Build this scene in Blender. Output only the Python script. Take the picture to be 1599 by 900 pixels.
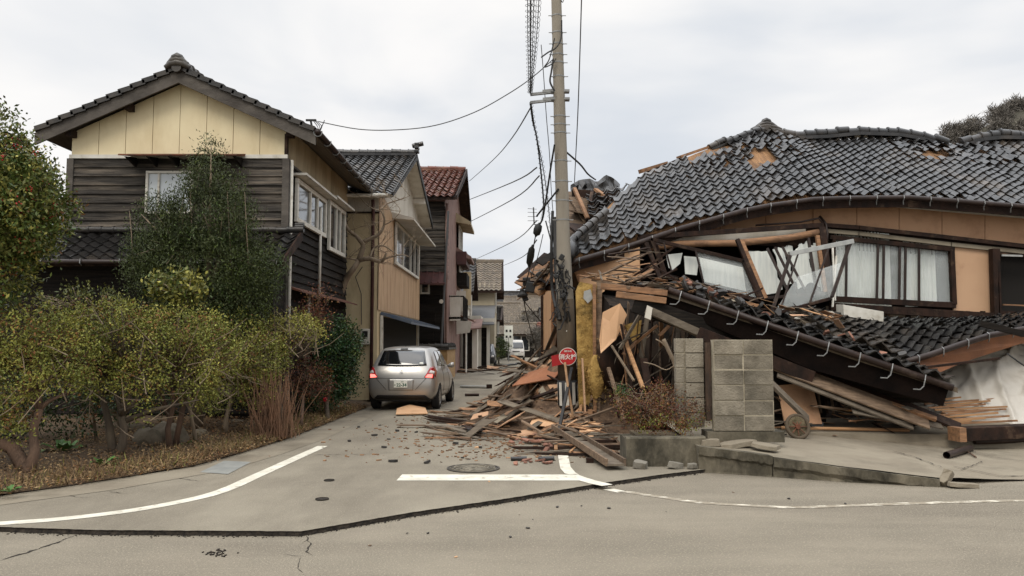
import bpy, math, random
import numpy as np
from mathutils import Vector, Matrix, noise
from mathutils.bvhtree import BVHTree
for o in list(bpy.data.objects): bpy.data.objects.remove(o)
SC = bpy.context.scene
COL = SC.collection
R = math.radians
V = Vector
# ------------------------------------------------------------ camera, world, sun, exposure
FPX = 1200.0; PITCH = math.atan(85/FPX); EYE = 1.68
cam_d = bpy.data.cameras.new('camera'); cam = bpy.data.objects.new('camera', cam_d); COL.objects.link(cam)
cam_d.sensor_width = 36; cam_d.lens = 36*FPX/1599; cam_d.clip_end = 3000; cam_d.clip_start = 0.1
cam.location = (0, 0, EYE); cam.rotation_euler = (R(90)+PITCH, 0, 0)
SC.camera = cam
world = bpy.data.worlds.new('World'); SC.world = world; world.use_nodes = True
wn, wl = world.node_tree.nodes, world.node_tree.links
wn.clear()
SUN_EL, SUN_AZ = R(48), R(205)       # azimuth measured clockwise from +Y (north)
out = wn.new('ShaderNodeOutputWorld'); bg = wn.new('ShaderNodeBackground'); wl.new(bg.outputs[0], out.inputs[0])
sky = wn.new('ShaderNodeTexSky'); sky.sky_type = 'NISHITA'; sky.sun_disc = False
sky.sun_elevation = SUN_EL; sky.sun_rotation = SUN_AZ; sky.dust_density = 4
tc = wn.new('ShaderNodeTexCoord')
mp = wn.new('ShaderNodeMapping'); mp.inputs['Scale'].default_value = (1.5, 1.5, 4.2); mp.inputs['Rotation'].default_value = (0, R(14), 0)
mp.inputs['Location'].default_value = (0.35, 0.2, 0.1)
wl.new(tc.outputs['Generated'], mp.inputs[0])
nz = wn.new('ShaderNodeTexNoise'); nz.inputs['Scale'].default_value = 1.5; nz.inputs['Detail'].default_value = 5; nz.inputs['Roughness'].default_value = .45
nz.inputs['Distortion'].default_value = .3
wl.new(mp.outputs[0], nz.inputs['Vector'])
cr = wn.new('ShaderNodeValToRGB'); cr.color_ramp.interpolation = 'EASE'
cr.color_ramp.elements[0].position = .34; cr.color_ramp.elements[0].color = (8.2, 8.7, 9.4, 1)
cr.color_ramp.elements[1].position = .66; cr.color_ramp.elements[1].color = (11.8, 11.6, 11.4, 1)
wl.new(nz.outputs[0], cr.inputs[0])
sx = wn.new('ShaderNodeSeparateXYZ'); wl.new(tc.outputs['Generated'], sx.inputs[0])
mr = wn.new('ShaderNodeMapRange'); mr.inputs[1].default_value = .42; mr.inputs[2].default_value = .95; mr.inputs[3].default_value = 1.0; mr.inputs[4].default_value = 3.0
wl.new(sx.outputs['Z'], mr.inputs[0])
vm = wn.new('ShaderNodeVectorMath'); vm.operation = 'SCALE'; wl.new(cr.outputs[0], vm.inputs[0]); wl.new(mr.outputs[0], vm.inputs['Scale'])
mx = wn.new('ShaderNodeMix'); mx.data_type = 'RGBA'; mx.inputs[0].default_value = .96
wl.new(sky.outputs[0], mx.inputs['A']); wl.new(vm.outputs[0], mx.inputs['B'])
wl.new(mx.outputs['Result'], bg.inputs[0]); bg.inputs[1].default_value = .07
sun_d = bpy.data.lights.new('sun', 'SUN'); sun_d.energy = 1.1; sun_d.angle = R(25); sun_d.color = (1, .92, .80)
sun = bpy.data.objects.new('sun', sun_d); COL.objects.link(sun)
sdir = V((math.sin(SUN_AZ)*math.cos(SUN_EL), math.cos(SUN_AZ)*math.cos(SUN_EL), math.sin(SUN_EL)))
sun.rotation_euler = sdir.to_track_quat('Z', 'Y').to_euler()
SC.view_settings.view_transform = 'Standard'; SC.view_settings.look = 'None'
SC.view_settings.exposure = 0.32; SC.view_settings.gamma = 1
# ------------------------------------------------------------ measuring helpers
_F = V((0, math.cos(PITCH), math.sin(PITCH))); _U = V((0, -math.sin(PITCH), math.cos(PITCH)))
def ray(px, py): return _F*FPX + V((1, 0, 0))*(px-799.5) + _U*(450-py)
def P(px, py, Y):
    d = ray(px, py); return d*(Y/d.y) + V((0, 0, EYE))
def G(px, py, z=0.0):
    d = ray(px, py); return d*((z-EYE)/d.z) + V((0, 0, EYE))
def ZZ(py, Y): return P(800, py, Y).z
def lerp(a, b, t): return a+(b-a)*t
def pline(pts, x):           # pts: sorted list of (x, value)
    if x <= pts[0][0]: return pts[0][1]
    for (a, va), (b, vb) in zip(pts, pts[1:]):
        if x <= b: return va + (vb-va)*((x-a)/(b-a) if b > a else 0)
    return pts[-1][1]
def S(r, g, b):              # 0-255 display value to linear
    f = lambda c: (c/255/12.92) if c/255 <= .04045 else ((c/255+.055)/1.055)**2.4
    return (f(r), f(g), f(b))
# ------------------------------------------------------------ mesh builder
def wm(o):
    m = o.matrix_basis.copy()
    if o.parent: m = wm(o.parent) @ o.matrix_parent_inverse @ m
    return m
def adopt(o, parent):
    o.parent = parent; o.matrix_parent_inverse = wm(parent).inverted()
class MB:
    def __init__(s): s.v = []; s.f = []; s.m = []
    def add(s, vs, fs, mi=0):
        n = len(s.v); s.v += [tuple(p) for p in vs]
        s.f += [tuple(i+n for i in f) for f in fs]; s.m += [mi]*len(fs)
        return s
    def hexa(s, p, mi=0):    # 8 corners: bottom ring 0-3, top ring 4-7
        return s.add(p, [(3, 2, 1, 0), (4, 5, 6, 7), (0, 1, 5, 4), (1, 2, 6, 5), (2, 3, 7, 6), (3, 0, 4, 7)], mi)
    def box(s, c, d, M=None, mi=0):
        x, y, z = d[0]/2, d[1]/2, d[2]/2
        p = [V((-x, -y, -z)), V((x, -y, -z)), V((x, y, -z)), V((-x, y, -z)), V((-x, -y, z)), V((x, -y, z)), V((x, y, z)), V((-x, y, z))]
        c = V(c)
        return s.hexa([(M @ q if M else q)+c for q in p], mi)
    def bb(s, a, b, mi=0):   # axis box between two corners
        return s.box([(a[i]+b[i])/2 for i in range(3)], [abs(a[i]-b[i]) for i in range(3)], None, mi)
    def beam(s, a, b, w, h, up=(0, 0, 1), mi=0, ext=0):
        a, b = V(a), V(b); d = b-a; L = d.length; d.normalize()
        u = V(up); sd = d.cross(u)
        if sd.length < 1e-3: sd = d.cross(V((0, 1, 0)))
        sd.normalize(); u = sd.cross(d)
        return s.box((a+b)/2, (L+ext*2, w, h), Matrix((d, sd, u)).transposed(), mi)
    def tube(s, pts, r, n=8, mi=0, cap=True):
        pts = [V(p) for p in pts]; k = len(pts)
        rr = r if isinstance(r, (list, tuple)) else [r]*k
        vs = []; u = None
        for i, p in enumerate(pts):
            d = (pts[min(i+1, k-1)]-pts[max(i-1, 0)])
            if d.length < 1e-7: d = V((0, 0, 1))
            d.normalize()
            if u is None: u = d.orthogonal().normalized()
            else:
                u = u-d*u.dot(d)
                u = u.normalized() if u.length > 1e-4 else d.orthogonal().normalized()
            w = d.cross(u)
            for j in range(n):
                a = 2*math.pi*j/n; vs.append(p+(u*math.cos(a)+w*math.sin(a))*rr[i])
        fs = [(i*n+j, i*n+(j+1) % n, (i+1)*n+(j+1) % n, (i+1)*n+j) for i in range(k-1) for j in range(n)]
        if cap: fs += [tuple(range(n-1, -1, -1)), tuple((k-1)*n+j for j in range(n))]
        return s.add(vs, fs, mi)
    def prism(s, poly, ext, mi=0):
        poly = [V(p) for p in poly]; e = V(ext); n = len(poly)
        nrm = V((0, 0, 0))
        for i in range(n): nrm += poly[i].cross(poly[(i+1) % n])
        if nrm.dot(e) < 0: poly = poly[::-1]
        return s.add(poly+[p+e for p in poly], [tuple(range(n-1, -1, -1)), tuple(range(n, 2*n))]+[(i, (i+1) % n, n+(i+1) % n, n+i) for i in range(n)], mi)
    def sheet(s, poly, mi=0): return s.add(poly, [tuple(range(len(poly)))], mi)
    def build(s, name, mats, parent=None, smooth=False, bevel=0, label=None, cat=None, group=None, kind=None, auto=None, keep=False):
        vs = s.v; loc = None
        if parent is None and not keep and vs:
            a = np.array(vs); loc = V(((a[:, 0].min()+a[:, 0].max())/2, (a[:, 1].min()+a[:, 1].max())/2, a[:, 2].min()))
            vs = (a-np.array(loc)).tolist()
        me = bpy.data.meshes.new(name); me.from_pydata(vs, [], s.f)
        mats = mats if isinstance(mats, (list, tuple)) else [mats]
        for m in mats: me.materials.append(m)
        if len(mats) > 1: me.polygons.foreach_set('material_index', s.m)
        if smooth: me.polygons.foreach_set('use_smooth', [True]*len(me.polygons))
        me.update()
        if smooth and auto: me.set_sharp_from_angle(angle=R(auto))
        o = bpy.data.objects.new(name, me); COL.objects.link(o)
        if loc: o.location = loc
        if parent: adopt(o, parent)
        if bevel:
            b = o.modifiers.new('bevel', 'BEVEL'); b.width = bevel; b.segments = 2; b.limit_method = 'ANGLE'; b.angle_limit = R(40)
        return tag(o, label, cat, group, kind)
def tag(o, label=None, cat=None, group=None, kind=None):
    if label: o['label'] = label
    if cat: o['category'] = cat
    if group: o['group'] = group
    if kind: o['kind'] = kind
    return o
def thing(name, loc, label, cat, group=None, rz=0):
    o = bpy.data.objects.new(name, None); COL.objects.link(o); o.location = loc; o.rotation_euler = (0, 0, rz); o.empty_display_size = .2
    return tag(o, label, cat, group)
def kids(o): return [c for c in bpy.data.objects if c.parent == o]
def copy_tree(o, parent=None):
    c = o.copy(); COL.objects.link(c)
    if parent: c.parent = parent
    for ch in kids(o): copy_tree(ch, c)
    return c
def npmesh(name, verts, faces, mats, mi=None, parent=None, loc=None, smooth=False, **kw):
    """verts (n,3) array, faces (m,k) int array (all the same size k)"""
    if loc is not None: verts = verts-np.array(loc)
    me = bpy.data.meshes.new(name); k = faces.shape[1]; m = faces.shape[0]
    me.vertices.add(len(verts)); me.vertices.foreach_set('co', verts.astype(np.float32).ravel())
    me.loops.add(m*k); me.loops.foreach_set('vertex_index', faces.astype(np.int32).ravel())
    me.polygons.add(m); me.polygons.foreach_set('loop_start', np.arange(0, m*k, k, dtype=np.int32))
    me.polygons.foreach_set('loop_total', np.full(m, k, dtype=np.int32))
    for x in (mats if isinstance(mats, (list, tuple)) else [mats]): me.materials.append(x)
    if mi is not None: me.polygons.foreach_set('material_index', mi.astype(np.int32))
    if smooth: me.polygons.foreach_set('use_smooth', np.ones(m, dtype=bool))
    me.update(calc_edges=True); me.validate()
    o = bpy.data.objects.new(name, me); COL.objects.link(o)
    if loc is not None: o.location = loc
    if parent: adopt(o, parent)
    return tag(o, **kw)
# ------------------------------------------------------------ materials
def mat(name, c1, c2=None, ns=4, st=(1, 1, 1), rough=.8, bump=.3, bs=30, metal=0, spec=.4, lo=.35, hi=.65, rnd=0.0, island=0.0,
        dirt=None, dns=1.2, dst=(1, 1, 1), dlo=.5, dhi=.7, damt=.8, coat=0, rvar=0, bst=None, trans=0, alpha=1, sub=0, detail=6, speck=None):
    m = bpy.data.materials.new(name); m.use_nodes = True
    n, l = m.node_tree.nodes, m.node_tree.links
    b = n['Principled BSDF']
    b.inputs['Roughness'].default_value = rough; b.inputs['Metallic'].default_value = metal
    b.inputs['Specular IOR Level'].default_value = spec; b.inputs['Coat Weight'].default_value = coat
    b.inputs['Coat Roughness'].default_value = .06
    b.inputs['Transmission Weight'].default_value = trans; b.inputs['Alpha'].default_value = alpha
    tc = n.new('ShaderNodeTexCoord')
    def nzn(scale, stv, det=6, rough=.55):
        mp = n.new('ShaderNodeMapping'); mp.inputs['Scale'].default_value = stv; l.new(tc.outputs['Object'], mp.inputs[0])
        t = n.new('ShaderNodeTexNoise'); t.inputs['Scale'].default_value = scale; t.inputs['Detail'].default_value = det; t.inputs['Roughness'].default_value = rough
        l.new(mp.outputs[0], t.inputs['Vector']); return t.outputs[0]
    def ramp(sock, a, z):
        r = n.new('ShaderNodeMapRange'); r.inputs[1].default_value = a; r.inputs[2].default_value = z; l.new(sock, r.inputs[0]); return r.outputs[0]
    def mixc(fac, A, B):
        x = n.new('ShaderNodeMix'); x.data_type = 'RGBA'
        if isinstance(fac, float): x.inputs[0].default_value = fac
        else: l.new(fac, x.inputs[0])
        for s_, v_ in (('A', A), ('B', B)):
            if isinstance(v_, tuple): x.inputs[s_].default_value = (*v_[:3], 1)
            else: l.new(v_, x.inputs[s_])
        return x.outputs['Result']
    col = (*c1, 1)
    if c2 is not None: col = mixc(ramp(nzn(ns, st, detail), lo, hi), c1, c2)
    if dirt is not None:
        r = ramp(nzn(dns, dst, 8, .65), dlo, dhi); q = n.new('ShaderNodeMath'); q.operation = 'MULTIPLY'; q.inputs[1].default_value = damt; l.new(r, q.inputs[0])
        col = mixc(q.outputs[0], col if not isinstance(col, tuple) else col[:3], dirt)
    if speck is not None:      # (colour, scale, threshold lo, hi)
        col = mixc(ramp(nzn(speck[1], (1, 1, 1), 2, .6), speck[2], speck[3]), col if not isinstance(col, tuple) else col[:3], speck[0])
    for amt, kind in ((rnd, 0), (island, 1)):
        if amt:
            src = n.new('ShaderNodeObjectInfo').outputs['Random'] if kind == 0 else n.new('ShaderNodeNewGeometry').outputs['Random Per Island']
            mr = n.new('ShaderNodeMapRange'); mr.inputs[3].default_value = 1-amt; mr.inputs[4].default_value = 1+amt; l.new(src, mr.inputs[0])
            vs = n.new('ShaderNodeVectorMath'); vs.operation = 'SCALE'; l.new(mr.outputs[0], vs.inputs['Scale'])
            if isinstance(col, tuple): vs.inputs[0].default_value = col[:3]
            else: l.new(col, vs.inputs[0])
            col = vs.outputs[0]
    if isinstance(col, tuple): b.inputs['Base Color'].default_value = col
    else: l.new(col, b.inputs['Base Color'])
    if rvar:
        r = n.new('ShaderNodeMapRange'); r.inputs[3].default_value = rough-rvar; r.inputs[4].default_value = rough+rvar; l.new(nzn(ns*.7, (1, 1, 1)), r.inputs[0]); l.new(r.outputs[0], b.inputs['Roughness'])
    if bump:
        bp = n.new('ShaderNodeBump'); bp.inputs['Strength'].default_value = bump; bp.inputs['Distance'].default_value = .02
        l.new(nzn(bs, bst or st, 4), bp.inputs['Height']); l.new(bp.outputs[0], b.inputs['Normal'])
    m.diffuse_color = (*c1, 1)
    return m
# ------------------------------------------------------------ palette
MOSS = S(70, 72, 52)
m_road = mat('road_asphalt', S(129, 121, 106), S(139, 130, 114), ns=1.2, rough=.9, bump=.9, bs=70, dirt=S(100, 92, 80), dns=.45, damt=.75, dlo=.42, dhi=.72, dst=(.35, 1.6, 1), speck=(S(160, 150, 131), 60, .56, .68))
m_slab = mat('street_asphalt', S(126, 118, 103), S(138, 130, 114), ns=.9, rough=.9, bump=.6, bs=80, dirt=S(92, 84, 72), dns=.55, damt=.85, dlo=.42, dhi=.75, dst=(1.2, .5, 1), speck=(S(152, 142, 124), 70, .58, .7))
m_crack = mat('crack_edge', S(24, 21, 18), S(56, 49, 41), ns=24, rough=1, bump=1, bs=30)
m_soil = mat('soil', S(92, 78, 58), S(70, 62, 46), ns=2, rough=1, bump=.6, bs=20)
m_paint = mat('road_paint', S(216, 211, 196), S(196, 190, 174), ns=5, rough=.8, bump=.4, bs=60, dirt=S(140, 131, 114), dns=8, dlo=.56, dhi=.66, damt=.8)
m_paintw = mat('worn_road_paint', S(214, 208, 192), S(198, 190, 172), ns=5, rough=.8, bump=.4, bs=60, dirt=S(140, 130, 113), dns=6, dst=(1, 2.5, 1), dlo=.42, dhi=.5, damt=1)
m_conc = mat('old_concrete', S(122, 112, 96), S(136, 127, 110), ns=1.5, rough=.92, bump=.4, bs=40, dirt=S(84, 76, 62), dns=1.1, dlo=.5, dhi=.72, damt=.65)
m_concm = mat('mossy_concrete', S(116, 108, 92), S(88, 82, 68), ns=3, st=(1, 1, .5), rough=.95, bump=.9, bs=22, dirt=S(44, 41, 32), dns=2.2, dst=(1, 1, .6), dlo=.42, dhi=.62, damt=.9)
m_concl = mat('pale_concrete', S(128, 123, 112), S(108, 103, 93), ns=3, rough=.95, bump=.6, bs=30, dirt=S(86, 80, 68), dns=4, dlo=.5, dhi=.65)
m_iron = mat('cast_iron', S(58, 55, 50), S(82, 76, 68), ns=9, rough=.6, metal=.5, bump=.5)
m_hill = mat('hill_woods', S(70, 68, 58), S(90, 84, 72), ns=.08, rough=1, bump=1, bs=.6)
SLZ = .045
# ------------------------------------------------------------ ground
g = MB(); g.sheet([(-900, -60, -.08), (900, -60, -.08), (900, 1500, -.08), (-900, 1500, -.08)])
g.build('ground', m_soil, kind='structure', keep=True)
def jit(poly, step, amp, seed, z=None):
    rnd = random.Random(seed); out = []
    for a, b in zip(poly, poly[1:]):
        a, b = V(a), V(b); n = max(1, int((b-a).length/step)); d = (b-a).normalized(); s = V((-d.y, d.x, 0))
        for i in range(n):
            p = a.lerp(b, i/n)
            if i: p = p+s*rnd.uniform(-amp, amp)+d*rnd.uniform(-amp, amp)*.5
            out.append(p)
    out.append(V(poly[-1])); return out
g = MB(); g.sheet([(-60, -30, 0), (60, -30, 0), (60, 13.5, 0), (-60, 13.5, 0)])
g.build('road', m_road, kind='structure', keep=True)
# side-street slab, lifted by the quake: its broken front edge is the dark step across the picture
crk = [G(x, y) for x, y in ((-500, 818), (-200, 826), (0, 831), (150, 836), (300, 837), (470, 838), (522, 829), (640, 808), (800, 784), (950, 759), (1040, 746), (1112, 737))]
front = jit(crk, .05, .006, 3)
left_edge = [G(x, y) for x, y in ((-500, 795), (0, 782), (130, 763), (300, 735), (378, 713), (450, 690), (560, 645))]
back = [V((-3.55, 21, 0)), V((-4.0, 22.4, 0)), V((-3.6, 34, 0)), V((-2.9, 46, 0)), V((-2.2, 60, 0)), V((-1.4, 74, 0)), V((1, 100, 0)), V((9, 110, 0)), V((9, 84, 0)), V((3.5, 60, 0)), V((1.6, 40, 0)), V((1.2, 20, 0)), V((3.2, 14, 0)), V((3.2, 10.05, 0))]
outline = front + back[::-1] + left_edge[::-1]
g = MB(); n = len(outline)
top = [V((p.x, p.y, SLZ)) for p in outline]; bot = [V((p.x, p.y, -.06)) for p in outline]
g.add(top, [tuple(range(n))], 0)
k = len(front)
# ragged lower lip of the break
rr = random.Random(8)
lip = [V((p.x+rr.uniform(-.004, .004), p.y-max(-.004, rr.gauss(-.002, .005)), .003)) for p in front]
mid = [V((p.x, p.y+rr.uniform(.004, .012), .03)) for p in front]
g.add([top[i] for i in range(k)]+mid+lip, [(r*k+k+i, r*k+k+i+1, r*k+i+1, r*k+i) for r in (0, 1) for i in range(k-1)], 1)
g.add([V((top[i].x, top[i].y, SLZ)) for i in range(k-1, n)]+[bot[i] for i in range(k-1, n)], [(i, i+1, n-k+1+i+1, n-k+1+i) for i in range(n-k)], 1)
g.build('side_street', [m_slab, m_crack], kind='structure', keep=True)
# thin cracks in the surfaces (crumbled, a few mm proud so they never share a plane)
def crack(pts, z, w, seed, step=.05, amp=.014):
    pts = jit([G(x, y, z) for x, y in pts], step, amp, seed); rnd = random.Random(seed); g = MB(); q = []
    for i, p in enumerate(pts):
        d = (pts[min(i+1, len(pts)-1)]-pts[max(i-1, 0)]).normalized(); s = V((-d.y, d.x, 0)); t = i/(len(pts)-1)
        ww = w*(.15+1.3*rnd.random()**1.6)*min(1, 6*t+.1, 6*(1-t)+.1); q += [p+s*ww+V((0, 0, .003)), p-s*ww+V((0, 0, .003))]
    return g.add(q, [(2*i, 2*i+1, 2*i+3, 2*i+2) for i in range(len(pts)-1)])
for args in (([(0, 876), (60, 858), (120, 836)], 0, .012, 5), ([(478, 838), (486, 850), (478, 862), (488, 868)], 0, .008, 6), ([(442, 866), (462, 869), (480, 869)], 0, .009, 26), ([(484, 840), (472, 850)], 0, .004, 28),
             ([(400, 714), (470, 711), (560, 710), (642, 706)], SLZ, .008, 7), ([(640, 706), (700, 704), (770, 701), (880, 699)], SLZ, .004, 9), ([(719, 701), (732, 690), (745, 681)], SLZ, .008, 10),
             ([(368, 712), (420, 714), (440, 706), (475, 690), (520, 672), (556, 650)], SLZ, .010, 11), ([(105, 774), (130, 778), (145, 777)], SLZ, .008, 12), ([(170, 768), (202, 772)], SLZ, .006, 13), ([(270, 746), (312, 752)], SLZ, .008, 14),
             ([(0, 878), (-30, 890)], 0, .012, 15), ([(470, 870), (466, 885), (474, 899)], 0, .004, 16)):
    crack(*args).build('crack', m_crack, kind='structure', keep=True)
# ------------------------------------------------------------ painted lines
def strip(pts, w, z):
    pts = [G(x, y, z) for x, y in pts]; q = []
    for i, p in enumerate(pts):
        d = (pts[min(i+1, len(pts)-1)]-pts[max(i-1, 0)]).normalized(); s = V((-d.y, d.x, 0))*w/2
        q += [p+s+V((0, 0, .004)), p-s+V((0, 0, .004))]
    return MB().add(q, [(2*i, 2*i+1, 2*i+3, 2*i+2) for i in range(len(pts)-1)])
def smooth(pts, n=6):
    out = []
    for i in range(len(pts)-1):
        p0, p1, p2, p3 = pts[max(i-1, 0)], pts[i], pts[i+1], pts[min(i+2, len(pts)-1)]
        for k_ in range(n):
            t = k_/n
            out.append(tuple(.5*((2*p1[j])+(-p0[j]+p2[j])*t+(2*p0[j]-5*p1[j]+4*p2[j]-p3[j])*t*t+(-p0[j]+3*p1[j]-3*p2[j]+p3[j])*t**3) for j in range(len(p1))))
    out.append(tuple(pts[-1])); return out
strip(smooth([(-300, 829), (-120, 824), (0, 818), (105, 810), (210, 797), (298, 780.5), (350, 766), (403, 742.5), (455, 719), (504, 697)]), .16, SLZ).build('edge_line_marking', m_paint, kind='structure', keep=True)
zp = lambda pts, z: [G(x, y, z)+V((0, 0, .004)) for x, y in pts]
g = MB(); g.sheet(zp([(619, 751), (628, 741.5), (904, 741.8), (904, 751)][::-1], SLZ)); g.build('stop_line_marking', m_paint, kind='structure', keep=True)
g = MB(); g.add(zp([(869, 701), (885, 702), (875, 732), (891, 729.5), (882, 740), (898, 738), (890, 741.7), (904, 742), (897, 741.7), (914, 747), (905, 750.8), (930, 753), (922, 755.5), (957, 757.5), (941, 759.3)], SLZ+.004),
      [(0, 2, 3, 1), (2, 4, 5, 3), (4, 6, 7, 5)])
g.sheet(zp([(900, 741), (914, 746), (930, 751), (957, 757.3), (940, 759.5), (920, 755.5), (904, 750.8), (896, 746)][::-1], SLZ+.002))
g.build('corner_line_marking', m_paint, kind='structure', keep=True)
g = MB(); g.sheet(zp([(941, 765), (958.6, 763.8), (976, 767.5), (964, 769.8)][::-1], 0)); g.build('line_marking', m_paint, kind='structure', keep=True)
strip(smooth([(975, 768), (1040, 778), (1090, 785), (1150, 789), (1240, 793), (1330, 790), (1420, 787), (1599, 782), (1800, 777)]), .10, 0).build('worn_line_marking', m_paintw, kind='structure', keep=True)
# ------------------------------------------------------------ manhole and valve covers, patch
def manhole(c, r, pat=True):
    t = MB(); n = 40
    ring = lambda ra, z: [V((c.x+ra*math.cos(2*math.pi*i/n), c.y+ra*math.sin(2*math.pi*i/n), c.z+z)) for i in range(n)]
    a, b_, d = ring(r, .004), ring(r, .012), ring(r*.93, .012); e = ring(r*.93, .005)
    t.add(a+b_+d+e, [(k_*n+i, k_*n+(i+1) % n, (k_+1)*n+(i+1) % n, (k_+1)*n+i) for k_ in range(3) for i in range(n)]+[tuple(3*n+i for i in range(n))], 0)
    if pat:
        rnd = random.Random(2)
        for q in range(9):          # wavy raised pattern in rings
            ra = r*(.16+.085*q)
            pts = [V((c.x+(ra+.016*math.sin(7*a_+q*2.1))*math.cos(a_), c.y+(ra+.016*math.sin(7*a_+q*2.1))*math.sin(a_), c.z+.008)) for a_ in [j*2*math.pi/48+q for j in range(46)]]
            t.tube(pts, .0085, 4, 1)
    return t
manhole(G(739, 732, SLZ), .345).build('manhole_cover', [m_iron, mat('worn_iron', S(128, 120, 104), S(100, 94, 82), ns=12, rough=.6, metal=.2)], label='round cast iron manhole cover with wavy pattern behind the white stop line', cat='manhole cover')
for (x, y, r_), lb in zip(((514, 751, .062), (503, 780.5, .07)), ('small round valve lid in the side street asphalt, the farther from the crack', 'small round valve lid in the side street asphalt, the nearer to the crack')):
    c = G(x, y, SLZ); c.z += .001
    manhole(c, r_, False).build('valve_cover', [m_crack, m_iron], label=lb, cat='valve cover', group='small valve covers in the street')
g = MB(); g.sheet(zp([(312, 738), (350, 720), (392, 722), (356, 741)][::-1], SLZ+.002)); g.build('drain_lid', mat('bluish_concrete', S(136, 136, 130), S(120, 121, 117), ns=4, rough=.9, bump=.2), label='pale bluish concrete drain lid beside the dry leaf verge', cat='drain cover')
# roadside gutter kerb: a slightly different concrete margin along the verge
ks = []
for p in left_edge: ks.append(p)
q = []
for i, p in enumerate(ks):
    d = (ks[min(i+1, len(ks)-1)]-ks[max(i-1, 0)]).normalized(); s = V((d.y, -d.x, 0))
    q += [V((p.x, p.y, SLZ+.004)), V((p.x, p.y, SLZ+.004))+s*.62]
MB().add(q, [(2*i, 2*i+1, 2*i+3, 2*i+2) for i in range(len(ks)-1)]).build('gutter_margin', m_conc, kind='structure', keep=True)
# verge: soil bed rising away from the road
vm_ = MB(); rows = []
for i, p in enumerate(jit(left_edge+[V((-3.6, 20.5, 0))], .3, .02, 4)):
    rows.append([V((p.x-dx, p.y+dx*.5, SLZ+.012+h+.03*noise.noise(V((p.x*2-dx, p.y*2, 0))))) for dx, h in ((0, 0), (.12, .03), (.5, .07), (1.2, .12), (3, .2), (9, .25), (30, .3))])
n = len(rows[0]); vm_.add([p for r_ in rows for p in r_], [(i*n+j, (i+1)*n+j, (i+1)*n+j+1, i*n+j+1) for i in range(len(rows)-1) for j in range(n-1)])
vm_.build('verge', mat('leafy_soil', S(66, 52, 38), S(88, 70, 48), ns=9, rough=1, bump=1, bs=20, dirt=S(48, 40, 26), dns=2), smooth=True, kind='structure', keep=True)
# ------------------------------------------------------------ right-hand concrete apron with its broken kerb wall
def padz(x, y): y = min(y, 13); return max(.012+.012*max(0, y-9.3), .32-.078*(x-2.5)+.03*(y-10))
fl = [(2.42, 10.12), (3.0, 9.9), (3.94, 9.46), (4.5, 9.28), (5.02, 9.12), (5.3, 9.25), (6.3, 9.5), (8, 9.9), (12, 10.4), (24, 11.4)]
ff = jit([V((x, y, 0)) for x, y in fl], .12, .012, 21)
g = MB(); ys = [0, .15, .6, 1.2, 2, 3, 5, 9]
cols = [[V((p.x, p.y+d, padz(p.x, p.y+d)+(.012*noise.noise(V((p.x*1.3, (p.y+d)*1.3, 3)))))) for d in ys] for p in ff]
n = len(ys); g.add([p for c in cols for p in c], [(i*n+j, (i+1)*n+j, (i+1)*n+j+1, i*n+j+1) for i in range(len(cols)-1) for j in range(n-1)])
g.build('apron', m_conc, kind='structure', smooth=True, keep=True)
rnd = random.Random(12)
def kerb_piece(x0, x1, drop, seed, name='kerb_wall', over=.05, zoff=0):
    g = MB(); rnd = random.Random(seed); N = 26
    A, B = [], []
    for i in range(N+1):
        x = lerp(x0, x1, i/N); y = pline(fl, x); z = padz(x, y)+zoff; zl = z-.10
        f = lambda a: a*rnd.uniform(-1, 1)
        # profile: top back, top front, under-slab, recess, wall face, foot
        A.append([V((x, y+.13, z+.006)), V((x, y-over+f(.008), z+.008+f(.003))), V((x, y-over-.004+f(.008), zl+.01+f(.012))), V((x, y-over+.035+f(.008), zl-drop+f(.01))), V((x, y-over+.03+f(.012), .02)), V((x, y-over+.015+f(.008), -.02))])
    n = 6; v = [p for a in A for p in a]
    g.add(v, [(i*n+j, i*n+j+1, (i+1)*n+j+1, (i+1)*n+j) for i in range(N) for j in range(n-1)])
    g.add(A[0], [tuple(range(n-1, -1, -1))]); g.add(A[-1], [tuple(range(n))])
    return g
t = thing('broken_kerb_wall', (3.8, 9.6, 0), 'low mossy concrete kerb wall with a cracked top edge in front of the apron', 'kerb wall')
kerb_piece(2.42, 3.26, .02, 1).build('wall_section', m_concm, t)
kerb_piece(3.27, 4.98, .03, 2, zoff=-.02).build('wall_section', m_concm, t)
def chunk(c, d, rot, seed, mt=None, cut=.25):
    rnd = random.Random(seed); M = Matrix.Rotation(R(rot[2]), 3, 'Z') @ Matrix.Rotation(R(rot[1]), 3, 'Y') @ Matrix.Rotation(R(rot[0]), 3, 'X')
    x, y, z = [a/2 for a in d]; g = MB()
    ring = []
    for k_ in range(9):
        a = k_/9*2*math.pi; r_ = rnd.uniform(.75, 1.1); ring.append((r_*x*max(-1, min(1, 1.25*math.cos(a))), r_*y*max(-1, min(1, 1.25*math.sin(a)))))
    lo_ = [M @ V((a, b, -z)) for a, b in ring]; hi_ = [M @ V((a*rnd.uniform(.85, 1), b*rnd.uniform(.85, 1), z*rnd.uniform(.7, 1.1))) for a, b in ring]
    c = V(c); g.add([p+c for p in lo_+hi_], [tuple(range(8, -1, -1)), tuple(range(9, 18))]+[(i, (i+1) % 9, 9+(i+1) % 9, 9+i) for i in range(9)])
    return g
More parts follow.
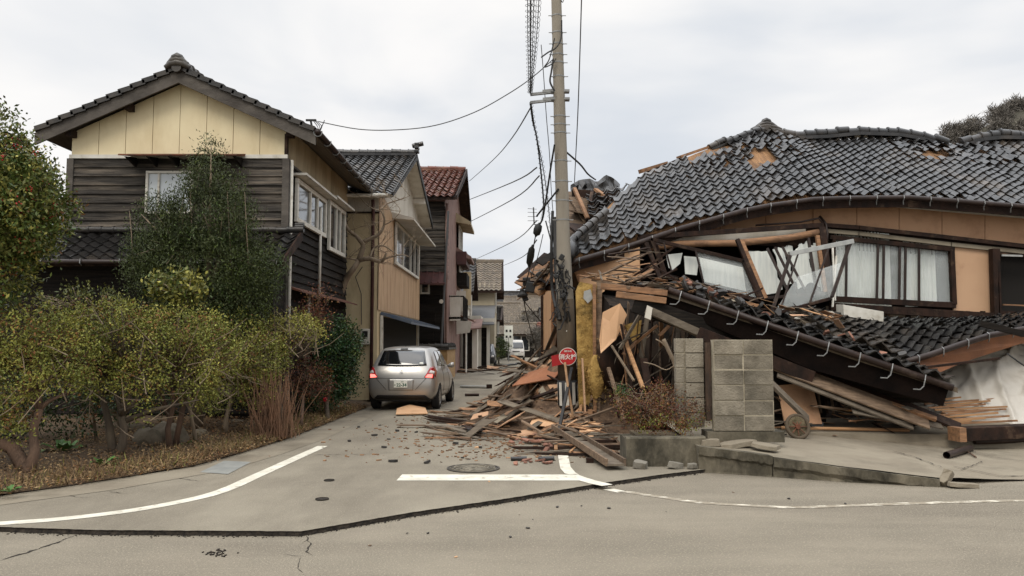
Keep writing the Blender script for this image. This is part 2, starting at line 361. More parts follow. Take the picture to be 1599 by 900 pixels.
for i, (c, d, r_, lb) in enumerate([
        ((5.08, 9.13, .10), (.20, .12, .11), (20, -50, 25), 'upright grey concrete chunk at the broken end of the kerb wall'),
        ((5.22, 9.05, .035), (.36, .16, .05), (0, 4, 8), 'flat grey concrete slab lying at the broken end of the kerb wall'),
        ((3.0, 10.35, .335), (.55, .30, .07), (0, -6, 12), 'large flat slab of broken concrete on the apron before the block wall'),
        ((3.32, 10.15, .33), (.38, .26, .05), (5, 8, -20), 'thin broken concrete slab on the apron edge beside the larger one'),
        ((2.62, 10.28, .36), (.30, .18, .09), (0, 0, 4), 'grey brick-like block lying by the planter wall'),
        ((1.66, 10.12, .10), (.22, .16, .09), (8, 10, -25), 'pale concrete fragment leaning at the foot of the planter wall, leftmost'),
        ((2.12, 10.12, .09), (.24, .12, .08), (0, 12, 10), 'pale concrete fragment at the middle of the planter wall foot'),
        ((2.34, 10.1, .085), (.16, .12, .06), (0, 0, 30), 'small concrete fragment beside the right end of the planter wall foot')]):
    chunk(c, d, r_, 40+i).build('concrete_chunk', m_concl if i > 4 else m_conc, label=lb, cat='concrete chunk', group='pieces of broken concrete', bevel=.006)
for args in (([(1395, 706), (1430, 716), (1470, 731)], 5, .009), ([(1470, 700), (1530, 712), (1599, 722)], 6, .005), ([(1489, 730), (1530, 738), (1560, 745), (1599, 745)], 7, .012), ([(1500, 735), (1535, 722)], 8, .006), ([(1500, 690), (1523, 708)], 18, .006)):
    pts = []
    for x, y in args[0]:
        p = G(x, y, .1)
        for _ in range(6): p = G(x, y, padz(p.x, p.y))
        pts.append(p)
    pts = jit(pts, .06, .015, args[1]); q = []; rnd = random.Random(args[1])
    for i, p in enumerate(pts):
        d = (pts[min(i+1, len(pts)-1)]-pts[max(i-1, 0)]).normalized(); s = V((-d.y, d.x, 0))*args[2]*rnd.uniform(.4, 1.4)
        for a in (p+s, p-s): q.append(V((a.x, a.y, padz(a.x, a.y)+.016)))
    MB().add(q, [(2*i, 2*i+1, 2*i+3, 2*i+2) for i in range(len(pts)-1)]).build('crack', m_crack, kind='structure', keep=True)
# hills behind the town
def hill(name, x0, x1, y, hs, d, lab=None):
    g = MB(); N = 60; M_ = 8; vs = []
    for i in range(N+1):
        x = lerp(x0, x1, i/N); h = pline(hs, x)
        for j in range(M_+1):
            t = j/M_; vs.append((x, y+d*t, h*math.sin(t*math.pi/2)+h*.12*noise.noise(V((x*.03, t*3, y)))-.1))
    return g.add(vs, [(i*(M_+1)+j, (i+1)*(M_+1)+j, (i+1)*(M_+1)+j+1, i*(M_+1)+j+1) for i in range(N) for j in range(M_)])
hill('hill', -260, 330, 330, [(-260, 6), (-60, 8), (0, 26), (60, 30), (110, 24), (330, 10)], 90).build('distant_hill', m_hill, kind='structure', smooth=True, keep=True)
hill('hill', 40, 330, 130, [(40, 0), (80, 10), (92, 38), (98, 45), (115, 52), (140, 54), (330, 60)], 40).build('wooded_hill', m_hill, kind='structure', smooth=True, keep=True)

g = MB(); rnd = random.Random(66)
for i in range(520):
    a = rnd.randrange(len(front)-1); p = front[a].lerp(front[a+1], rnd.random()); d = abs(rnd.gauss(0, .03))+.01; sz = rnd.uniform(.003, .010)*(1.6 if rnd.random() < .08 else 1)
    if p.x > 2.5 or p.x < -9: continue
    g.box((p.x+rnd.uniform(-.02, .02), p.y-d, sz*.3), (sz*rnd.uniform(1, 2.2), sz, sz*.7), Matrix.Rotation(rnd.random()*3, 3, 'Z'))
g.build('asphalt_crumbs', m_crack, label='crumbs of broken asphalt along the foot of the long road crack', cat='asphalt crumbs', kind='stuff', keep=True)
# ------------------------------------------------------------ building palette
m_tileb = mat('black_glazed_tile', S(26, 25, 25), S(40, 38, 36), ns=5, rough=.30, rvar=.1, spec=.55, bump=.25, bs=40, island=.45, dirt=S(92, 80, 66), dns=.7, dlo=.5, dhi=.72, damt=.55)
m_tiled = mat('dusty_tile', S(34, 33, 32), S(48, 45, 42), ns=5, rough=.42, rvar=.12, bump=.2, island=.3, dirt=S(88, 80, 68), dns=.9, dlo=.45, dhi=.7, damt=.6)
m_tiler = mat('red_tile', S(112, 62, 46), S(88, 54, 44), ns=3, rough=.45, bump=.2, island=.3, dirt=S(138, 110, 90), dns=2, dlo=.5, dhi=.7)
m_tilebr = mat('brown_tile', S(118, 106, 90), S(98, 90, 80), ns=3, rough=.7, bump=.2, island=.2)
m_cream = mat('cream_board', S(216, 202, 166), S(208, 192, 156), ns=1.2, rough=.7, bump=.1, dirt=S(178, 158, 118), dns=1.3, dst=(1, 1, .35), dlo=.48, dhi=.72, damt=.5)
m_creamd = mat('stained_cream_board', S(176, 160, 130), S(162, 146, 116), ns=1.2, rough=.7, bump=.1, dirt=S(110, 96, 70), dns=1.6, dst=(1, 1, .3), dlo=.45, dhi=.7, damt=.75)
m_white = mat('white_trim', S(206, 202, 192), S(186, 181, 168), ns=5, rough=.6, bump=.1, dirt=S(140, 130, 112), dns=5, dlo=.58, dhi=.7, damt=.6)
m_alu = mat('aluminium', S(178, 178, 172), S(160, 160, 156), ns=8, rough=.4, metal=.6, bump=.05)
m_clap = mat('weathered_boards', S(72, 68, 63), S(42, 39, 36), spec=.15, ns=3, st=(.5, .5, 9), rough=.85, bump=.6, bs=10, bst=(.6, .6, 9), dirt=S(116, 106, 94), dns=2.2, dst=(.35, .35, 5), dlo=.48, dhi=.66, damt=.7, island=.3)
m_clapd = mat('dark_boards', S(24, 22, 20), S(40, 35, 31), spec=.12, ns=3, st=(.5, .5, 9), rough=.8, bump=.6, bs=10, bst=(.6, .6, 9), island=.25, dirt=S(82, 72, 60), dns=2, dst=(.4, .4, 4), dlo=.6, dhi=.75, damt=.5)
m_barge = mat('grey_timber', S(92, 86, 79), S(66, 61, 56), ns=2, st=(1, 1, 2), rough=.85, bump=.5, bs=16, dirt=S(58, 52, 46), dns=2, dlo=.5, dhi=.7)
m_rust = mat('rusty_metal', S(112, 66, 44), S(78, 56, 44), ns=5, rough=.8, bump=.3)
m_soffit = mat('soffit_boards', S(104, 92, 76), S(82, 72, 60), ns=3, st=(4, .5, 1), rough=.9, bump=.3)
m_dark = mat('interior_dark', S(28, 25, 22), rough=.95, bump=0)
m_brown = mat('dark_brown_metal', S(38, 28, 24), S(50, 37, 31), ns=4, spec=.3, rough=.42, bump=.1, bs=10, dirt=S(96, 84, 72), dns=4, dlo=.58, dhi=.74, damt=.5)
m_wbrown = mat('dark_brown_timber', S(52, 36, 28), S(31, 23, 19), spec=.15, ns=3, st=(2, 2, 1), rough=.7, bump=.4, bs=20, dirt=S(112, 92, 74), dns=3, dlo=.56, dhi=.72, damt=.5)
m_orange = mat('fresh_timber', S(156, 116, 82), S(120, 90, 66), ns=4, st=(.6, 6, 6), rough=.75, bump=.4, bs=12, dirt=S(86, 58, 38), dns=4, dlo=.52, dhi=.7, damt=.7, rnd=.15)
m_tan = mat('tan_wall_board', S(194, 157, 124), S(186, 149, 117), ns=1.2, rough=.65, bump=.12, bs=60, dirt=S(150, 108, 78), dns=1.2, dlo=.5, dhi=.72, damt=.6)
m_tans = mat('tan_wall_shaded_board', S(184, 146, 114), S(176, 137, 106), ns=1.2, rough=.8, bump=.15, bs=60, dirt=S(126, 88, 62), dns=1.3, dlo=.5, dhi=.7, damt=.6)  # darker copy of the tan board, with shade put into its colour
m_peach = mat('peach_wall_board', S(208, 166, 126), S(198, 156, 118), ns=1.5, rough=.7, bump=.12, bs=60, dirt=S(160, 124, 92), dns=2, dlo=.54, dhi=.72, damt=.6)
m_ochre = mat('ochre_stucco', S(200, 182, 146), S(188, 169, 134), ns=1, st=(1, 1, .4), rough=.9, bump=.3, bs=50, dirt=S(112, 92, 64), dns=1.2, dst=(1, 1, .3), dlo=.48, dhi=.7, damt=.7)
m_plast = mat('white_plaster', S(196, 190, 178), S(184, 176, 162), ns=1.5, rough=.85, bump=.15, dirt=S(140, 130, 112), dns=1.5, dst=(1, 1, .3), dlo=.5, dhi=.7, damt=.6)
m_ribs = mat('tan_metal_cladding', S(200, 172, 138), S(186, 159, 127), ns=2, st=(1, 1, .3), rough=.6, bump=.1, dirt=S(140, 100, 70), dns=4, dst=(1, 3, .15), dlo=.48, dhi=.66, damt=.75)
m_pink = mat('faded_red_cladding', S(140, 112, 102), S(118, 92, 84), ns=2, st=(1, 1, .4), rough=.8, bump=.2, dirt=S(96, 70, 60), dns=2, dlo=.5, dhi=.7)
m_maroon = mat('maroon_metal', S(82, 48, 44), S(66, 42, 40), ns=3, rough=.6, bump=.1)
m_blue = mat('blue_grey_awning', S(70, 84, 104), S(92, 96, 100), ns=3, rough=.6, bump=.1)
m_glass = mat('window_glass', S(40, 44, 46), rough=.06, spec=.8, bump=0, coat=.6)
m_glassc = mat('clear_glass', (.9, .95, .93), rough=.02, spec=.5, bump=.03, bs=3, trans=0, alpha=.2, dirt=S(190, 196, 190), dns=3)
m_curt = mat('curtain', S(222, 224, 216), S(202, 206, 200), ns=3, st=(6, 6, .5), rough=.9, bump=.2)
m_conpole = mat('pole_concrete', S(142, 134, 121), S(124, 117, 105), ns=2, st=(1, 1, .2), rough=.9, bump=.25, bs=50, dirt=S(98, 88, 74), dns=3, dst=(1, 1, .2), dlo=.52, dhi=.7, damt=.6)
m_cable = mat('black_cable', S(30, 29, 28), rough=.6, bump=0)
m_wire = mat('grey_wire', S(70, 70, 70), rough=.6, bump=0)
m_galv = mat('galvanised', S(142, 142, 140), S(120, 120, 118), ns=8, rough=.5, metal=.4, bump=.1)
m_block = mat('concrete_block', S(138, 130, 115), S(116, 108, 94), ns=4, rough=.95, bump=.8, bs=40, dirt=S(62, 58, 48), dns=1.7, dlo=.45, dhi=.68, damt=.8, island=.18)
m_mortar = mat('mortar', S(164, 154, 134), S(140, 132, 114), ns=6, rough=1, bump=.5)
m_plank = mat('old_plank', S(124, 104, 84), S(90, 74, 60), ns=3, st=(.5, 7, 7), rough=.85, bump=.4, bs=12, bst=(.5, 7, 7), dirt=S(66, 50, 38), dns=3, dlo=.52, dhi=.7, damt=.7, rnd=.35)
m_rail = mat('thin_lath', S(166, 128, 90), S(140, 104, 72), ns=3, st=(.5, 7, 7), rough=.8, bump=.3, rnd=.25)
m_plankg = mat('grey_plank', S(112, 102, 88), S(90, 80, 68), ns=3, st=(.5, 7, 7), rough=.9, bump=.4, rnd=.25, dirt=S(60, 50, 40), dns=3)
m_black = mat('black_rubber', S(24, 24, 25), rough=.7, bump=.2)
m_insul = mat('yellow_insulation', S(182, 150, 88), S(150, 120, 66), ns=9, rough=1, bump=1, bs=20, dirt=S(72, 60, 34), dns=3, dlo=.5, dhi=.66, damt=.85)
m_bark = mat('bark', S(98, 86, 70), S(68, 58, 48), ns=6, st=(1, 1, .3), rough=.95, bump=.8, bs=30)
m_barkr = mat('reddish_bark', S(100, 78, 62), S(72, 56, 44), ns=6, st=(1, 1, .3), rough=.95, bump=.8, bs=30)
m_barkg = mat('pale_twig', S(138, 122, 102), S(108, 94, 78), ns=6, st=(1, 1, .3), rough=.95, bump=.5, bs=30)
# ------------------------------------------------------------ building shapes
def tiles(B, T, X0, X1, tw=.26, ex=.24, amp=.032, lift=.036, jitter=.003, skip=None, mess=None, seed=1, K=6):
    """rows of curved roof tiles between an eave curve B(u) and an upper curve T(u), u in metres along the eave"""
    rnd = random.Random(seed); g = MB(); nc = int(round((X1-X0)/tw))
    sh = [.9*math.cos(2*math.pi*(k_/K))**1 for k_ in range(K+1)]
    for i in range(nc):
        u0, u1 = X0+i*tw, X0+(i+1)*tw; b0, b1, t0, t1 = B(u0), B(u1), T(u0), T(u1)
        um = (u0+u1)/2; L = (T(um)-B(um)).length; nr = int(L/ex)
        for j in range(nr+1):
            va, vb = j*ex/L, min(1.0, (j+1)*ex/L)
            if vb-va < .25*ex/L: continue
            if skip and skip((u0+u1)/2, j, nr): continue
            c = [b0.lerp(t0, va), b1.lerp(t1, va), b1.lerp(t1, vb), b0.lerp(t0, vb)]
            nm = (c[1]-c[0]).cross(c[3]-c[0]).normalized()
            dz = rnd.gauss(0, jitter); tl = rnd.gauss(0, jitter*1.5); off = V((rnd.gauss(0, jitter), rnd.gauss(0, jitter), 0))
            if mess:
                mm = mess((u0+u1)/2, j, nr)
                if mm: off += V((rnd.gauss(0, .05), rnd.gauss(0, .03), 0))*mm; dz += abs(rnd.gauss(0, .04))*mm; tl += rnd.gauss(0, .07)*mm
            low, up, bt = [], [], []
            for k_ in range(K+1):
                s = k_/K; h = amp*sh[k_]
                bow = -.035*math.sin(math.pi*s)     # the scalloped lower edge
                pa = c[0].lerp(c[1], s); pb = c[3].lerp(c[2], s); dn = (pa-pb).normalized()
                low.append(pa+dn*(.02-bow)+nm*(h+lift+dz+tl*(s-.5))+off); up.append(pb+nm*(h+dz+tl*(s-.5))+off); bt.append(low[-1]-nm*.024)
            n = K+1
            g.add(bt+low+up, [(r_*n+k_, r_*n+k_+1, (r_+1)*n+k_+1, (r_+1)*n+k_) for r_ in (0, 1) for k_ in range(K)])
    return g
def ridge(pts, r=.11, step=.26, seed=1, jitter=.004, base=True):
    """ridge of overlapping half-round cap tiles on a low course"""
    g = MB(); rnd = random.Random(seed); pts = [V(p) for p in pts]
    seg = []
    for a, b in zip(pts, pts[1:]):
        n = max(1, round((b-a).length/step))
        for i in range(n): seg.append((a.lerp(b, i/n), a.lerp(b, (i+1)/n)))
    for a, b in seg:
        j = V((0, 0, rnd.gauss(0, jitter)*2)); d = (b-a).normalized()
        g.tube([a+j, b+j+d*.02], [r, r*.9], 10)
        g.tube([a+j-d*.005, a+j+d*.03], [r*1.13, r*1.13], 10)
        if base: g.beam(a-V((0, 0, r*.75)), b-V((0, 0, r*.75)), r*2.5, r*.7)
    return g
def clapboards(a, b, z0, z1, out, h=.2, th=.034, seed=0, mi=0):
    """overlapping horizontal boards on a wall from a to b (xy), out = outward normal"""
    g = MB(); rnd = random.Random(seed); a, b, out = V(a), V(b), V(out)
    n = max(1, round((z1-z0)/h)); hh = (z1-z0)/n; L = (b-a).length; d = (b-a).normalized()
    for i in range(n):
        za, zb = z0+i*hh, z0+(i+1)*hh; ps = [0]
        while ps[-1] < L: ps.append(min(L, ps[-1]+rnd.uniform(1.6, 3.4)))
        for s0, s1 in zip(ps, ps[1:]):
            if s1-s0 < .02: continue
            w = rnd.uniform(-.004, .004); p, q = a+d*(s0+.002), a+d*(s1-.002); z = V((0, 0, 1))
            o1, o0 = out*(th+.012+w), out*(.006)
            g.hexa([p+z*za, q+z*za, q+o1+z*(za+rnd.uniform(-.004, .004)), p+o1+z*(za+rnd.uniform(-.004, .004)), p+z*(zb+.01), q+z*(zb+.01), q+o0+z*(zb+.01), p+o0+z*(zb+.01)], mi)
    return g
def frame(c, w, h, ax, out, t=.05, dp=.06, mull=(), bars=()):
    """rectangular frame: c centre, ax unit vector along width, out outward"""
    g = MB(); c, ax, out = V(c), V(ax), V(out); Z = V((0, 0, 1)); M = Matrix((ax, out, Z)).transposed()
    g.box(c+Z*(h/2-t/2), (w, dp, t), M); g.box(c-Z*(h/2-t/2), (w, dp, t), M)
    for s in (-1, 1): g.box(c+ax*s*(w/2-t/2), (t, dp*.98, h-2*t-.002), M)
    for m_ in mull: g.box(c+ax*m_*w/2, (t*.8, dp*.9, h-2*t-.002), M)
    for m_ in bars: g.box(c+Z*m_*h/2, (w-2*t-.002, dp*.8, t*.7), M)
    return g
def window(parent, c, w, h, ax, out, t=.05, mull=(), bars=(), fm=None, gm=None, back=True, curtain=None):
    c, ax, out = V(c), V(ax), V(out); M = Matrix((ax, out, V((0, 0, 1)))).transposed()
    f = frame(c, w, h, ax, out, t, .07, mull, bars).build('window', fm or m_white, parent, bevel=.004)
    MB().box(c-out*.012, (w-2*t+.01, .008, h-2*t+.01), M).build('pane', gm or m_glass, f)
    return f
def curtain(a, b, z0, z1, out, amp=.03, waves=14, seed=0):
    g = MB(); rnd = random.Random(seed); a, b, out = V(a), V(b), V(out); N = waves*6; vs = []
    for i in range(N+1):
        s = i/N; o = amp*math.sin(s*waves*2*math.pi+2.5*math.sin(s*7+seed)+rnd.uniform(-.25, .25))*(.55+.45*math.sin(s*9+seed*2))
        vs += [a.lerp(b, s)+out*o+V((0, 0, z0)), a.lerp(b, s)+out*o*.7+V((0, 0, z1))]
    return g.add(vs, [(2*i, 2*i+2, 2*i+3, 2*i+1) for i in range(N)])
XA, YA = V((1, 0, 0)), V((0, 1, 0)); ZA = V((0, 0, 1))
def hookset(parent, pts, n, r, mt, name='gutter_bracket'):
    pts = [V(p) for p in pts]; Ls = [0]
    for a, b in zip(pts, pts[1:]): Ls.append(Ls[-1]+(b-a).length)
    for i in range(n):
        s = Ls[-1]*(i+.5)/n
        p = V((pline(list(zip(Ls, [q.x for q in pts])), s), pline(list(zip(Ls, [q.y for q in pts])), s), pline(list(zip(Ls, [q.z for q in pts])), s)))
        yield i, p
# ============================================================ HOUSE A: cream gable over dark clapboards
xl, xr, yf, yb = -9.3, -4.76, 16.0, 21.9
A = thing('wooden_house', (-7, 18.5, 0), 'two-storey wooden house with a cream gable above dark clapboards behind the hedge', 'house')
zmid = ZZ(246, yf); zr = P(262, 107, 15.7).z; ze = P(470, 205, 15.7).z; xm = -6.95
xeR, xeL = xm+2.86, xm-2.92; ze2 = ze; slope = (zr-ze)/2.86
zw = lambda x: zr-.2-slope*abs(x-xm)      # underside line of the roof over the wall
# core body
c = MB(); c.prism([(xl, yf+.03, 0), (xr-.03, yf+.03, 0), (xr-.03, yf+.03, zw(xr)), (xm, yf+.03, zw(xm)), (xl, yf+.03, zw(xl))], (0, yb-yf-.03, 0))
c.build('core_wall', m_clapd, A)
# cream gable boards, seams between them
g = MB(); n = 8; w = (xr-xl)/n
for i in range(n):
    x0, x1 = xl+i*w+.006, xl+(i+1)*w-.006
    pl = [(x0, yf-.02, zmid+.05), (x1, yf-.02, zmid+.05), (x1, yf-.02, zw(x1))] + ([(xm, yf-.02, zw(xm))] if x0 < xm < x1 else []) + [(x0, yf-.02, zw(x0))]
    g.prism(pl, (0, .04, 0))
g.build('gable_boards', m_cream, A)
MB().bb((xl-.03, yf-.05, zmid-.03), (xr+.03, yf+.0, zmid+.05)).build('band_board', m_white, A)
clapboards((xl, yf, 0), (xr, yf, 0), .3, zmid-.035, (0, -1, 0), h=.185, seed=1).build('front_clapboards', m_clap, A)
for x in (xl, xr): MB().bb((x-.07, yf-.06, .2), (x+.07, yf+.02, zmid-.034)).build('corner_board', m_barge, A)
# side wall: stained cream band and black boards
ztop = zw(xr); zb = P(443, 252, yf).z
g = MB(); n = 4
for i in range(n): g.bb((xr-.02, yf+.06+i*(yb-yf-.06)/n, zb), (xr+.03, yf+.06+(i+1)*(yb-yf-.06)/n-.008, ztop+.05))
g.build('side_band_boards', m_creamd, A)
MB().bb((xr, yf+.05, zb-.05), (xr+.05, yb, zb-.001)).build('side_band_trim', m_barge, A)
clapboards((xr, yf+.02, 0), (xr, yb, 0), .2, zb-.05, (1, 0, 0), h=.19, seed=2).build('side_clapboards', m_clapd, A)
MB().bb((xr-.04, yf-.04, zmid-.4), (xr+.02, yf+.05, ztop-.1)).build('corner_board', m_wbrown, A)
# front window and rusty awning
wx0, wx1 = P(231, 300, yf).x, P(304, 300, yf).x; wz1, wz0 = ZZ(269, yf), ZZ(335, yf)
f = window(A, ((wx0+wx1)/2, yf-.09, (wz0+wz1)/2), wx1-wx0, wz1-wz0, XA, -YA, .05, mull=(-.45,), gm=mat('pale_blind_glass', S(184, 190, 192), S(170, 176, 180), ns=2, rough=.15, spec=.7, bump=0))
ax0, ax1 = P(205, 250, yf).x, P(384, 250, yf).x
g = MB(); g.hexa([(ax0, yf-.55, zmid-.09), (ax1, yf-.55, zmid-.09), (ax1, yf-.02, zmid+.02), (ax0, yf-.02, zmid+.02), (ax0, yf-.55, zmid-.06), (ax1, yf-.55, zmid-.06), (ax1, yf-.02, zmid+.07), (ax0, yf-.02, zmid+.07)])
g.build('window_awning', m_rust, A)
for i in range(6): x = lerp(ax0+.1, ax1-.1, i/5); MB().prism([(x, yf-.02, zmid-.22), (x, yf-.5, zmid-.1), (x, yf-.02, zmid-.01)], (.04, 0, 0)).build('awning_bracket', m_clapd, A)
# side windows with white frames and their shallow awnings
for (pa, pb, t_, b_) in ((452, 500, (278, 305), (392, 372)), (505, 531, (312, 322), (405, 403))):
    ya, yb_ = -(-4.76)*1200/(799.5-pa), 4.76*1200/(799.5-pb)
    z1 = P(pa, t_[0], ya).z; z0 = P(pb, b_[1], yb_).z; h = z1-z0; w = yb_-ya
    f = window(A, (xr+.095, (ya+yb_)/2, (z0+z1)/2), w, h, YA, XA, .10, mull=(-.15, .35) if w > 1.2 else (.1,))
    MB().bb((xr+.03, ya-.1, z1+.04), (xr+.34, yb_+.12, z1+.09)).build('awning', m_white, A)
    if w > 1: curtain((xr+.06, ya+w*.55, 0), (xr+.06, yb_-.1, 0), z0+.08, z1-.08, (1, 0, 0), .006, 5).build('curtain', m_curt, f)
# roof
def Bt(u): return V((xeR, u, ze))
def Tt(u): return V((xm, u, zr))
g = tiles(Bt, Tt, 15.66, 22.4, tw=.26, ex=.25, seed=3)
g2 = tiles(lambda u: V((xeL, -u, ze)), lambda u: V((xm, -u, zr)), -22.4, -15.66, tw=.26, ex=.25, seed=4)
g.add(g2.v, g2.f); g.build('roof_tiles', m_tiled, A, smooth=True, auto=40)
g = MB()
for s, xe in ((1, xeR), (-1, xeL)):
    q = [V((xe, 15.72, ze-.03)), V((xm, 15.72, zr-.03)), V((xm, 15.72, zr-.11)), V((xe, 15.72, ze-.11))]
    g.prism(q, (0, 6.68, 0))
g.build('roof_deck', m_soffit, A)
# verge: stepped tile edge, barge boards
for s, xe in ((1, xeR), (-1, xeL)):
    g = MB(); N = 12
    for i in range(N):
        a = V((xe, 15.68, ze)).lerp(V((xm, 15.68, zr)), i/N); b = V((xe, 15.68, ze)).lerp(V((xm, 15.68, zr)), (i+1)/N+.02)
        g.beam(a+V((0, 0, .03)), b+V((0, 0, -.01)), .16, .10)
    g.build('verge_tiles', m_tiled, A)
    g = MB(); g.prism([(xe+s*.02, 15.70, ze-.05), (xm, 15.70, zr-.05), (xm, 15.70, zr-.32), (xe+s*.02, 15.70, ze-.30)], (0, -.045, 0)); g.build('barge_board', m_barge, A)
ridge([(xm, 15.64, zr+.12), (xm, 22.4, zr+.12)], r=.12, seed=2).build('ridge_tiles', m_tiled, A, smooth=True, auto=40)
# ridge end ornament: stacked lobed tiles
g = MB()
for z, w, d in ((0, .36, .2), (.07, .28, .18), (.13, .18, .16)):
    g.tube([(xm-w*.7, 15.6, zr+z-.02), (xm-w*.35, 15.58, zr+z+.05), (xm, 15.57, zr+z+.075), (xm+w*.35, 15.58, zr+z+.05), (xm+w*.7, 15.6, zr+z-.02)], [.05, .075, .085, .075, .05], 8)
g.tube([(xm, 15.54, zr-.03), (xm, 15.74, zr-.03)], .1, 12)
g.build('ridge_end_tile', m_tiled, A, smooth=True, auto=50)
# purlin ends under the eaves
for x in (xm-2.3, xm-1.1, xm+2.3): z = zw(x)+.02; MB().bb((x-.06, 15.75, z-.16), (x+.06, 16, z-.02)).build('purlin_end', m_wbrown, A)
# eaves gutter on brackets, white downpipes
gp = [(xeR+.07, 15.6, ze-.03), (xeR+.07, 22.4, ze-.07)]
gt = MB().tube(gp, .06, 10).build('gutter', m_brown, A, smooth=True)
for i in range(9):
    y = 15.65+i*.8; g = MB(); g.tube([(xeR+.07+.085*math.cos(a), y, ze-.04+.085*math.sin(a)) for a in [R(-200+20*k_) for k_ in range(12)]], .012, 6); g.build('gutter_bracket', m_galv, gt)
g = MB(); zz = P(490, 315, 17.9).z
for y, zt, zb_ in ((18.55, 4.95, 2.75), (16.05, zmid-.05, .5)): g.tube([(xr+.1, y, zt), (xr+.1, y, zb_)], .035, 8)
g.tube([(xr+.1, 18.55, 2.75), (xr+.1, 17.6, 2.82), (xr+.1, 17.55, 1.0)], .04, 8)
g.build('downpipe', m_white, A, smooth=True)
g = MB(); zs = P(454, 447, 16.5).z
g.hexa([(xr, 16.1, zs-.06), (xr+.35, 16.1, zs-.16), (xr+.35, 21.9, zs-.16), (xr, 21.9, zs-.06), (xr, 16.1, zs), (xr+.35, 16.1, zs-.13), (xr+.35, 21.9, zs-.13), (xr, 21.9, zs)])
g.build('skirt_roof', m_rust, A)
# service bracket and its drip loops on the eaves
g = MB(); sb = P(485, 188, 16.2); g.tube([(xeR-.15, 16.2, ze), sb], .025, 6); g.beam(sb-V((.1, 0, 0)), sb+V((.12, 0, 0)), .04, .04)
for k_ in range(3): g.tube([sb+V((.05+.03*k_, 0, 0)), sb+V((.14+.05*k_, 0, -.12)), sb+V((.2, .02, -.26+.03*k_)), sb+V((.26, 0, -.1)), sb+V((.3, 0, .0))], .009, 5)
g.build('service_bracket', m_cable, A)
# lean-to roof across the front, dark wall below
zt1, zt0 = ZZ(364, 16.0), ZZ(408, 14.8); lx0, lx1 = -10.9, -4.42
g = tiles(lambda u: V((u, 14.75, zt0)), lambda u: V((u, 15.98, zt1)), lx0, lx1, tw=.27, ex=.23, amp=.035, lift=.04, seed=5)
g.build('front_roof_tiles', m_tileb, A, smooth=True, auto=40)
MB().prism([(lx0, 14.8, zt0-.03), (lx0, 15.98, zt1-.03), (lx0, 15.98, zt1-.12), (lx0, 14.8, zt0-.1)], (lx1-lx0, 0, 0)).build('front_roof_deck', m_wbrown, A)
MB().prism([(lx1, 14.72, zt0+.05), (lx1, 15.98, zt1+.06), (lx1, 15.98, zt1-.16), (lx1, 14.72, zt0-.1)], (.04, 0, 0)).build('front_roof_verge', m_wbrown, A)
ridge([(lx0, 15.9, zt1+.05), (lx1, 15.9, zt1+.05)], r=.07, seed=7, base=False).build('flashing_tiles', m_tiled, A, smooth=True, auto=40)
g = MB()
for k_ in range(3): g.tube([(lx1-.1, 15.9, zt1+.06+.05*k_), (lx1+.08, 15.9, zt1+.06+.05*k_)], .07-.012*k_, 8)
g.build('front_roof_end_tile', m_tiled, A, smooth=True, auto=50)
gt = MB().tube([(lx0, 14.66, zt0-.02), (lx1-.1, 14.66, zt0-.04)], .05, 8).build('front_gutter', m_brown, A, smooth=True)
for i in range(9): x = lx0+.4+i*.75; MB().tube([(x, 14.75, zt0), (x, 14.6, zt0+.02), (x, 14.59, zt0-.06), (x, 14.66, zt0-.1)], .01, 5).build('gutter_bracket', m_galv, gt)
c = MB(); c.bb((-10.6, 15.15, 0), (-4.72, 15.95, zt0-.02)); c.build('front_bay_wall', m_clapd, A)
clapboards((-8.2, 15.15, 0), (-4.72, 15.15, 0), .3, 1.9, (0, -1, 0), h=.17, seed=9).build('front_bay_boards', m_clapd, A)
# lower rear-left wing
g = MB(); g.bb((-14, 17.2, 0), (xl-.02, 21, 3.2)); g.build('side_wing_wall', m_clapd, A)
g = tiles(lambda u: V((u, 16.7, 3.25)), lambda u: V((u, 19, 4.5)), -14.2, -9.4, tw=.27, ex=.25, seed=6); g.build('side_wing_roof_tiles', m_tileb, A, smooth=True, auto=40)
MB().bb((-14.2, 19, 4.2), (-9.45, 21.2, 4.5)).build('side_wing_roof_deck', m_wbrown, A)
# ============================================================ HOUSE B: black tiled roof, white gable, tan cladding
B_ = thing('tiled_house', (-7, 27, 0), 'ochre stucco house with a black tiled roof and white street-facing gable beside the silver car', 'house')
bx, bl, y0, y1, yr = -3.96, -12.0, 22.6, 32.6, 27.3
ze = ZZ(303, 21.9); zr = ZZ(243, 27.3); ze2 = ZZ(352, 32.9)+.02; xg = -3.45
zfr = lambda y: lerp(ze, zr, (y-21.9)/(yr-21.9)) if y < yr else lerp(zr, ze2, (y-yr)/(32.9-yr))
c = MB(); c.prism([(bl, y0, 0), (bl, y1, 0), (bl, y1, zfr(y1)-.12), (bl, yr, zr-.12), (bl, y0, zfr(y0)-.12)], (bx-bl, 0, 0)); c.build('core_wall', m_ochre, B_)
zw1 = ZZ(331, y0)
MB().bb((bl, y0-.03, zw1), (bx+.01, y0+.0, ze)).build('upper_front_band', m_plast, B_)
MB().bb((bl, y0-.06, zw1-.05), (bx+.03, y0-.001, zw1)).build('band_trim', m_wbrown, B_)
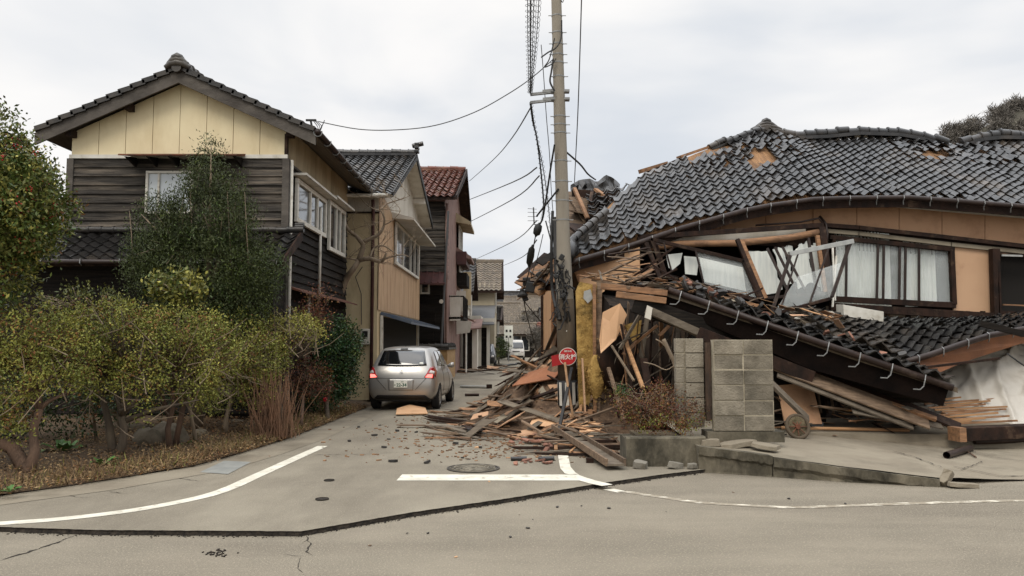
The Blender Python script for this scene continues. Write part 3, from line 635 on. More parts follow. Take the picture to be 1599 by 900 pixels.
# street gable: white upper part, ribbed cladding below
zg = P(613, 375, 5.0+y0).z
g = MB(); g.prism([(bx, y0-.02, zg+.9), (bx, y0-.02, zfr(y0)-.1), (bx, yr, zr-.1), (bx, y1, zfr(y1)-.1), (bx, y1, zg-.7), (bx, 27.5, zg+.1)], (.03, 0, 0)); g.build('gable_plaster', m_plast, B_)
zlo = P(600, 487, 24).z
g = MB(); y = y0
while y < y1:
    ztop_ = lerp(zg+.88, zg+.1, min(1, (y-y0)/4.9)) if y < 27.5 else lerp(zg+.1, zg-.7, (y-27.5)/(y1-27.5)); g.bb((bx+.0, y, zlo), (bx+.035, min(y+.05, y1), ztop_)); y += .1
g.bb((bx-.01, y0, zlo), (bx+.015, y1, zg-.75)); g.bb((bx-.01, y0, zg-.75), (bx+.014, 27.4, zg+.08)); g.build('metal_cladding', m_ribs, B_)
# window with awning
ya, yb_ = 3.96*1200/(799.5-612), 3.96*1200/(799.5-649); z1 = P(612, 346, ya).z; z0 = P(612, 413, ya).z
f = window(B_, (bx+.1, (ya+yb_)/2, (z0+z1)/2), yb_-ya, z1-z0, YA, XA, .10, mull=(-.45, .2, .6))
curtain((bx+.07, ya+2.6, 0), (bx+.07, yb_-.3, 0), z0+.1, z1-.1, (1, 0, 0), .01, 6).build('curtain', m_curt, f)
g = MB(); g.hexa([(bx+.03, ya-.4, z1+.05), (bx+.75, ya-.4, z1-.02), (bx+.75, yb_+.5, z1-.02), (bx+.03, yb_+.5, z1+.05), (bx+.03, ya-.4, z1+.25), (bx+.75, ya-.4, z1+.05), (bx+.75, yb_+.5, z1+.05), (bx+.03, yb_+.5, z1+.25)]); g.build('window_awning', m_plast, B_)
# roof
tiles(lambda u: V((u, 21.85, ze)), lambda u: V((u, yr, zr)), bl, xg, tw=.27, ex=.27, seed=11, amp=.034).build('roof_tiles', m_tileb, B_, smooth=True, auto=40)
tiles(lambda u: V((-u, 32.9, ze2)), lambda u: V((-u, yr, zr)), -xg, -bl, tw=.27, ex=.27, seed=12).build('rear_roof_tiles', m_tileb, B_, smooth=True, auto=40)
g = MB(); g.prism([(bl, 21.9, ze-.03), (bl, yr, zr-.03), (bl, 32.9, ze2-.03), (bl, 32.9, ze2-.12), (bl, yr, zr-.13), (bl, 21.9, ze-.12)], (xg-bl-.02, 0, 0)); g.build('roof_deck', m_plast, B_)
g = MB(); g.prism([(xg, 21.85, ze+.05), (xg, yr, zr+.07), (xg, 32.95, ze2+.05), (xg, 32.95, ze2-.17), (xg, yr, zr-.17), (xg, 21.85, ze-.1)], (.04, 0, 0)); g.build('barge_board', m_cable, B_)
ridge([(bl, yr, zr+.1), (xg, yr, zr+.1)], r=.12, step=.3, seed=5).build('ridge_tiles', m_tileb, B_, smooth=True, auto=40)
g = MB()
for k_, w in enumerate((.3, .34, .22)): g.box((xg+.02, yr, zr+.14+.13*k_), (.16, w, .1))
g.tube([(xg-.15, yr, zr+.34), (xg+.25, yr, zr+.44)], .09, 8); g.build('ridge_end_tile', m_tileb, B_, bevel=.02)
for dy in (-3.2, 0, 3.0): MB().bb((bx, yr+dy-.08, zfr(yr+dy)-.34), (xg-.01, yr+dy+.08, zfr(yr+dy)-.13)).build('purlin_end', m_plast, B_)
MB().tube([(bl, 21.78, ze-.04), (xg-.1, 21.78, ze-.06)], .055, 8).build('gutter', m_white, B_, smooth=True)
MB().tube([(bx-.12, 22.3, ze-.1), (bx-.14, 22.48, ze-.4), (bx-.14, 22.5, 0)], .05, 8).build('downpipe', m_maroon, B_, smooth=True)
t = MB().box((-4.28, 22.5, P(570, 526, 22.5).z), (.26, .16, .46)).build('meter_box', m_plast, B_, bevel=.02)
MB().box((-4.28, 22.41, P(570, 522, 22.5).z), (.15, .02, .18)).build('meter_window', m_dark, t)
MB().tube([(-4.4, 22.5, 2.2), (-4.42, 22.5, 3.1), (-4.6, 22.5, 3.6), (-4.4, 22.52, 3.9)], .012, 5).build('meter_cable', m_cable, B_)
# shop opening below with awning and post
za = P(600, 492, 23.2).z
MB().bb((bx-.02, 23.1, .1), (bx+.015, 31.8, za-.05)).build('opening', m_dark, B_)  # flat dark sheet on the wall stands in for the shaded interior
g = MB(); g.hexa([(bx+.02, 23.0, za+.0), (bx+.95, 23.0, za-.28), (bx+.95, 32.0, za-.28), (bx+.02, 32.0, za), (bx+.02, 23.0, za+.06), (bx+.95, 23.0, za-.22), (bx+.95, 32.0, za-.22), (bx+.02, 32.0, za+.06)])
for i in range(38): y = 23.05+i*.236; g.beam((bx+.03, y, za+.07), (bx+.95, y, za-.21), .05, .05)
g.build('awning', m_blue, B_)
for y in (23.05, 31.9): MB().bb((bx+.02, y-.05, 0), (bx+.1, y+.05, za-.02)).build('opening_post', m_white, B_)
# ============================================================ HOUSE C: tall narrow house with a red roof
C_ = thing('red_roofed_house', (-6, 38, 0), 'tall narrow house with red tiled roof and dark weathered boards', 'house')
cx, cl, c0, c1, cr = -2.98, -8.5, 33.8, 44.5, 40.6
ze = ZZ(307, 33.1); zr = ZZ(266, cr); ze2 = ZZ(345, 44.9)
zf = lambda y: lerp(ze, zr, (y-33.1)/(cr-33.1)) if y < cr else lerp(zr, ze2, (y-cr)/(44.9-cr))
MB().prism([(cl, c0, 0), (cl, c1, 0), (cl, c1, zf(c1)-.15), (cl, cr, zr-.15), (cl, c0, zf(c0)-.15)], (cx-cl, 0, 0)).build('core_wall', m_pink, C_)
zs = ZZ(425, c0)
clapboards((cl, c0, 0), (cx, c0, 0), zs, ze-.1, (0, -1, 0), h=.3, th=.04, seed=21).build('front_clapboards', m_clap, C_)
clapboards((cl, c0, 0), (cx, c0, 0), .1, zs-.6, (0, -1, 0), h=.4, th=.02, seed=22).build('lower_boards', m_clapd, C_)
g = MB(); g.hexa([(cl, c0-.9, zs-.62), (cx+.1, c0-.9, zs-.62), (cx+.1, c0, zs-.1), (cl, c0, zs-.1), (cl, c0-.9, zs-.55), (cx+.1, c0-.9, zs-.55), (cx+.1, c0, zs), (cl, c0, zs)])
for i in range(20): x = cl+i*.28; g.beam((x, c0-.9, zs-.53), (x, c0-.02, zs+.01), .05, .05)
g.build('skirt_roof', m_maroon, C_)
window(C_, (P(664, 450, c0).x, c0-.1, ZZ(450, c0)), .42, .55, XA, -YA, .08)
g = clapboards((cx, c0, 0), (cx, c0+1.6, 0), zs-.2, ze-.3, (1, 0, 0), h=.3, th=.03, seed=23); g.build('side_clapboards', m_clap, C_)
for k_, (pa, pb, t_, b_) in enumerate(((712, 722, 352, 392), (713, 721, 405, 425))):
    ya, yb_ = 2.98*1200/(799.5-pa), 2.98*1200/(799.5-pb); yb_ = min(yb_, 43.5)
    z1, z0 = P(pa, t_, ya).z, P(pa, b_, ya).z
    f = window(C_, (cx+.15, (ya+yb_)/2, (z0+z1)/2), yb_-ya, z1-z0, YA, XA, .12, mull=(-.5, 0, .5))
    g = MB(); g.hexa([(cx, ya-.5, z1+.1), (cx+.8, ya-.5, z1-.05), (cx+.8, yb_+.6, z1-.05), (cx, yb_+.6, z1+.1), (cx, ya-.5, z1+.6), (cx+.8, ya-.5, z1+.1), (cx+.8, yb_+.6, z1+.1), (cx, yb_+.6, z1+.6)]); g.build('window_awning', m_pink if k_ else m_creamd, C_)
    MB().bb((cx+.02, ya-.2, z0-.75), (cx+.55, yb_+.3, z0-.05)).build('window_box', m_maroon if k_ == 0 else m_clapd, C_, bevel=.01)
g = MB(); yq = 36.2; zq = P(705, 462, yq).z
g.bb((cx, yq, zq-1.1), (cx+.7, yq+3.4, zq-1.0)); g.bb((cx+.66, yq, zq-.06), (cx+.7, yq+3.4, zq))
for i in range(18): g.bb((cx+.66, yq+i*.2, zq-1.0), (cx+.7, yq+.05+i*.2, zq-.06))
g.bb((cx, yq, zq-.06), (cx+.7, yq+.04, zq)); g.build('balcony', m_clapd, C_)
tiles(lambda u: V((u, 33.05, ze)), lambda u: V((u, cr, zr)), cl, -2.45, tw=.3, ex=.36, amp=.04, lift=.05, seed=13, jitter=.01).build('roof_tiles', m_tiler, C_, smooth=True, auto=40)
tiles(lambda u: V((-u, 44.9, ze2)), lambda u: V((-u, cr, zr)), 2.45, -cl, tw=.3, ex=.36, seed=14).build('rear_roof_tiles', m_tiler, C_, smooth=True, auto=40)
MB().prism([(cl, 33.1, ze-.03), (cl, cr, zr-.03), (cl, 44.9, ze2-.03), (cl, 44.9, ze2-.15), (cl, cr, zr-.2), (cl, 33.1, ze-.15)], (-2.47-cl, 0, 0)).build('roof_deck', m_wbrown, C_)
MB().prism([(-2.45, 33.05, ze+.05), (-2.45, cr, zr+.07), (-2.45, 44.95, ze2+.05), (-2.45, 44.95, ze2-.22), (-2.45, cr, zr-.25), (-2.45, 33.05, ze-.15)], (.06, 0, 0)).build('barge_board', m_wbrown, C_)
ridge([(cl, cr, zr+.1), (-2.5, cr, zr+.1)], r=.12, step=.4, seed=5, jitter=.01).build('ridge_tiles', m_tiler, C_, smooth=True, auto=40)
MB().tube([(cx+.1, c0-.1, ze-.2), (cx+.08, c0-.1, .1)], .06, 8).build('downpipe', m_pink, C_, smooth=True)
for y, z, h in ((36.2, 2.7, 1.2), (40.4, 3.3, 1.1)): MB().bb((cx+.05, y, z), (cx+.55, y+.06, z+h)).build('sign_panel', m_plast, C_)
# ochre boundary wall with tiled coping, in front of house C
W_ = thing('boundary_wall', (-3.6, 33, 0), 'low ochre wall with grey tiled coping beyond the silver car', 'garden wall')
wz = ZZ(545, 31); MB().bb((-6, 32.75, 0), (-2.75, 32.95, wz)).bb((-2.95, 32.95, 0), (-2.75, 37.4, wz)).build('wall', mat('ochre_brick', S(158, 128, 86), S(136, 106, 70), ns=5, rough=.9, bump=.6, bs=14, bst=(1, 1, 3)), W_)
g = ridge([(-6, 32.85, wz+.08), (-2.75, 32.85, wz+.08)], r=.13, seed=9); g2 = ridge([(-2.85, 32.8, wz+.09), (-2.85, 37.4, wz+.09)], r=.13, seed=8); g.add(g2.v, g2.f); g.build('coping', m_tiled, W_, smooth=True, auto=40)
# ============================================================ farther houses along the street
def simple_house(name, label, x0, x1, y0, y1, ze, zr, wall, roof, gable='x', over=.4, group=None, wins=(), deck=None, low=0):
    t = thing(name, ((x0+x1)/2, (y0+y1)/2, 0), label, 'house', group)
    if gable == 'x':
        ym = (y0+y1)/2
        MB().prism([(x0, y0, low), (x0, y1, low), (x0, y1, ze), (x0, ym, zr-.15), (x0, y0, ze)], (x1-x0, 0, 0)).build('wall', wall, t)
        zo = ze-over*(zr-ze)/((y1-y0)/2)
        g = tiles(lambda u: V((u, y0-over, zo)), lambda u: V((u, ym, zr)), x0-over, x1+over, tw=.34, ex=.4, amp=.045, lift=.06, seed=31)
        g2 = tiles(lambda u: V((-u, y1+over, zo)), lambda u: V((-u, ym, zr)), -x1-over, -x0+over, tw=.34, ex=.4, seed=32, amp=.045, lift=.06); g.add(g2.v, g2.f)
        g.build('roof_tiles', roof, t, smooth=True, auto=40)
        MB().prism([(x0-over, y0-over, zo-.03), (x0-over, ym, zr-.03), (x0-over, y1+over, zo-.03), (x0-over, y1+over, zo-.18), (x0-over, ym, zr-.2), (x0-over, y0-over, zo-.18)], (x1-x0+2*over, 0, 0)).build('roof_deck', deck or m_wbrown, t)
        ridge([(x0-over, ym, zr+.08), (x1+over, ym, zr+.08)], r=.13, step=.5, seed=3).build('ridge_tiles', roof, t)
    else:
        xm = (x0+x1)/2
        MB().prism([(x0, y0, low), (x1, y0, low), (x1, y0, ze), (xm, y0, zr-.15), (x0, y0, ze)], (0, y1-y0, 0)).build('wall', wall, t)
        zo = ze-over*(zr-ze)/((x1-x0)/2)
        g = tiles(lambda u: V((x1+over, u, zo)), lambda u: V((xm, u, zr)), y0-over, y1+over, tw=.34, ex=.4, amp=.045, lift=.06, seed=33)
        g2 = tiles(lambda u: V((x0-over, -u, zo)), lambda u: V((xm, -u, zr)), -y1-over, -y0+over, tw=.34, ex=.4, amp=.045, lift=.06, seed=34); g.add(g2.v, g2.f)
        g.build('roof_tiles', roof, t, smooth=True, auto=40)
        MB().prism([(x0-over, y0-over, zo-.03), (xm, y0-over, zr-.03), (x1+over, y0-over, zo-.03), (x1+over, y0-over, zo-.18), (xm, y0-over, zr-.2), (x0-over, y0-over, zo-.18)], (0, y1-y0+2*over, 0)).build('roof_deck', deck or m_wbrown, t)
    for (c, w, h, side) in wins:
        ax, o_ = (XA, -YA) if side == 'f' else (YA, XA)
        window(t, c, w, h, ax, o_, .09, mull=(0,))
    return t
d0 = 46.5
D_ = simple_house('plaster_house', 'narrow pale plaster house with dark tiled gable between the red-roofed house and the beige one', -7, -2.72, d0, d0+6, ZZ(450, d0), ZZ(408, d0+3), m_plast, m_tiled,
    wins=(((-2.66, 48.6, ZZ(465, 48)), 2.6, 1.4, 's'),))
MB().tube([(-2.5, 46.2, 5.8), (-2.5, 46.2, .1)], .05, 8).build('downpipe', m_white, D_)
g = MB(); g.bb((-2.72, 46.6, 3.1), (-1.9, 51.5, 3.3)); g.build('canopy', m_plast, D_)
g = MB(); g.bb((-2.9, 45.9, 3.9), (-2.45, 46.0, 5.9)); g.build('sign_board', m_ochre, D_)
e0 = 55.0; ex = P(772, 480, e0).x
E_ = simple_house('beige_house', 'beige two-storey house with brown tiled roof over a grey lower roof', -8, ex, e0, e0+7.5, ZZ(447, e0), ZZ(409, e0+3.7), mat('beige_render', S(176, 164, 140), S(164, 152, 128), ns=1, rough=.9, bump=.1), m_tilebr,
    wins=(((ex+.06, e0+2, ZZ(470, e0)), 2.6, 1.6, 's'),), over=.6)
g = MB(); g.hexa([(-8, e0-5.5, ZZ(508, e0-5.5)), (ex+.1, e0-5.5, ZZ(508, e0-5.5)), (ex+.1, e0, ZZ(478, e0)), (-8, e0, ZZ(478, e0)), (-8, e0-5.5, ZZ(506, e0-5.5)), (ex+.1, e0-5.5, ZZ(506, e0-5.5)), (ex+.1, e0, ZZ(477, e0)), (-8, e0, ZZ(477, e0))])
g.build('lower_roof', mat('grey_sheet_roof', S(96, 96, 96), S(84, 84, 84), ns=2, rough=.7, st=(1, 6, 1)), E_)
g = MB(); g.bb((-8, e0-4.6, 0), (ex-.3, e0, ZZ(512, e0-4.6))); g.build('shop_front', m_clapd, E_)
for i in range(4): x = -3.3+i*.55; MB().bb((x, e0-4.9, 0), (x+.2, e0-4.65, 2.85)).build('shop_column', m_plast, E_)
MB().bb((-3.5, e0-5.0, 2.85), (ex+.2, e0-4.4, 3.25)).build('shop_lintel', m_plast, E_)
# shed
Sh = thing('shed', (-2.2, 44.5, 0), 'small dark shed with a pinkish lean-to roof and pale post, far left kerb', 'shed')
sx0, sx1 = P(723, 540, 44).x, P(745, 540, 44).x
MB().bb((sx0, 44, 0), (sx1-.05, 45.6, 2.4)).build('shed_wall', m_clapd, Sh)
MB().bb((sx1-.28, 43.92, 0), (sx1, 45.6, 2.45)).build('shed_side', m_plast, Sh)
MB().hexa([(sx0-.1, 43.5, 2.35), (sx1+.25, 43.5, 2.45), (sx1+.25, 46, 3.0), (sx0-.1, 46, 2.9), (sx0-.1, 43.5, 2.42), (sx1+.25, 43.5, 2.52), (sx1+.25, 46, 3.1), (sx0-.1, 46, 3.0)]).build('shed_roof', m_pink, Sh)
Aw = thing('folded_awning', (-2.3, 41, 0), 'dark tilted canopy with hanging grey fabric on a pole in front of the shed', 'canopy')
MB().hexa([(-2.95, 40.2, 3.15), (-2.0, 40.2, 2.75), (-2.0, 42.0, 2.75), (-2.95, 42.0, 3.15), (-2.95, 40.2, 3.22), (-2.0, 40.2, 2.82), (-2.0, 42, 2.82), (-2.95, 42, 3.22)]).build('canopy_top', m_rust, Aw)
MB().prism([(-2.9, 40.2, 3.1), (-2.1, 40.2, 2.75), (-2.2, 40.2, 2.2), (-2.9, 40.2, 2.1)], (0, .03, 0)).build('hanging_cloth', m_plast, Aw)
MB().tube([(-2.4, 40.3, 2.8), (-2.4, 40.3, 0)], .05, 8).build('pole', m_white, Aw)
# closing the view: houses where the street bends
simple_house('grey_roofed_house', 'grey house with a patterned tiled roof at the bend of the street', -3.2, .6, 92, 99, ZZ(500, 92), ZZ(474, 95.5), mat('dim_render', S(112, 104, 92), S(96, 88, 78), ns=1, rough=.9), m_tilebr, wins=(((-1.0, 91.9, 3.2), 2.2, 1.3, 'f'),))
simple_house('far_plaster_house', 'small far house with pale shutters right of the parked van', 4.0, 9.5, 100, 107, ZZ(505, 100), ZZ(482, 103.5), m_creamd, m_tiled, wins=(((5.2, 99.9, 2.2), 1.6, 1.4, 'f'), ((7.6, 99.9, 2.2), 1.6, 1.4, 'f')))
simple_house('far_dark_house', 'dark wooden far house under the hillside, left of the others', -9, -3.0, 96, 104, ZZ(488, 96), ZZ(462, 100), m_clap, m_tiled, gable='y', wins=(((-5, 95.9, 4.5), 1.8, 1.4, 'f'),))
simple_house('far_brown_house', 'brown-roofed far house highest on the hillside', -1.0, 8.5, 118, 126, ZZ(484, 118), ZZ(464, 122), m_creamd, m_tilebr, wins=(((2, 117.9, 5), 2, 1.4, 'f'), ((5.5, 117.9, 5), 2, 1.4, 'f')))
simple_house('storefront_house', 'low dark shopfront with pale awning behind the parked van', -3.4, 2.4, 84, 90, ZZ(520, 84), ZZ(506, 87), m_clapd, m_tilebr, wins=(((-1.6, 83.9, 1.6), 2.4, 1.7, 'f'), ((1.0, 83.9, 1.6), 1.8, 1.7, 'f')))
simple_house('street_end_house', 'shadowy timber house beside the bend, behind the beige house', -9, -1.35, 66, 80, ZZ(498, 66), ZZ(480, 73), m_clap, m_tiled, over=.5, wins=(((-1.29, 69, 3.2), 3, 1.5, 's'), ((-1.29, 75, 3.2), 3, 1.5, 's')))

simple_house('far_gabled_house', 'small far house with a dark gable facing the street between two brown roofs', .9, 4.4, 94, 101, ZZ(512, 94), ZZ(488, 97.5), m_plast, m_tiled, gable='y', wins=(((2.6, 93.9, 3.0), 1.4, 1.2, 'f'),))
simple_house('far_red_house', 'far low house with a dull red roof beside the bend', 2.9, 7.2, 86, 91, ZZ(522, 86), ZZ(506, 88.5), m_clap, m_tiler, wins=(((4.6, 85.9, 1.5), 1.6, 1.2, 'f'),))
simple_house('far_grey_house', 'far grey tiled house low on the hillside left of the leaning wall', -4.5, 2.0, 132, 140, ZZ(476, 132), ZZ(456, 136), m_creamd, m_tiled, wins=(((-1, 131.9, 7.6), 2, 1.4, 'f'), ((1, 131.9, 7.6), 1, 1.4, 'f')))
# ============================================================ THE COLLAPSED HOUSE
H = thing('collapsed_house', (6.5, 18.5, 0), 'collapsed wooden house whose black tiled roof and tan upper walls have sunk to the ground', 'house')
def PP(pts, Y): return [P(p[0], p[1], p[2] if len(p) > 2 else Y) for p in pts]
Bp = PP([(884, 405, 15.5), (960, 379, 15.9), (1060, 348, 16.4), (1160, 323, 16.8), (1215, 311, 17), (1280, 303, 17), (1420, 306, 17), (1599, 320, 17), (1900, 344, 17)], 0)
Tp = PP([(889, 389, 15.9), (945, 322, 17.3), (1000, 274, 18.6), (1060, 247, 19.3), (1110, 229, 19.9), (1195, 203, 20.7), (1260, 217, 20.8), (1380, 213, 20.8), (1450, 219, 20.8), (1490, 226, 20.8), (1530, 219, 20.8), (1600, 217, 20.8), (1900, 222, 20.8)], 0)
def cur(pts, u):
    xs = [p.x for p in pts]
    return V((u, pline(list(zip(xs, [p.y for p in pts])), u), pline(list(zip(xs, [p.z for p in pts])), u)))
def Bf(u):
    p = cur(Bp, u); p.z += .05*noise.noise(V((u*.9, 3, 1)))+.02*noise.noise(V((u*3, 0, 0))); return p
def Tf(u):
    p = cur(Tp, u); p.z += .03*noise.noise(V((u*1.1, 8, 1))); return p
hole = lambda u, j, nr: (5.75 < u < 6.45 and nr-9 < j < nr-4-(u < 6)) or (4.5 < u < 5.6 and nr-2 < j) or (10.6 < u < 11.2 and nr-7 < j < nr-4) or (u < 3.6 and j >= nr and int(u*7) % 3 == 0)
def messy(u, j, nr):
    if 4.4 < u < 7.6 and j > nr*.62: return .6
    if 10 < u < 13.2 and j > nr*.62: return .5
    if j < 2: return .3
    return .04
tiles(Bf, Tf, 1.16, 15.4, tw=.235, ex=.235, amp=.033, lift=.036, jitter=.004, skip=hole, mess=messy, seed=41).build('roof_tiles', m_tileb, H, smooth=True, auto=45)
us = [1.14+i*.4 for i in range(36)]
g = MB(); b = [Bf(u)-V((0, -.05, .05)) for u in us]; t_ = [Tf(u)-V((0, 0, .06)) for u in us]; k_ = [V((max(1.0, p.x-.8) if p.x < 6.8 else p.x, p.y+4.2, p.z-2.7)) for p in t_]; dn = [p-V((0, 0, .14)) for p in b]; kd = [V((p.x, p.y, p.z-.2)) for p in k_]; td = [p-V((0, 0, .16)) for p in t_]
n = len(us); g.add(b+t_+k_+kd+td+dn, [(r_*n+i, r_*n+i+1, ((r_+1) % 6)*n+i+1, ((r_+1) % 6)*n+i) for r_ in range(6) for i in range(n-1)]+[tuple(r_*n for r_ in range(6)), tuple(r_*n+n-1 for r_ in range(5, -1, -1))])
g.build('roof_deck', mat('bare_sheathing', S(148, 112, 76), S(112, 82, 56), ns=3, st=(5, .6, 1), rough=.9, bump=.4, dirt=S(72, 54, 40), dns=2), H)
ridge(PP([(1205, 207), (1240, 212), (1290, 210), (1340, 205), (1400, 207), (1440, 214), (1478, 226)], 20.75), r=.13, step=.3, seed=4, jitter=.014).build('ridge_tiles', m_tileb, H, smooth=True, auto=40)
ridge(PP([(1500, 224), (1530, 214), (1560, 211), (1620, 212), (1750, 216), (1900, 220)], 20.75), r=.14, step=.3, seed=6, jitter=.01).build('ridge_tiles', m_tileb, H, smooth=True, auto=40)
ridge(PP([(1197, 201, 20.7), (1165, 209, 20.4), (1120, 226, 20), (1108, 231, 19.9)], 0), r=.09, step=.3, seed=7, jitter=.02).build('hip_tiles', m_tileb, H, smooth=True, auto=40)
ridge(PP([(882, 392, 15.75), (905, 366, 16.2), (946, 330, 17.0)], 0), r=.085, step=.24, seed=8, jitter=.01).build('hip_tiles', m_tileb, H, smooth=True, auto=40)
g = MB(); c = P(1197, 205, 20.7)
for z, w, r_ in ((0, .55, .09), (.09, .42, .085), (.17, .28, .08), (.25, .14, .08)): g.tube([c+V((-w, 0, z-.05)), c+V((-w*.5, 0, z+.02)), c+V((0, 0, z+.05)), c+V((w*.5, 0, z+.02)), c+V((w, 0, z-.05))], [r_*.5, r_*.9, r_, r_*.9, r_*.5], 8)
g.tube([c+V((0, -.12, -.02)), c+V((0, .3, -.02))], .14, 12); g.build('ridge_end_tile', m_tileb, H, smooth=True, auto=50)
# fascia and sagging gutter with bent brackets
gl = PP([(884, 416, 15.42), (900, 408, 15.45), (985, 384, 15.9), (1060, 358, 16.3), (1160, 330, 16.65), (1200, 322, 16.8), (1270, 312, 16.85), (1330, 310, 16.85), (1420, 309, 16.85), (1500, 315, 16.85), (1599, 323, 16.85), (1850, 343, 16.85)], 0)
gt = MB().tube(gl, .062, 10).build('gutter', m_brown, H, smooth=True)
g = MB()
for a, b in zip(gl, gl[1:]): g.beam(a+V((0, .12, -.09)), b+V((0, .12, -.09)), .04, .2, ext=.005)
g.build('fascia', m_wbrown, H)
for i, p in hookset(gt, gl, 24, .06, m_galv):
    MB().tube([p+V((0, .05, .03)), p+V((0, -.06, .05)), p+V((0, -.075, -.02)), p+V((.0, -.02, -.08)), p+V((.02, .02, -.15))], .011, 5).build('gutter_bracket', m_galv, gt)
# upper tan wall: separate boards
lint = [(1000, 369), (1060, 362), (1285, 350), (1330, 353), (1450, 367), (1599, 384), (1850, 408)]
gy = [(884, 420), (1060, 362), (1160, 334), (1270, 317), (1420, 314), (1599, 328), (1850, 347)]
xs = [1062, 1125, 1196, 1270, 1338, 1404, 1471, 1538, 1612, 1690, 1850]
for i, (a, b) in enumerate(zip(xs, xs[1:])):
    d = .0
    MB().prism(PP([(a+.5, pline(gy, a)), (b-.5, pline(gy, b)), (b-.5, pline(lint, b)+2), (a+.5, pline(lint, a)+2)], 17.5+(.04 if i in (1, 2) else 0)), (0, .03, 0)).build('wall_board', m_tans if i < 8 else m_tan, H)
MB().prism(PP([(1050, 350), (1850, 336), (1850, 420), (1050, 376)], 17.58), (0, .03, 0)).build('wall_backing', m_wbrown, H)
MB().prism(PP([(1382, 322), (1599, 330), (1850, 350), (1850, 360), (1599, 341), (1450, 328)], 17.3), (0, .05, 0)).build('eave_board', m_white, H)
g = MB(); g.beam(*PP([(998, 371, 16.1), (1284, 352, 17.0)], 0), .12, .10); g.build('lintel', m_wbrown, H)
g = MB(); L = PP([(1284, 352), (1340, 356), (1450, 368), (1599, 385), (1850, 408)], 17.3)
for a, b in zip(L, L[1:]): g.beam(a, b, .14, .09, ext=.01)
g.build('lintel', m_wbrown, H)
g = MB(); L = PP([(1290, 361), (1340, 365), (1484, 382), (1599, 394), (1850, 417)], 17.34)
for a, b in zip(L, L[1:]): g.beam(a, b, .08, .09, ext=.01)
g.build('header_rail', m_conc, H)
MB().tube(PP([(1280, 338, 17.3), (1290, 350, 17.2), (1292, 366, 17.15), (1290, 385, 17.1)], 0), .03, 8).build('bent_downpipe', m_brown, H, smooth=True)
MB().tube(PP([(1180, 352, 17.1), (1250, 347, 17.1), (1278, 341, 17.1), (1286, 350, 17.1)], 0), .022, 8).build('bent_downpipe', m_brown, H, smooth=True)
# left cream boards under the eaves
MB().prism(PP([(893, 415), (999, 386), (999, 402), (1000, 440), (940, 444), (905, 446)], 15.95), (0, .03, 0)).build('wall_board', m_peach, H)
MB().prism(PP([(905, 430), (950, 428), (944, 455), (924, 468), (904, 452)], 15.75), (0, .02, 0)).build('wall_board', m_peach, H)
g = MB(); g.bb((1.12, 15.6, 0), (1.18, 27.4, 3.35)); g.build('street_side_wall', m_peach, H)
MB().prism([(1.13, 15.6, 3.3), (1.13, 27.4, 3.3), (1.13, 27.4, 3.45), (1.13, 15.6, 3.7)], (.1, 0, 0)).build('street_side_beam', m_wbrown, H)
for y, w in ((27.45, .14), (20.2, .1), (19.1, .12), (17.2, .1)): MB().bb((1.03, y-w/2, 0), (1.12, y+w/2, 3.4)).build('wall_post', m_wbrown if w == .14 else m_orange, H)
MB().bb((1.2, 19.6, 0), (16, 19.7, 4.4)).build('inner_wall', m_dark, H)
MB().bb((1.2, 15.9, .0), (16, 19.6, .12)).build('inner_floor', m_wbrown, H)
MB().bb((15.9, 16.5, 0), (16, 19.6, 4.6)).build('end_wall', m_tan, H)
# ---- window bay on the right: sliding panes, curtains inside
WY = 17.35
def bm(a, b, Y, w, d, mt, name, par=H, ext=0, **k):
    pa, pb = P(a[0], a[1], a[2] if len(a) > 2 else Y), P(b[0], b[1], b[2] if len(b) > 2 else Y)
    return MB().beam(pa, pb, d, w, up=(0, -1, 0) if abs(pa.x-pb.x) < abs(pa.z-pb.z) else (0, 0, 1), ext=ext).build(name, mt, par, bevel=.004, **k)
fr = MB()
def fb(g, a, b, Y, w, d, ext=0):
    pa, pb = P(a[0], a[1], a[2] if len(a) > 2 else Y), P(b[0], b[1], b[2] if len(b) > 2 else Y); dirv = (pb-pa).normalized()
    side = dirv.cross(V((0, 1, 0))).normalized()
    g.beam(pa, pb, d, w, up=side, ext=ext)
fb(fr, (1297, 371), (1487, 390), WY, .10, .12, .03); fb(fr, (1299, 467), (1489, 477), WY, .13, .12, .03)
fb(fr, (1485, 388), (1489, 476), WY-.003, .10, .13); fb(fr, (1301, 371), (1301, 466), WY-.003, .07, .13)
F_ = fr.build('window', m_wbrown, H, bevel=.006)
for a, b in ((1322, 1321), (1371, 1369), (1380, 1379), (1405, 1404), (1414, 1413), (1435, 1435)):
    g = MB(); ya = lerp(371, 390, (a-1297)/190)+3; fb(g, (a, ya), (b, lerp(467, 477, (a-1297)/190)-3), WY-.02, .05, .03); g.build('sash_bar', m_brown, F_)
for i, (a, b) in enumerate(((1302, 1371), (1371, 1412), (1405, 1485))):
    ya, yb_ = lerp(371, 390, (a-1297)/190)+4, lerp(371, 390, (b-1297)/190)+4
    MB().prism(PP([(a, ya), (b, yb_), (b, lerp(467, 477, (b-1297)/190)-4), (a, lerp(467, 477, (a-1297)/190)-4)], WY+.02+.012*i), (0, .006, 0)).build('pane', m_glassc, F_)
p0, p1 = P(1303, 472, WY+.22), P(1392, 472, WY+.22); curtain((p0.x, p0.y, 0), (p1.x, p1.y, 0), p0.z-.1, p0.z+1.62, (0, -1, 0), .045, 15, 1).build('curtain', m_curt, F_, smooth=True)
p0, p1 = P(1413, 472, WY+.22), P(1462, 472, WY+.22); curtain((p0.x, p0.y, 0), (p1.x, p1.y, 0), p0.z-.1, p0.z+1.4, (0, -1, 0), .045, 8, 2).build('curtain', m_curt, F_, smooth=True)
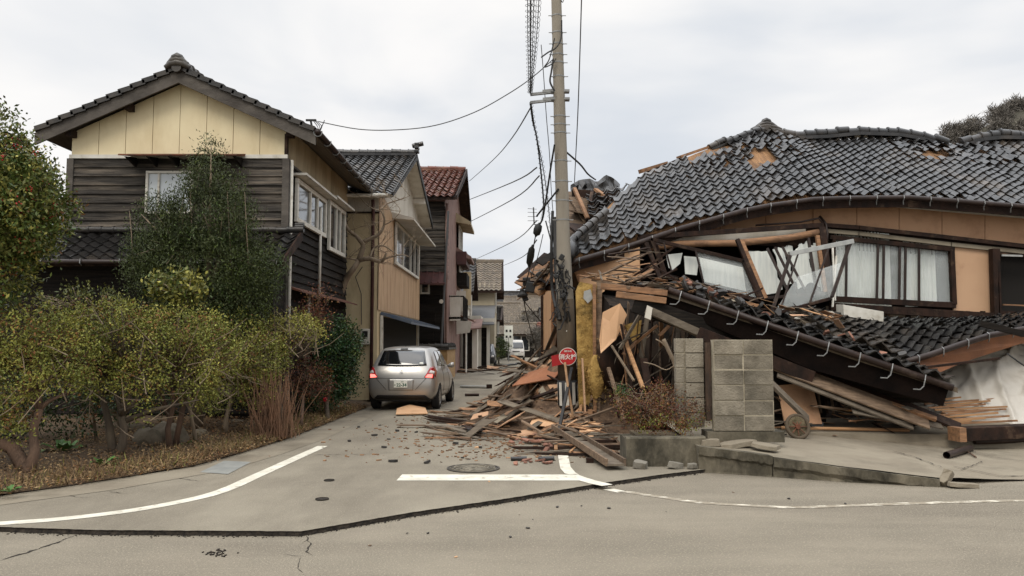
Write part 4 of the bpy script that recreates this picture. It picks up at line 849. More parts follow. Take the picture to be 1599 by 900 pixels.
MB().prism(PP([(1488, 386), (1548, 392), (1549, 490), (1489, 489)], WY+.02), (0, .04, 0)).build('wall_board', m_tan, H)
fr = MB()
for x, w in ((1551, .12), (1556, .06)): fb(fr, (x, 389), (x+3, 494), 17.2, w, .16)
fb(fr, (1556, 396), (1700, 412), 17.2, .05, .12); fb(fr, (1558, 488), (1700, 497), 17.2, .08, .12)
F2 = fr.build('opening_frame', m_wbrown, H)
MB().prism(PP([(1556, 396), (1850, 425), (1850, 505), (1558, 490)], 17.5), (0, .03, 0)).build('opening_shade_sheet', m_dark, H)  # dark sheet stands in for the shade inside the opening
MB().beam(*PP([(1564, 399), (1596, 400)], 17.12), .04, .04).build('lamp_tube', m_alu, F2)
MB().beam(*PP([(1566, 476), (1700, 482)], 17.22), .04, .03).build('rail', m_orange, F2)
MB().prism(PP([(1700, 412), (1850, 425), (1850, 500), (1700, 496)], 17.3), (0, .04, 0)).build('wall_board', m_tan, H)
# sill beams, studs and lath wall below the windows
bm((1296, 479), (1552, 495), 17.2, .17, .14, m_wbrown, 'sill_beam'); bm((1303, 494), (1556, 506), 17.25, .1, .1, m_wbrown, 'sill_beam')
MB().prism(PP([(1290, 478), (1600, 496), (1600, 600), (1290, 600)], 17.5), (0, .03, 0)).build('lower_wall', m_soffit, H)
for i, x in enumerate((1385, 1418, 1447, 1478, 1510, 1534)): bm((x, 486), (x, 520), 17.35, .09, .09, m_orange if i % 3 == 0 else m_wbrown, 'stud')
# ---- wrecked window bay on the left
MB().prism(PP([(1001, 375, 16.4), (1258, 357, 17.1), (1259, 369, 17.1), (1060, 384, 16.55), (1006, 386, 16.4)], 0), (0, .03, 0)).build('header_board', m_plast, H)
MB().tube(PP([(1008, 388, 16.25), (1060, 381, 16.35), (1150, 380, 16.5), (1230, 372, 16.7), (1283, 362, 16.9)], 0), .075, 12).build('round_log', m_orange, H, smooth=True)
bm((998, 370, 16.1), (1000, 392, 16.1), 0, .09, .09, m_wbrown, 'wall_post')
# dangling frame one
fr = MB()
for a, b, w in (((1017, 374), (1160, 408), .07), ((1160, 408), (1186, 470), .06), ((1017, 374), (1037, 430), .06), ((1034, 429), (1186, 470), .08)): fb(fr, a, b, 15.6, w, .07, .02)
F1 = fr.build('broken_window', m_wbrown, H, bevel=.005)
for a, b, w in (((1036, 378), (1049, 425), .03), ((1086, 391), (1099, 444), .035), ((1025, 380), (1035, 384), .03)):
    g = MB(); fb(g, a, b, 15.58, w, .03); g.build('sash_bar', m_brown, F1)
MB().prism(PP([(1086, 391), (1158, 409), (1184, 466), (1099, 444)], 15.62), (0, .006, 0)).build('pane', m_glassc, F1)
g = MB(); g.prism(PP([(1040, 398), (1066, 395), (1062, 412), (1050, 422), (1044, 418)], 15.75), (0, .01, 0)); g.prism(PP([(1068, 400), (1092, 402), (1088, 430), (1070, 428)], 15.8), (0, .01, 0)); g.prism(PP([(1092, 402), (1160, 418), (1165, 455), (1100, 440)], 15.95), (0, .01, 0)); g.build('torn_paper', m_curt, F1)
for a, b, w, mt in (((1009, 380, 15.7), (1030, 434, 15.5), .10, m_wbrown), ((1022, 376, 15.75), (1040, 432, 15.6), .05, m_wbrown), ((1151, 374, 15.95), (1190, 468, 15.6), .09, m_wbrown), ((1158, 376, 16), (1196, 466, 15.7), .04, m_orange), ((1036, 443, 15.4), (1184, 478, 15.2), .06, m_orange), ((1141, 456, 15.3), (1143, 482, 15.2), .08, m_wbrown)):
    bm(a, b, 0, w, .08, mt, 'loose_post')
# torn shoji with paper behind
g = MB(); rnd = random.Random(4)
def torn(a, b, c, d, Y, seed):
    rnd = random.Random(seed); pts = []
    for p, q in ((a, b), (b, c), (c, d), (d, a)):
        for i in range(6):
            t = i/6; j = 2.6 if i else 0; pts.append((lerp(p[0], q[0], t)+rnd.uniform(-j, j), lerp(p[1], q[1], t)+rnd.uniform(-j, j)))
    return PP(pts, Y)
for i, (a, b, c, d) in enumerate((((1164, 394), (1201, 392), (1222, 452), (1188, 462)), ((1206, 390), (1222, 388), (1244, 440), (1226, 450)), ((1232, 400), (1252, 380), (1276, 440), (1246, 452)), ((1225, 386), (1236, 384), (1240, 400), (1232, 408)), ((1246, 384), (1262, 376), (1268, 404), (1256, 410)), ((1264, 382), (1280, 378), (1288, 455), (1272, 440)))):
    MB().prism(torn(a, b, c, d, 16.6+.06*i, i), (0, .008, 0)).build('torn_paper', m_curt, H)
for a, b, w in (((1198, 388, 16.4), (1234, 462, 16.2), .045), ((1210, 386, 16.4), (1246, 458, 16.3), .04), ((1222, 386, 16.5), (1258, 455, 16.3), .03), ((1160, 392, 16.3), (1196, 464, 16.1), .05), ((1190, 466, 16.2), (1292, 458, 16.2), .06), ((1262, 372, 16.6), (1276, 460, 16.4), .07)):
    bm(a, b, 0, w, .05, m_brown, 'shoji_bar')
bm((1282, 356, 16.9), (1297, 468, 16.6), 0, .16, .14, m_wbrown, 'corner_post'); bm((1276, 368, 16.7), (1289, 460, 16.6), 0, .08, .08, m_orange, 'corner_post')
for a, b in (((1300, 385, 16.3), (1304, 470, 16)), ((1306, 400, 16.2), (1300, 480, 15.9))): bm(a, b, 0, .045, .03, m_white, 'loose_batten')
# leaning aluminium sash
S_ = thing('leaning_sash', P(1250, 480, 15), 'leaning dark window sash with a thick pale top rail in the wrecked window bay', 'window sash')
def fbs(a, b, w, d, mt, name, par=S_):
    g = MB(); fb(g, a, b, 15, w, d); return g.build(name, mt, par, bevel=.004)
fbs((1232, 397, 15.1), (1332, 377, 15.3), .09, .08, m_alu, 'top_rail'); fbs((1234, 399), (1204, 491, 14.8), .06, .05, m_brown, 'side_rail'); fbs((1328, 379, 15.3), (1299, 464, 15.1), .06, .05, m_brown, 'side_rail')
fbs((1246, 397, 15.1), (1217, 489, 14.85), .03, .03, m_brown, 'sash_bar'); fbs((1294, 387, 15.2), (1264, 475, 15), .035, .03, m_brown, 'sash_bar'); fbs((1202, 492, 14.8), (1298, 466, 15.1), .06, .06, m_wbrown, 'bottom_rail')
MB().prism(PP([(1246, 432, 15), (1314, 410, 15.2), (1298, 464, 15.12), (1208, 489, 14.85)], 0), (0, .006, 0)).build('pane', m_glassc, S_)
# ============================================================ fallen porch roofs in front
Q = thing('fallen_porch_roof', (4.8, 12.8, 0), 'fallen lean-to roof with a long diagonal dark gutter and white brackets', 'porch roof')
g0, g1 = P(1044, 453, 12.8), P(1488, 606, 11.7)
gt = MB().tube([g0, g0.lerp(g1, .5)-V((0, 0, .01)), g1], .055, 10).build('gutter', m_brown, Q, smooth=True)
for i in range(9):
    p = g0.lerp(g1, (i+.45)/9.3); s = .9
    MB().tube([p+V((.0, -.04, .05)), p+V((-.03, -.07, -.03)), p+V((-.05, -.06, -.12)), p+V((-.1, -.05, -.17)), p+V((-.2, -.04, -.165))], .010, 5).build('gutter_bracket', m_galv, gt)
MB().prism([g0+V((-.06, .07, .05)), g1+V((0, .07, .05)), g1+V((-.1, .1, -.28)), g0.lerp(g1, .78)+V((-.1, .12, -.36)), g0.lerp(g1, .55)+V((-.1, .12, -.44)), g0.lerp(g1, .3)+V((-.1, .12, -.34)), g0+V((-.05, .12, -.26))], (0, .035, 0)).build('fascia', mat('void_shade_timber', S(26, 19, 16), S(15, 12, 11), ns=3, rough=.95, spec=.05, bump=.4), Q)  # near-black colour paints the shaded void under the gutter onto the fascia
MB().prism([g0+V((.0, .2, -.2)), g1+V((-.1, .2, -.2)), g1+V((-1.2, 1.6, -.3)), g0+V((.1, 1.6, -.1))], (0, 0, -.04)).build('soffit', m_clapd, Q)
Bq = [g0+V((-.15, .02, .08)), g0.lerp(g1, .33)+V((0, .04, .06)), g0.lerp(g1, .66)+V((0, .04, .05)), g1+V((.1, .02, .06))]
Tq = [P(1006, 440, 13.9), P(1100, 462, 14.1), P(1190, 493, 14.0), P(1300, 530, 13.7), P(1400, 565, 13.1), P(1496, 594, 12.4)]
tiles(lambda u: cur(Bq, u), lambda u: cur(Tq, u), g0.x-.1, g1.x+.1, tw=.26, ex=.26, amp=.05, lift=.06, jitter=.01, mess=lambda u, j, nr: .15, seed=51,
      skip=lambda u, j, nr: u < 3.2 or (u < 4.0 and j > 1 and (int(u*9)+j) % 2 == 0)).build('porch_roof_tiles', m_tileb, Q, smooth=True, auto=45)
us = [lerp(g0.x-.1, g1.x+.1, i/12) for i in range(13)]; g = MB(); a = [cur(Bq, u)-V((0, -.03, .06)) for u in us]; b = [cur(Tq, u)-V((0, 0, .08)) for u in us]; c = [p-V((0, 0, .12)) for p in b]; d = [p-V((0, 0, .08)) for p in a]
n = 13; g.add(a+b+c+d, [(r_*n+i, r_*n+i+1, ((r_+1) % 4)*n+i+1, ((r_+1) % 4)*n+i) for r_ in range(4) for i in range(n-1)]+[(0, n, 2*n, 3*n), (4*n-1, 3*n-1, 2*n-1, n-1)]); g.build('porch_roof_deck', m_soffit, Q)
# its splintered left end: orange rafters, mud and tile stumps
for a, b, w, h, mt, nm in (((938, 447, 12.9), (1042, 458, 12.75), .10, .12, m_orange, 'broken_rafter'), ((962, 460, 12.7), (1040, 470, 12.65), .10, .11, m_orange, 'broken_rafter'), ((1010, 484, 12.6), (1180, 560, 12.9), .12, .16, m_plankg, 'loose_joist'),
        ((925, 437, 13.1), (985, 450, 12.8), .05, .1, m_plank, 'broken_rafter'), ((990, 474, 12.7), (1240, 560, 12.9), .3, .1, m_clapd, 'loose_joist'), ((1090, 520, 12.4), (1270, 590, 12.3), .2, .05, m_wbrown, 'loose_joist')):
    MB().beam(P(*a), P(*b), h, w).build(nm, mt, Q, bevel=.006)
MB().prism([P(1011, 477, 12.52), P(1019, 481, 12.52), P(1016, 500, 12.5), P(1007, 496, 12.5)], (0, .05, 0)).build('joist_end', m_plast, Q)
Q2 = thing('fallen_side_roof', (7.5, 13.6, 0), 'fallen tiled side roof with a curved gutter above the white sheet', 'porch roof')
B2 = PP([(1286, 518, 13.4), (1380, 545, 13.0), (1422, 562, 12.7), (1470, 548, 12.8), (1545, 522, 13), (1599, 512, 13.1), (1850, 480, 13.4)], 0)
T2 = PP([(1236, 478, 15.2), (1300, 488, 15.4), (1380, 500, 15.6), (1450, 503, 15.7), (1530, 501, 15.8), (1599, 492, 15.8), (1850, 470, 15.8)], 0)
tiles(lambda u: cur(B2, u)+V((0, 0, .05*noise.noise(V((u, 5, 5))))), lambda u: cur(T2, u), 5.45, 14.0, tw=.25, ex=.25, amp=.05, lift=.06, jitter=.008, mess=lambda u, j, nr: .12, seed=61).build('side_roof_tiles', m_tileb, Q2, smooth=True, auto=45)
us = [lerp(5.45, 14, i/16) for i in range(17)]; g = MB(); n = 17; a = [cur(B2, u)-V((0, -.03, .07)) for u in us]; b = [cur(T2, u)-V((0, 0, .09)) for u in us]; c = [p-V((0, 0, .12)) for p in b]; d = [p-V((0, 0, .08)) for p in a]
g.add(a+b+c+d, [(r_*n+i, r_*n+i+1, ((r_+1) % 4)*n+i+1, ((r_+1) % 4)*n+i) for r_ in range(4) for i in range(n-1)]+[(0, n, 2*n, 3*n), (4*n-1, 3*n-1, 2*n-1, n-1)]); g.build('side_roof_deck', m_soffit, Q2)
gl2 = PP([(1416, 565, 12.5), (1450, 555, 12.6), (1500, 538, 12.75), (1545, 524, 12.85), (1599, 514, 12.95), (1850, 482, 13.2)], 0)
gt = MB().tube(gl2, .05, 10).build('gutter', m_brown, Q2, smooth=True)
for i in range(10):
    t = .05+.1*i; p = V((pline(list(zip([0, .1, .22, .36, .5, 1], [q.x for q in gl2])), t), pline(list(zip([0, .1, .22, .36, .5, 1], [q.y for q in gl2])), t), pline(list(zip([0, .1, .22, .36, .5, 1], [q.z for q in gl2])), t)))
    MB().tube([p+V((0, 0, .06)), p+V((0, -.06, .03)), p+V((0, -.05, -.06)), p+V((.03, .03, -.1))], .009, 5).build('gutter_bracket', m_galv, gt)
g = MB(); g.prism([gl2[0]+V((.1, .1, 0))]+[p+V((0, .1, 0)) for p in gl2[1:]]+[gl2[-1]+V((0, .1, -.25)), gl2[4]+V((0, .12, -.25)), gl2[2]+V((.1, .12, -.3)), gl2[0]+V((.5, .12, -.22))], (0, .03, 0)); g.build('fascia', mat('brown_soffit_board', S(132, 88, 60), S(110, 74, 52), ns=3, rough=.8), Q2)
bm((1420, 577, 12.4), (1560, 560, 12.6), 0, .04, .04, m_wbrown, 'loose_batten', Q2); bm((1530, 505, 12.6), (1599, 522, 12.5), 0, .1, .08, m_clapd, 'loose_batten', Q2)
# crumpled mass under the porch roofs, the dark hole's shade put into its colour
rnd = random.Random(77)
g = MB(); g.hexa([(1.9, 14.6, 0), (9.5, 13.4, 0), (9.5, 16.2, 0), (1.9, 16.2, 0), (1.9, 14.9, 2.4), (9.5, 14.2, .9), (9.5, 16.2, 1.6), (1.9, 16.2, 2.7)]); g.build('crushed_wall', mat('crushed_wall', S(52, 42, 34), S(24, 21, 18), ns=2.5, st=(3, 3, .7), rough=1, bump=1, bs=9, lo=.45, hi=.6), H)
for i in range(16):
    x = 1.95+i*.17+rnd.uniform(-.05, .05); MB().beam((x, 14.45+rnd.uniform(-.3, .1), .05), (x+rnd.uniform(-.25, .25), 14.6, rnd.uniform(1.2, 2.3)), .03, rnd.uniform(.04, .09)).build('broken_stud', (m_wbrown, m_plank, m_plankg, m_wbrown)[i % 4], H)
# ============================================================ block wall, planter
Wb = thing('block_wall', (3.0, 10.7, .3), 'standing remnant of a grey concrete block wall with a wooden post beside it', 'block wall')
zb0, zt0_ = .47, 1.72; bw, bh = .41, (1.72-.47)/6
x0 = P(1115, 600, 10.6).x
g = MB(); rnd = random.Random(3)
for j in range(6):
    for i in range(2):
        if j == 0: pass
        g.box((x0+bw*(i+.5)+.004*rnd.uniform(-1, 1), 10.68+.012*rnd.uniform(-1, 1), zb0+bh*(j+.5)), (bw-.014, .15, bh-.014))
g.build('blocks', m_block, Wb, bevel=.006)
g = MB(); g.box((x0+bw, 10.685, (zb0+zt0_)/2), (2*bw-.006, .142, zt0_-zb0-.004)); g.build('mortar', m_mortar, Wb)
g = MB()
for j in range(6): g.box((x0-.205, 10.9, zb0+.02+bh*(j+.5)), (.25, .14, bh-.014)); g.box((x0-.40, 10.94, zb0+.02+bh*(j+.5)), (.12, .14, bh-.014))
g.build('return_blocks', m_block, Wb, bevel=.006)
MB().box((x0-.265, 10.93, (zb0+zt0_)/2+.02), (.38, .10, 1.24)).build('return_mortar', m_mortar, Wb)
MB().beam((x0-.045, 10.74, .6), (x0-.04, 10.76, 1.68), .07, .07, up=(0, -1, 0)).build('post', mat('wet_dark_post', S(74, 56, 42), S(48, 38, 30), ns=5, st=(2, 2, .6), rough=.7, bump=.6), Wb)
MB().bb((x0-.1, 10.6, .32), (x0+.95, 10.95, .463)).build('footing', m_concm, Wb)
Pl = thing('planter', (2.05, 10.9, 0), 'stained low concrete planter wall at the corner, holding the reddish shrub', 'planter')
px0, px1 = P(978, 700, 10.3).x, P(1102, 700, 10.3).x
def rough_wall(x0, x1, y0, y1, z0, z1, seed):
    g = MB(); n = 16; rnd = random.Random(seed); q = []
    for i in range(n+1):
        x = lerp(x0, x1, i/n); t = z1+.018*noise.noise(V((x*5, seed, 0)))+rnd.uniform(-.004, .004)
        q.append([V((x, y0+rnd.uniform(-.006, .006), z0)), V((x, y0+rnd.uniform(-.006, .006), (z0+z1)/2)), V((x, y0+.004, t-.02)), V((x, y0+.025, t)), V((x, y1, t)), V((x, y1, z0))])
    v = [p for a in q for p in a]; g.add(v, [(i*6+j, (i+1)*6+j, (i+1)*6+j+1, i*6+j+1) for i in range(n) for j in range(5)]+[tuple(range(5, -1, -1)), tuple(n*6+j for j in range(6))]); return g
rough_wall(px0, px1, 10.28, 10.44, -.02, .43, 1).build('front_wall', m_concm, Pl)
g = MB(); g.bb((px0, 10.44, 0), (px0+.15, 10.9, .40)); g.build('side_wall', m_concm, Pl)
MB().bb((px0+.3, 10.44, 0), (px1+.6, 12, .33)).build('planter_soil', m_soil, Pl)
# insulation column, torn wall strip
T1 = thing('torn_wall_strip', (1.45, 14.5, 0), 'tall torn wall strip showing yellow insulation between pale posts beside the utility pole', 'wall remnant')
rnd = random.Random(5); pts = [(899, 455), (905, 440), (933, 446), (936, 480), (938, 520), (928, 560), (926, 600), (918, 640), (915, 668), (905, 668), (903, 600), (901, 540)]
MB().prism(PP(pts, 14.4), (0, .05, 0)).build('insulation', m_insul, T1)
g = MB(); c = P(930, 590, 14.25); vs = []; 
for k_ in range(9):
    for i in range(10):
        a = i/10*2*math.pi; r_ = .18*math.sin(math.pi*(k_+.5)/9)*rnd.uniform(.7, 1.25); vs.append(c+V((r_*1.05*math.cos(a), r_*.7*math.sin(a), lerp(-.38, .42, k_/8))))
g.add(vs, [(k_*10+i, k_*10+(i+1) % 10, (k_+1)*10+(i+1) % 10, (k_+1)*10+i) for k_ in range(8) for i in range(10)]); g.build('insulation_tuft', m_insul, T1, smooth=True)
TUFT = c
bm((928, 444, 14.3), (929, 680, 14.3), 0, .07, .06, m_orange, 'post', T1); bm((936, 440, 14.4), (932, 690, 14.35), 0, .06, .1, m_plank, 'post', T1); bm((909, 560, 14.2), (916, 690, 14.2), 0, .16, .03, m_tan, 'board', T1)
bm((921, 640, 14.15), (924, 690, 14.15), 0, .14, .08, m_orange, 'post_stub', T1)
MB().prism(PP([(912, 455), (922, 452), (926, 466), (918, 474), (911, 466)], 14.32), (0, .03, 0)).build('foil_patch', m_alu, T1)
# left broken eave hanging over the street
E1 = thing('broken_eave', (1.0, 17, 3), 'broken eave corner hanging over the street by the pole, orange sheathing and black tiles', 'eave fragment')
MB().prism(PP([(812, 462, 18.6), (846, 462, 18.2), (850, 440, 17.6), (826, 445, 18.2)], 0), (.1, .5, .06)).build('soffit_board', m_plast, E1)
MB().hexa([P(814, 452, 17.4), P(872, 455, 16.2), P(878, 430, 18.5), P(830, 425, 19.5), P(814, 447, 17.4), P(872, 447, 16.2), P(878, 420, 18.5), P(830, 416, 19.5)]).build('eave_deck', m_wbrown, E1)
rnd = random.Random(9)
for i in range(11):
    a = P(822+i*5, 446-i*.6+rnd.uniform(-2, 2), 17.1-.08*i); b = P(838+i*4.6, 420-i*1.6+rnd.uniform(-4, 3), 18.3-.1*i)
    MB().beam(a, b, .16, .02).build('sheathing_board', m_orange, E1)
g = tiles(lambda u: V((u, 16.6-.1*u, 2.62+.45*u)), lambda u: V((u+.15, 17.9, 3.15+.45*u)), .38, 1.4, tw=.25, ex=.25, amp=.05, lift=.06, jitter=.03, mess=lambda u, j, nr: 1.2, seed=71)
g.build('eave_tiles', m_tileb, E1, smooth=True, auto=45)
MB().tube([P(885, 402, 15.2), P(889, 388, 15.6), P(893, 380, 15.9)], [.14, .17, .1], 12).build('eave_end_tile', m_tileb, E1, smooth=True)
# torn roof fragments behind the hip
K1 = thing('torn_roof_fragment', (2.2, 20, 3.5), 'torn heap of dark roofing felt and bare sheathing boards behind the left roof slope', 'roof fragment')
q = []; NX, NY = 18, 6
for j in range(NY+1):
    for i in range(NX+1):
        x = lerp(891, 968, i/NX); y = lerp(pline([(891, 289), (905, 281), (922, 279), (932, 285), (946, 273), (958, 278), (968, 288)], x), 322, j/NY)
        q.append(P(x+1.5*noise.noise(V((x*.2, j, 0))), y, 20.3-.12*j+.28*noise.noise(V((x*.12, j*.8, 3)))))
MB().add(q, [(j*(NX+1)+i, j*(NX+1)+i+1, (j+1)*(NX+1)+i+1, (j+1)*(NX+1)+i) for j in range(NY) for i in range(NX)]).build('roofing_felt', m_tiled, K1)
for a, b, w, d, mt in (((893, 300, 19.5), (905, 370, 18), .5, .03, m_plank), ((905, 310, 19.2), (930, 350, 18.4), .6, .03, m_plank), ((897, 295, 19.3), (918, 342, 18), .08, .08, m_orange), ((930, 296, 19.2), (958, 316, 18.6), .12, .06, m_orange), ((892, 330, 18.6), (940, 340, 18.2), .4, .03, m_plank), ((925, 300, 19), (917, 345, 18), .08, .1, m_wbrown),
        ((894, 350, 18), (925, 372, 17.2), .5, .05, m_wbrown), ((1000, 268, 19.2), (1040, 256, 19.6), .16, .1, m_orange), ((1012, 270, 19.1), (1065, 248, 19.6), .1, .08, m_wbrown), ((1060, 246, 19.6), (1118, 226, 20.1), .2, .07, m_orange), ((1120, 222, 20.1), (1180, 206, 20.7), .16, .08, m_plank)):
    MB().beam(P(*a), P(*b), w, d).build('sheathing_board', mt, K1)
MB().prism(PP([(893, 296), (1000, 300), (940, 372), (893, 385)], 19.3), (0, .05, 0)).build('inner_panel', m_wbrown, K1)
tiles(lambda u: V((u, 17.6, P(930, 333, 17.6).z+(u-2.0)*.32)), lambda u: V((u+.1, 19.2, P(930, 333, 17.6).z+.75+(u-2.0)*.32)), 1.8, 3.1, tw=.25, ex=.25, amp=.04, lift=.05, jitter=.02, seed=73).build('loose_tiles', m_tileb, K1, smooth=True, auto=45)
# ============================================================ VEHICLES
m_silver = mat('silver_paint', S(160, 157, 152), S(165, 162, 157), ns=.8, rough=.33, metal=.55, bump=0, coat=.5, dirt=S(134, 128, 118), dns=2.5, dlo=.5, dhi=.75, damt=.3)
m_vwhite = mat('white_paint', S(196, 192, 184), rough=.3, bump=0, coat=.6)
m_cglass = mat('tinted_car_glass', S(18, 20, 22), rough=.04, spec=.7, bump=0, coat=1)
m_tyre = mat('tyre_rubber', S(32, 31, 30), rough=.85, bump=.2)
m_rim = mat('alloy_rim', S(150, 150, 148), rough=.35, metal=.7, bump=0)
m_plateg = mat('number_plate', S(214, 214, 204), rough=.5, bump=0)
m_green = mat('plate_green', S(24, 74, 52), rough=.5, bump=0)
m_red = mat('lamp_red', S(150, 20, 22), rough=.15, bump=0, coat=1)
m_clear = mat('lamp_clear', S(196, 190, 184), rough=.12, bump=0, coat=1)
m_blackp = mat('black_plastic', S(26, 25, 25), rough=.55, bump=0)
m_chrome = mat('chrome', S(200, 200, 200), rough=.12, metal=1, bump=0)
m_lit = bpy.data.materials.new('lit_brake_lamp'); m_lit.use_nodes = True
_b = m_lit.node_tree.nodes['Principled BSDF']; _b.inputs['Base Color'].default_value = (.8, .05, .05, 1); _b.inputs['Emission Color'].default_value = (1, .16, .13, 1); _b.inputs['Emission Strength'].default_value = 2.2
def text_mesh(body, size, name, mt, parent, M, extrude=.002, align='CENTER', bold=0):
    c = bpy.data.curves.new(name, 'FONT'); c.body = body; c.size = size; c.extrude = extrude; c.align_x = align; c.align_y = 'CENTER'; c.resolution_u = 3; c.offset = bold
    o = bpy.data.objects.new(name, c); COL.objects.link(o)
    dg = bpy.context.evaluated_depsgraph_get(); me = bpy.data.meshes.new_from_object(o.evaluated_get(dg)); bpy.data.objects.remove(o)
    me.transform(M); me.materials.clear(); me.materials.append(mt); me.name = name
    o = bpy.data.objects.new(name, me); COL.objects.link(o)
    if parent: adopt(o, parent)
    return o
def loft(stations, name, mt, parent, cuts=()):
    """stations: list of (xs[7], ys[10], zs[7], roofz[3], bottomz); half ring mirrored; ends capped"""
    FR = [.85, .5, 0]; v = []; f = []
    rings = []
    for xs, ys, zs, rz, bz in stations:
        ring = [(xs[0]*q, ys[0], bz) for q in FR[::-1]] + [(xs[k_], ys[k_], zs[k_]) for k_ in range(7)] + [(xs[6]*q, ys[6+i+1], rz[i]) for i, q in enumerate(FR)]
        rings.append(list(range(len(v), len(v)+13))); v += ring
    for a, b in zip(rings, rings[1:]): f += [(a[k_], a[k_+1], b[k_+1], b[k_]) for k_ in range(12)]
    for which, sgn in ((0, -1), (-1, 1)):
        xs, ys, zs, rz, bz = stations[which]; r_ = rings[which]
        colsv = [[r_[3+k_] for k_ in range(7)]]
        for ci, q in enumerate(FR):
            col = [r_[2-ci]]
            for k_ in range(1, 6):
                v.append((xs[k_]*q, ys[k_]+sgn*(.05, .075, .08)[ci]*(1 if which else 1), zs[k_])); col.append(len(v)-1)
            col.append(r_[10+ci]); colsv.append(col)
        for a, b in zip(colsv, colsv[1:]):
            for k_ in range(6):
                q = (a[k_], b[k_], b[k_+1], a[k_+1]); f.append(q if which == 0 else q[::-1])
    v2 = []; mp_ = {}; full = [V(p) for p in v]; ids = []
    for i, p in enumerate(v):
        if abs(p[0]) < 1e-6: ids.append(i)
        else: ids.append(len(full)); full.append(V((-p[0], p[1], p[2])))
    f = [q[::-1] for q in f] + [tuple(ids[i] for i in q) for q in f]
    g = MB(); g.add(full, f); o = g.build(name, mt, parent, smooth=True)
    s = o.modifiers.new('s', 'SUBSURF'); s.levels = 2; s.render_levels = 2
    hp = []
    for (c, r_, d) in cuts:
        h = MB().tube([V(c)-V((d, 0, 0)), V(c)+V((d, 0, 0))], r_, 32).build('cut', mt, parent); hp.append(h)
        b = o.modifiers.new('b', 'BOOLEAN'); b.object = h; b.solver = 'EXACT'
    bpy.context.view_layer.update(); dg = bpy.context.evaluated_depsgraph_get()
    me = bpy.data.meshes.new_from_object(o.evaluated_get(dg)); o.modifiers.clear(); o.data = me; me.name = name
    if len(me.materials) == 0: me.materials.append(mt)
    me.polygons.foreach_set('use_smooth', [True]*len(me.polygons)); me.set_sharp_from_angle(angle=R(35))
    for h in hp: bpy.data.objects.remove(h)
    return o, BVHTree.FromPolygons([q.co.copy() for q in me.vertices], [tuple(p.vertices) for p in me.polygons])
def patch(bvh, quad, side, name, mt, parent, off=.006, n=10, m=8, bow=(0, 0, 0, 0)):
    """a curved skin laid on the body: quad in (x,z) seen from behind/front or (y,z) seen from the side"""
    v = []
    for j in range(m+1):
        for i in range(n+1):
            s, t = i/n, j/m
            a = (lerp(quad[0][0], quad[1][0], s), lerp(quad[0][1], quad[1][1], s)+bow[0]*math.sin(math.pi*s)); b = (lerp(quad[3][0], quad[2][0], s), lerp(quad[3][1], quad[2][1], s)+bow[2]*math.sin(math.pi*s))
            p = (lerp(a[0], b[0], t)+(bow[3]*(1-s)+bow[1]*s)*math.sin(math.pi*t), lerp(a[1], b[1], t))
            if side == 'rear': o_, d = V((p[0], -2, p[1])), V((0, 1, 0))
            elif side == 'front': o_, d = V((p[0], 8, p[1])), V((0, -1, 0))
            elif side == 'right': o_, d = V((2, p[0], p[1])), V((-1, 0, 0))
            else: o_, d = V((-2, p[0], p[1])), V((1, 0, 0))
            h = bvh.ray_cast(o_, d)
            q, nm = (h[0], h[1]) if h[0] else (o_+d*2, -d)
            v.append(q+nm*off)
    g = MB(); n1 = n+1; g.add(v, [(j*n1+i, j*n1+i+1, (j+1)*n1+i+1, (j+1)*n1+i) for j in range(m) for i in range(n)])
    o = g.build(name, mt, parent, smooth=True); sd = o.modifiers.new('t', 'SOLIDIFY'); sd.thickness = .008; sd.offset = 0
    return o
def wheel(c, r_, w, side, parent, rim=True):
    c = V(c); t = MB(); n = 32; prof = [(r_*.66, -w/2), (r_*.9, -w/2), (r_*.985, -w*.4), (r_, -w*.2), (r_, w*.2), (r_*.985, w*.4), (r_*.9, w/2), (r_*.66, w/2)]
    vs = [c+V((x, rr_*math.cos(a), rr_*math.sin(a))) for rr_, x in prof for a in [2*math.pi*i/n for i in range(n)]]
    t.add(vs, [(k_*n+i, k_*n+(i+1) % n, ((k_+1) % 8)*n+(i+1) % n, ((k_+1) % 8)*n+i) for k_ in range(8) for i in range(n)])
    wh = t.build('wheel', m_tyre, parent, smooth=True, auto=40)
    g = MB(); x = side*(w/2-.02)
    for k_ in range(10):
        a = 2*math.pi*k_/10; g.beam(c+V((x, .03*math.cos(a), .03*math.sin(a))), c+V((x, r_*.64*math.cos(a), r_*.64*math.sin(a))), .045, .02, up=(1, 0, 0))
    g.tube([c+V((x-side*.05, 0, 0)), c+V((x+side*.012, 0, 0))], r_*.14, 12)
    ring = [c+V((x, r_*.645*math.cos(a), r_*.645*math.sin(a))) for a in [2*math.pi*i/32 for i in range(33)]]; g.tube(ring, .016, 6, cap=False)
    g.build('rim', m_rim, wh); MB().tube([c+V((x-side*.06, 0, 0)), c+V((x-side*.05, 0, 0))], r_*.66, 24).build('hub', m_blackp, wh)
CAR = thing('parked_car', (0, 0, 0), 'silver hatchback seen from behind with its brake lamps lit', 'car')
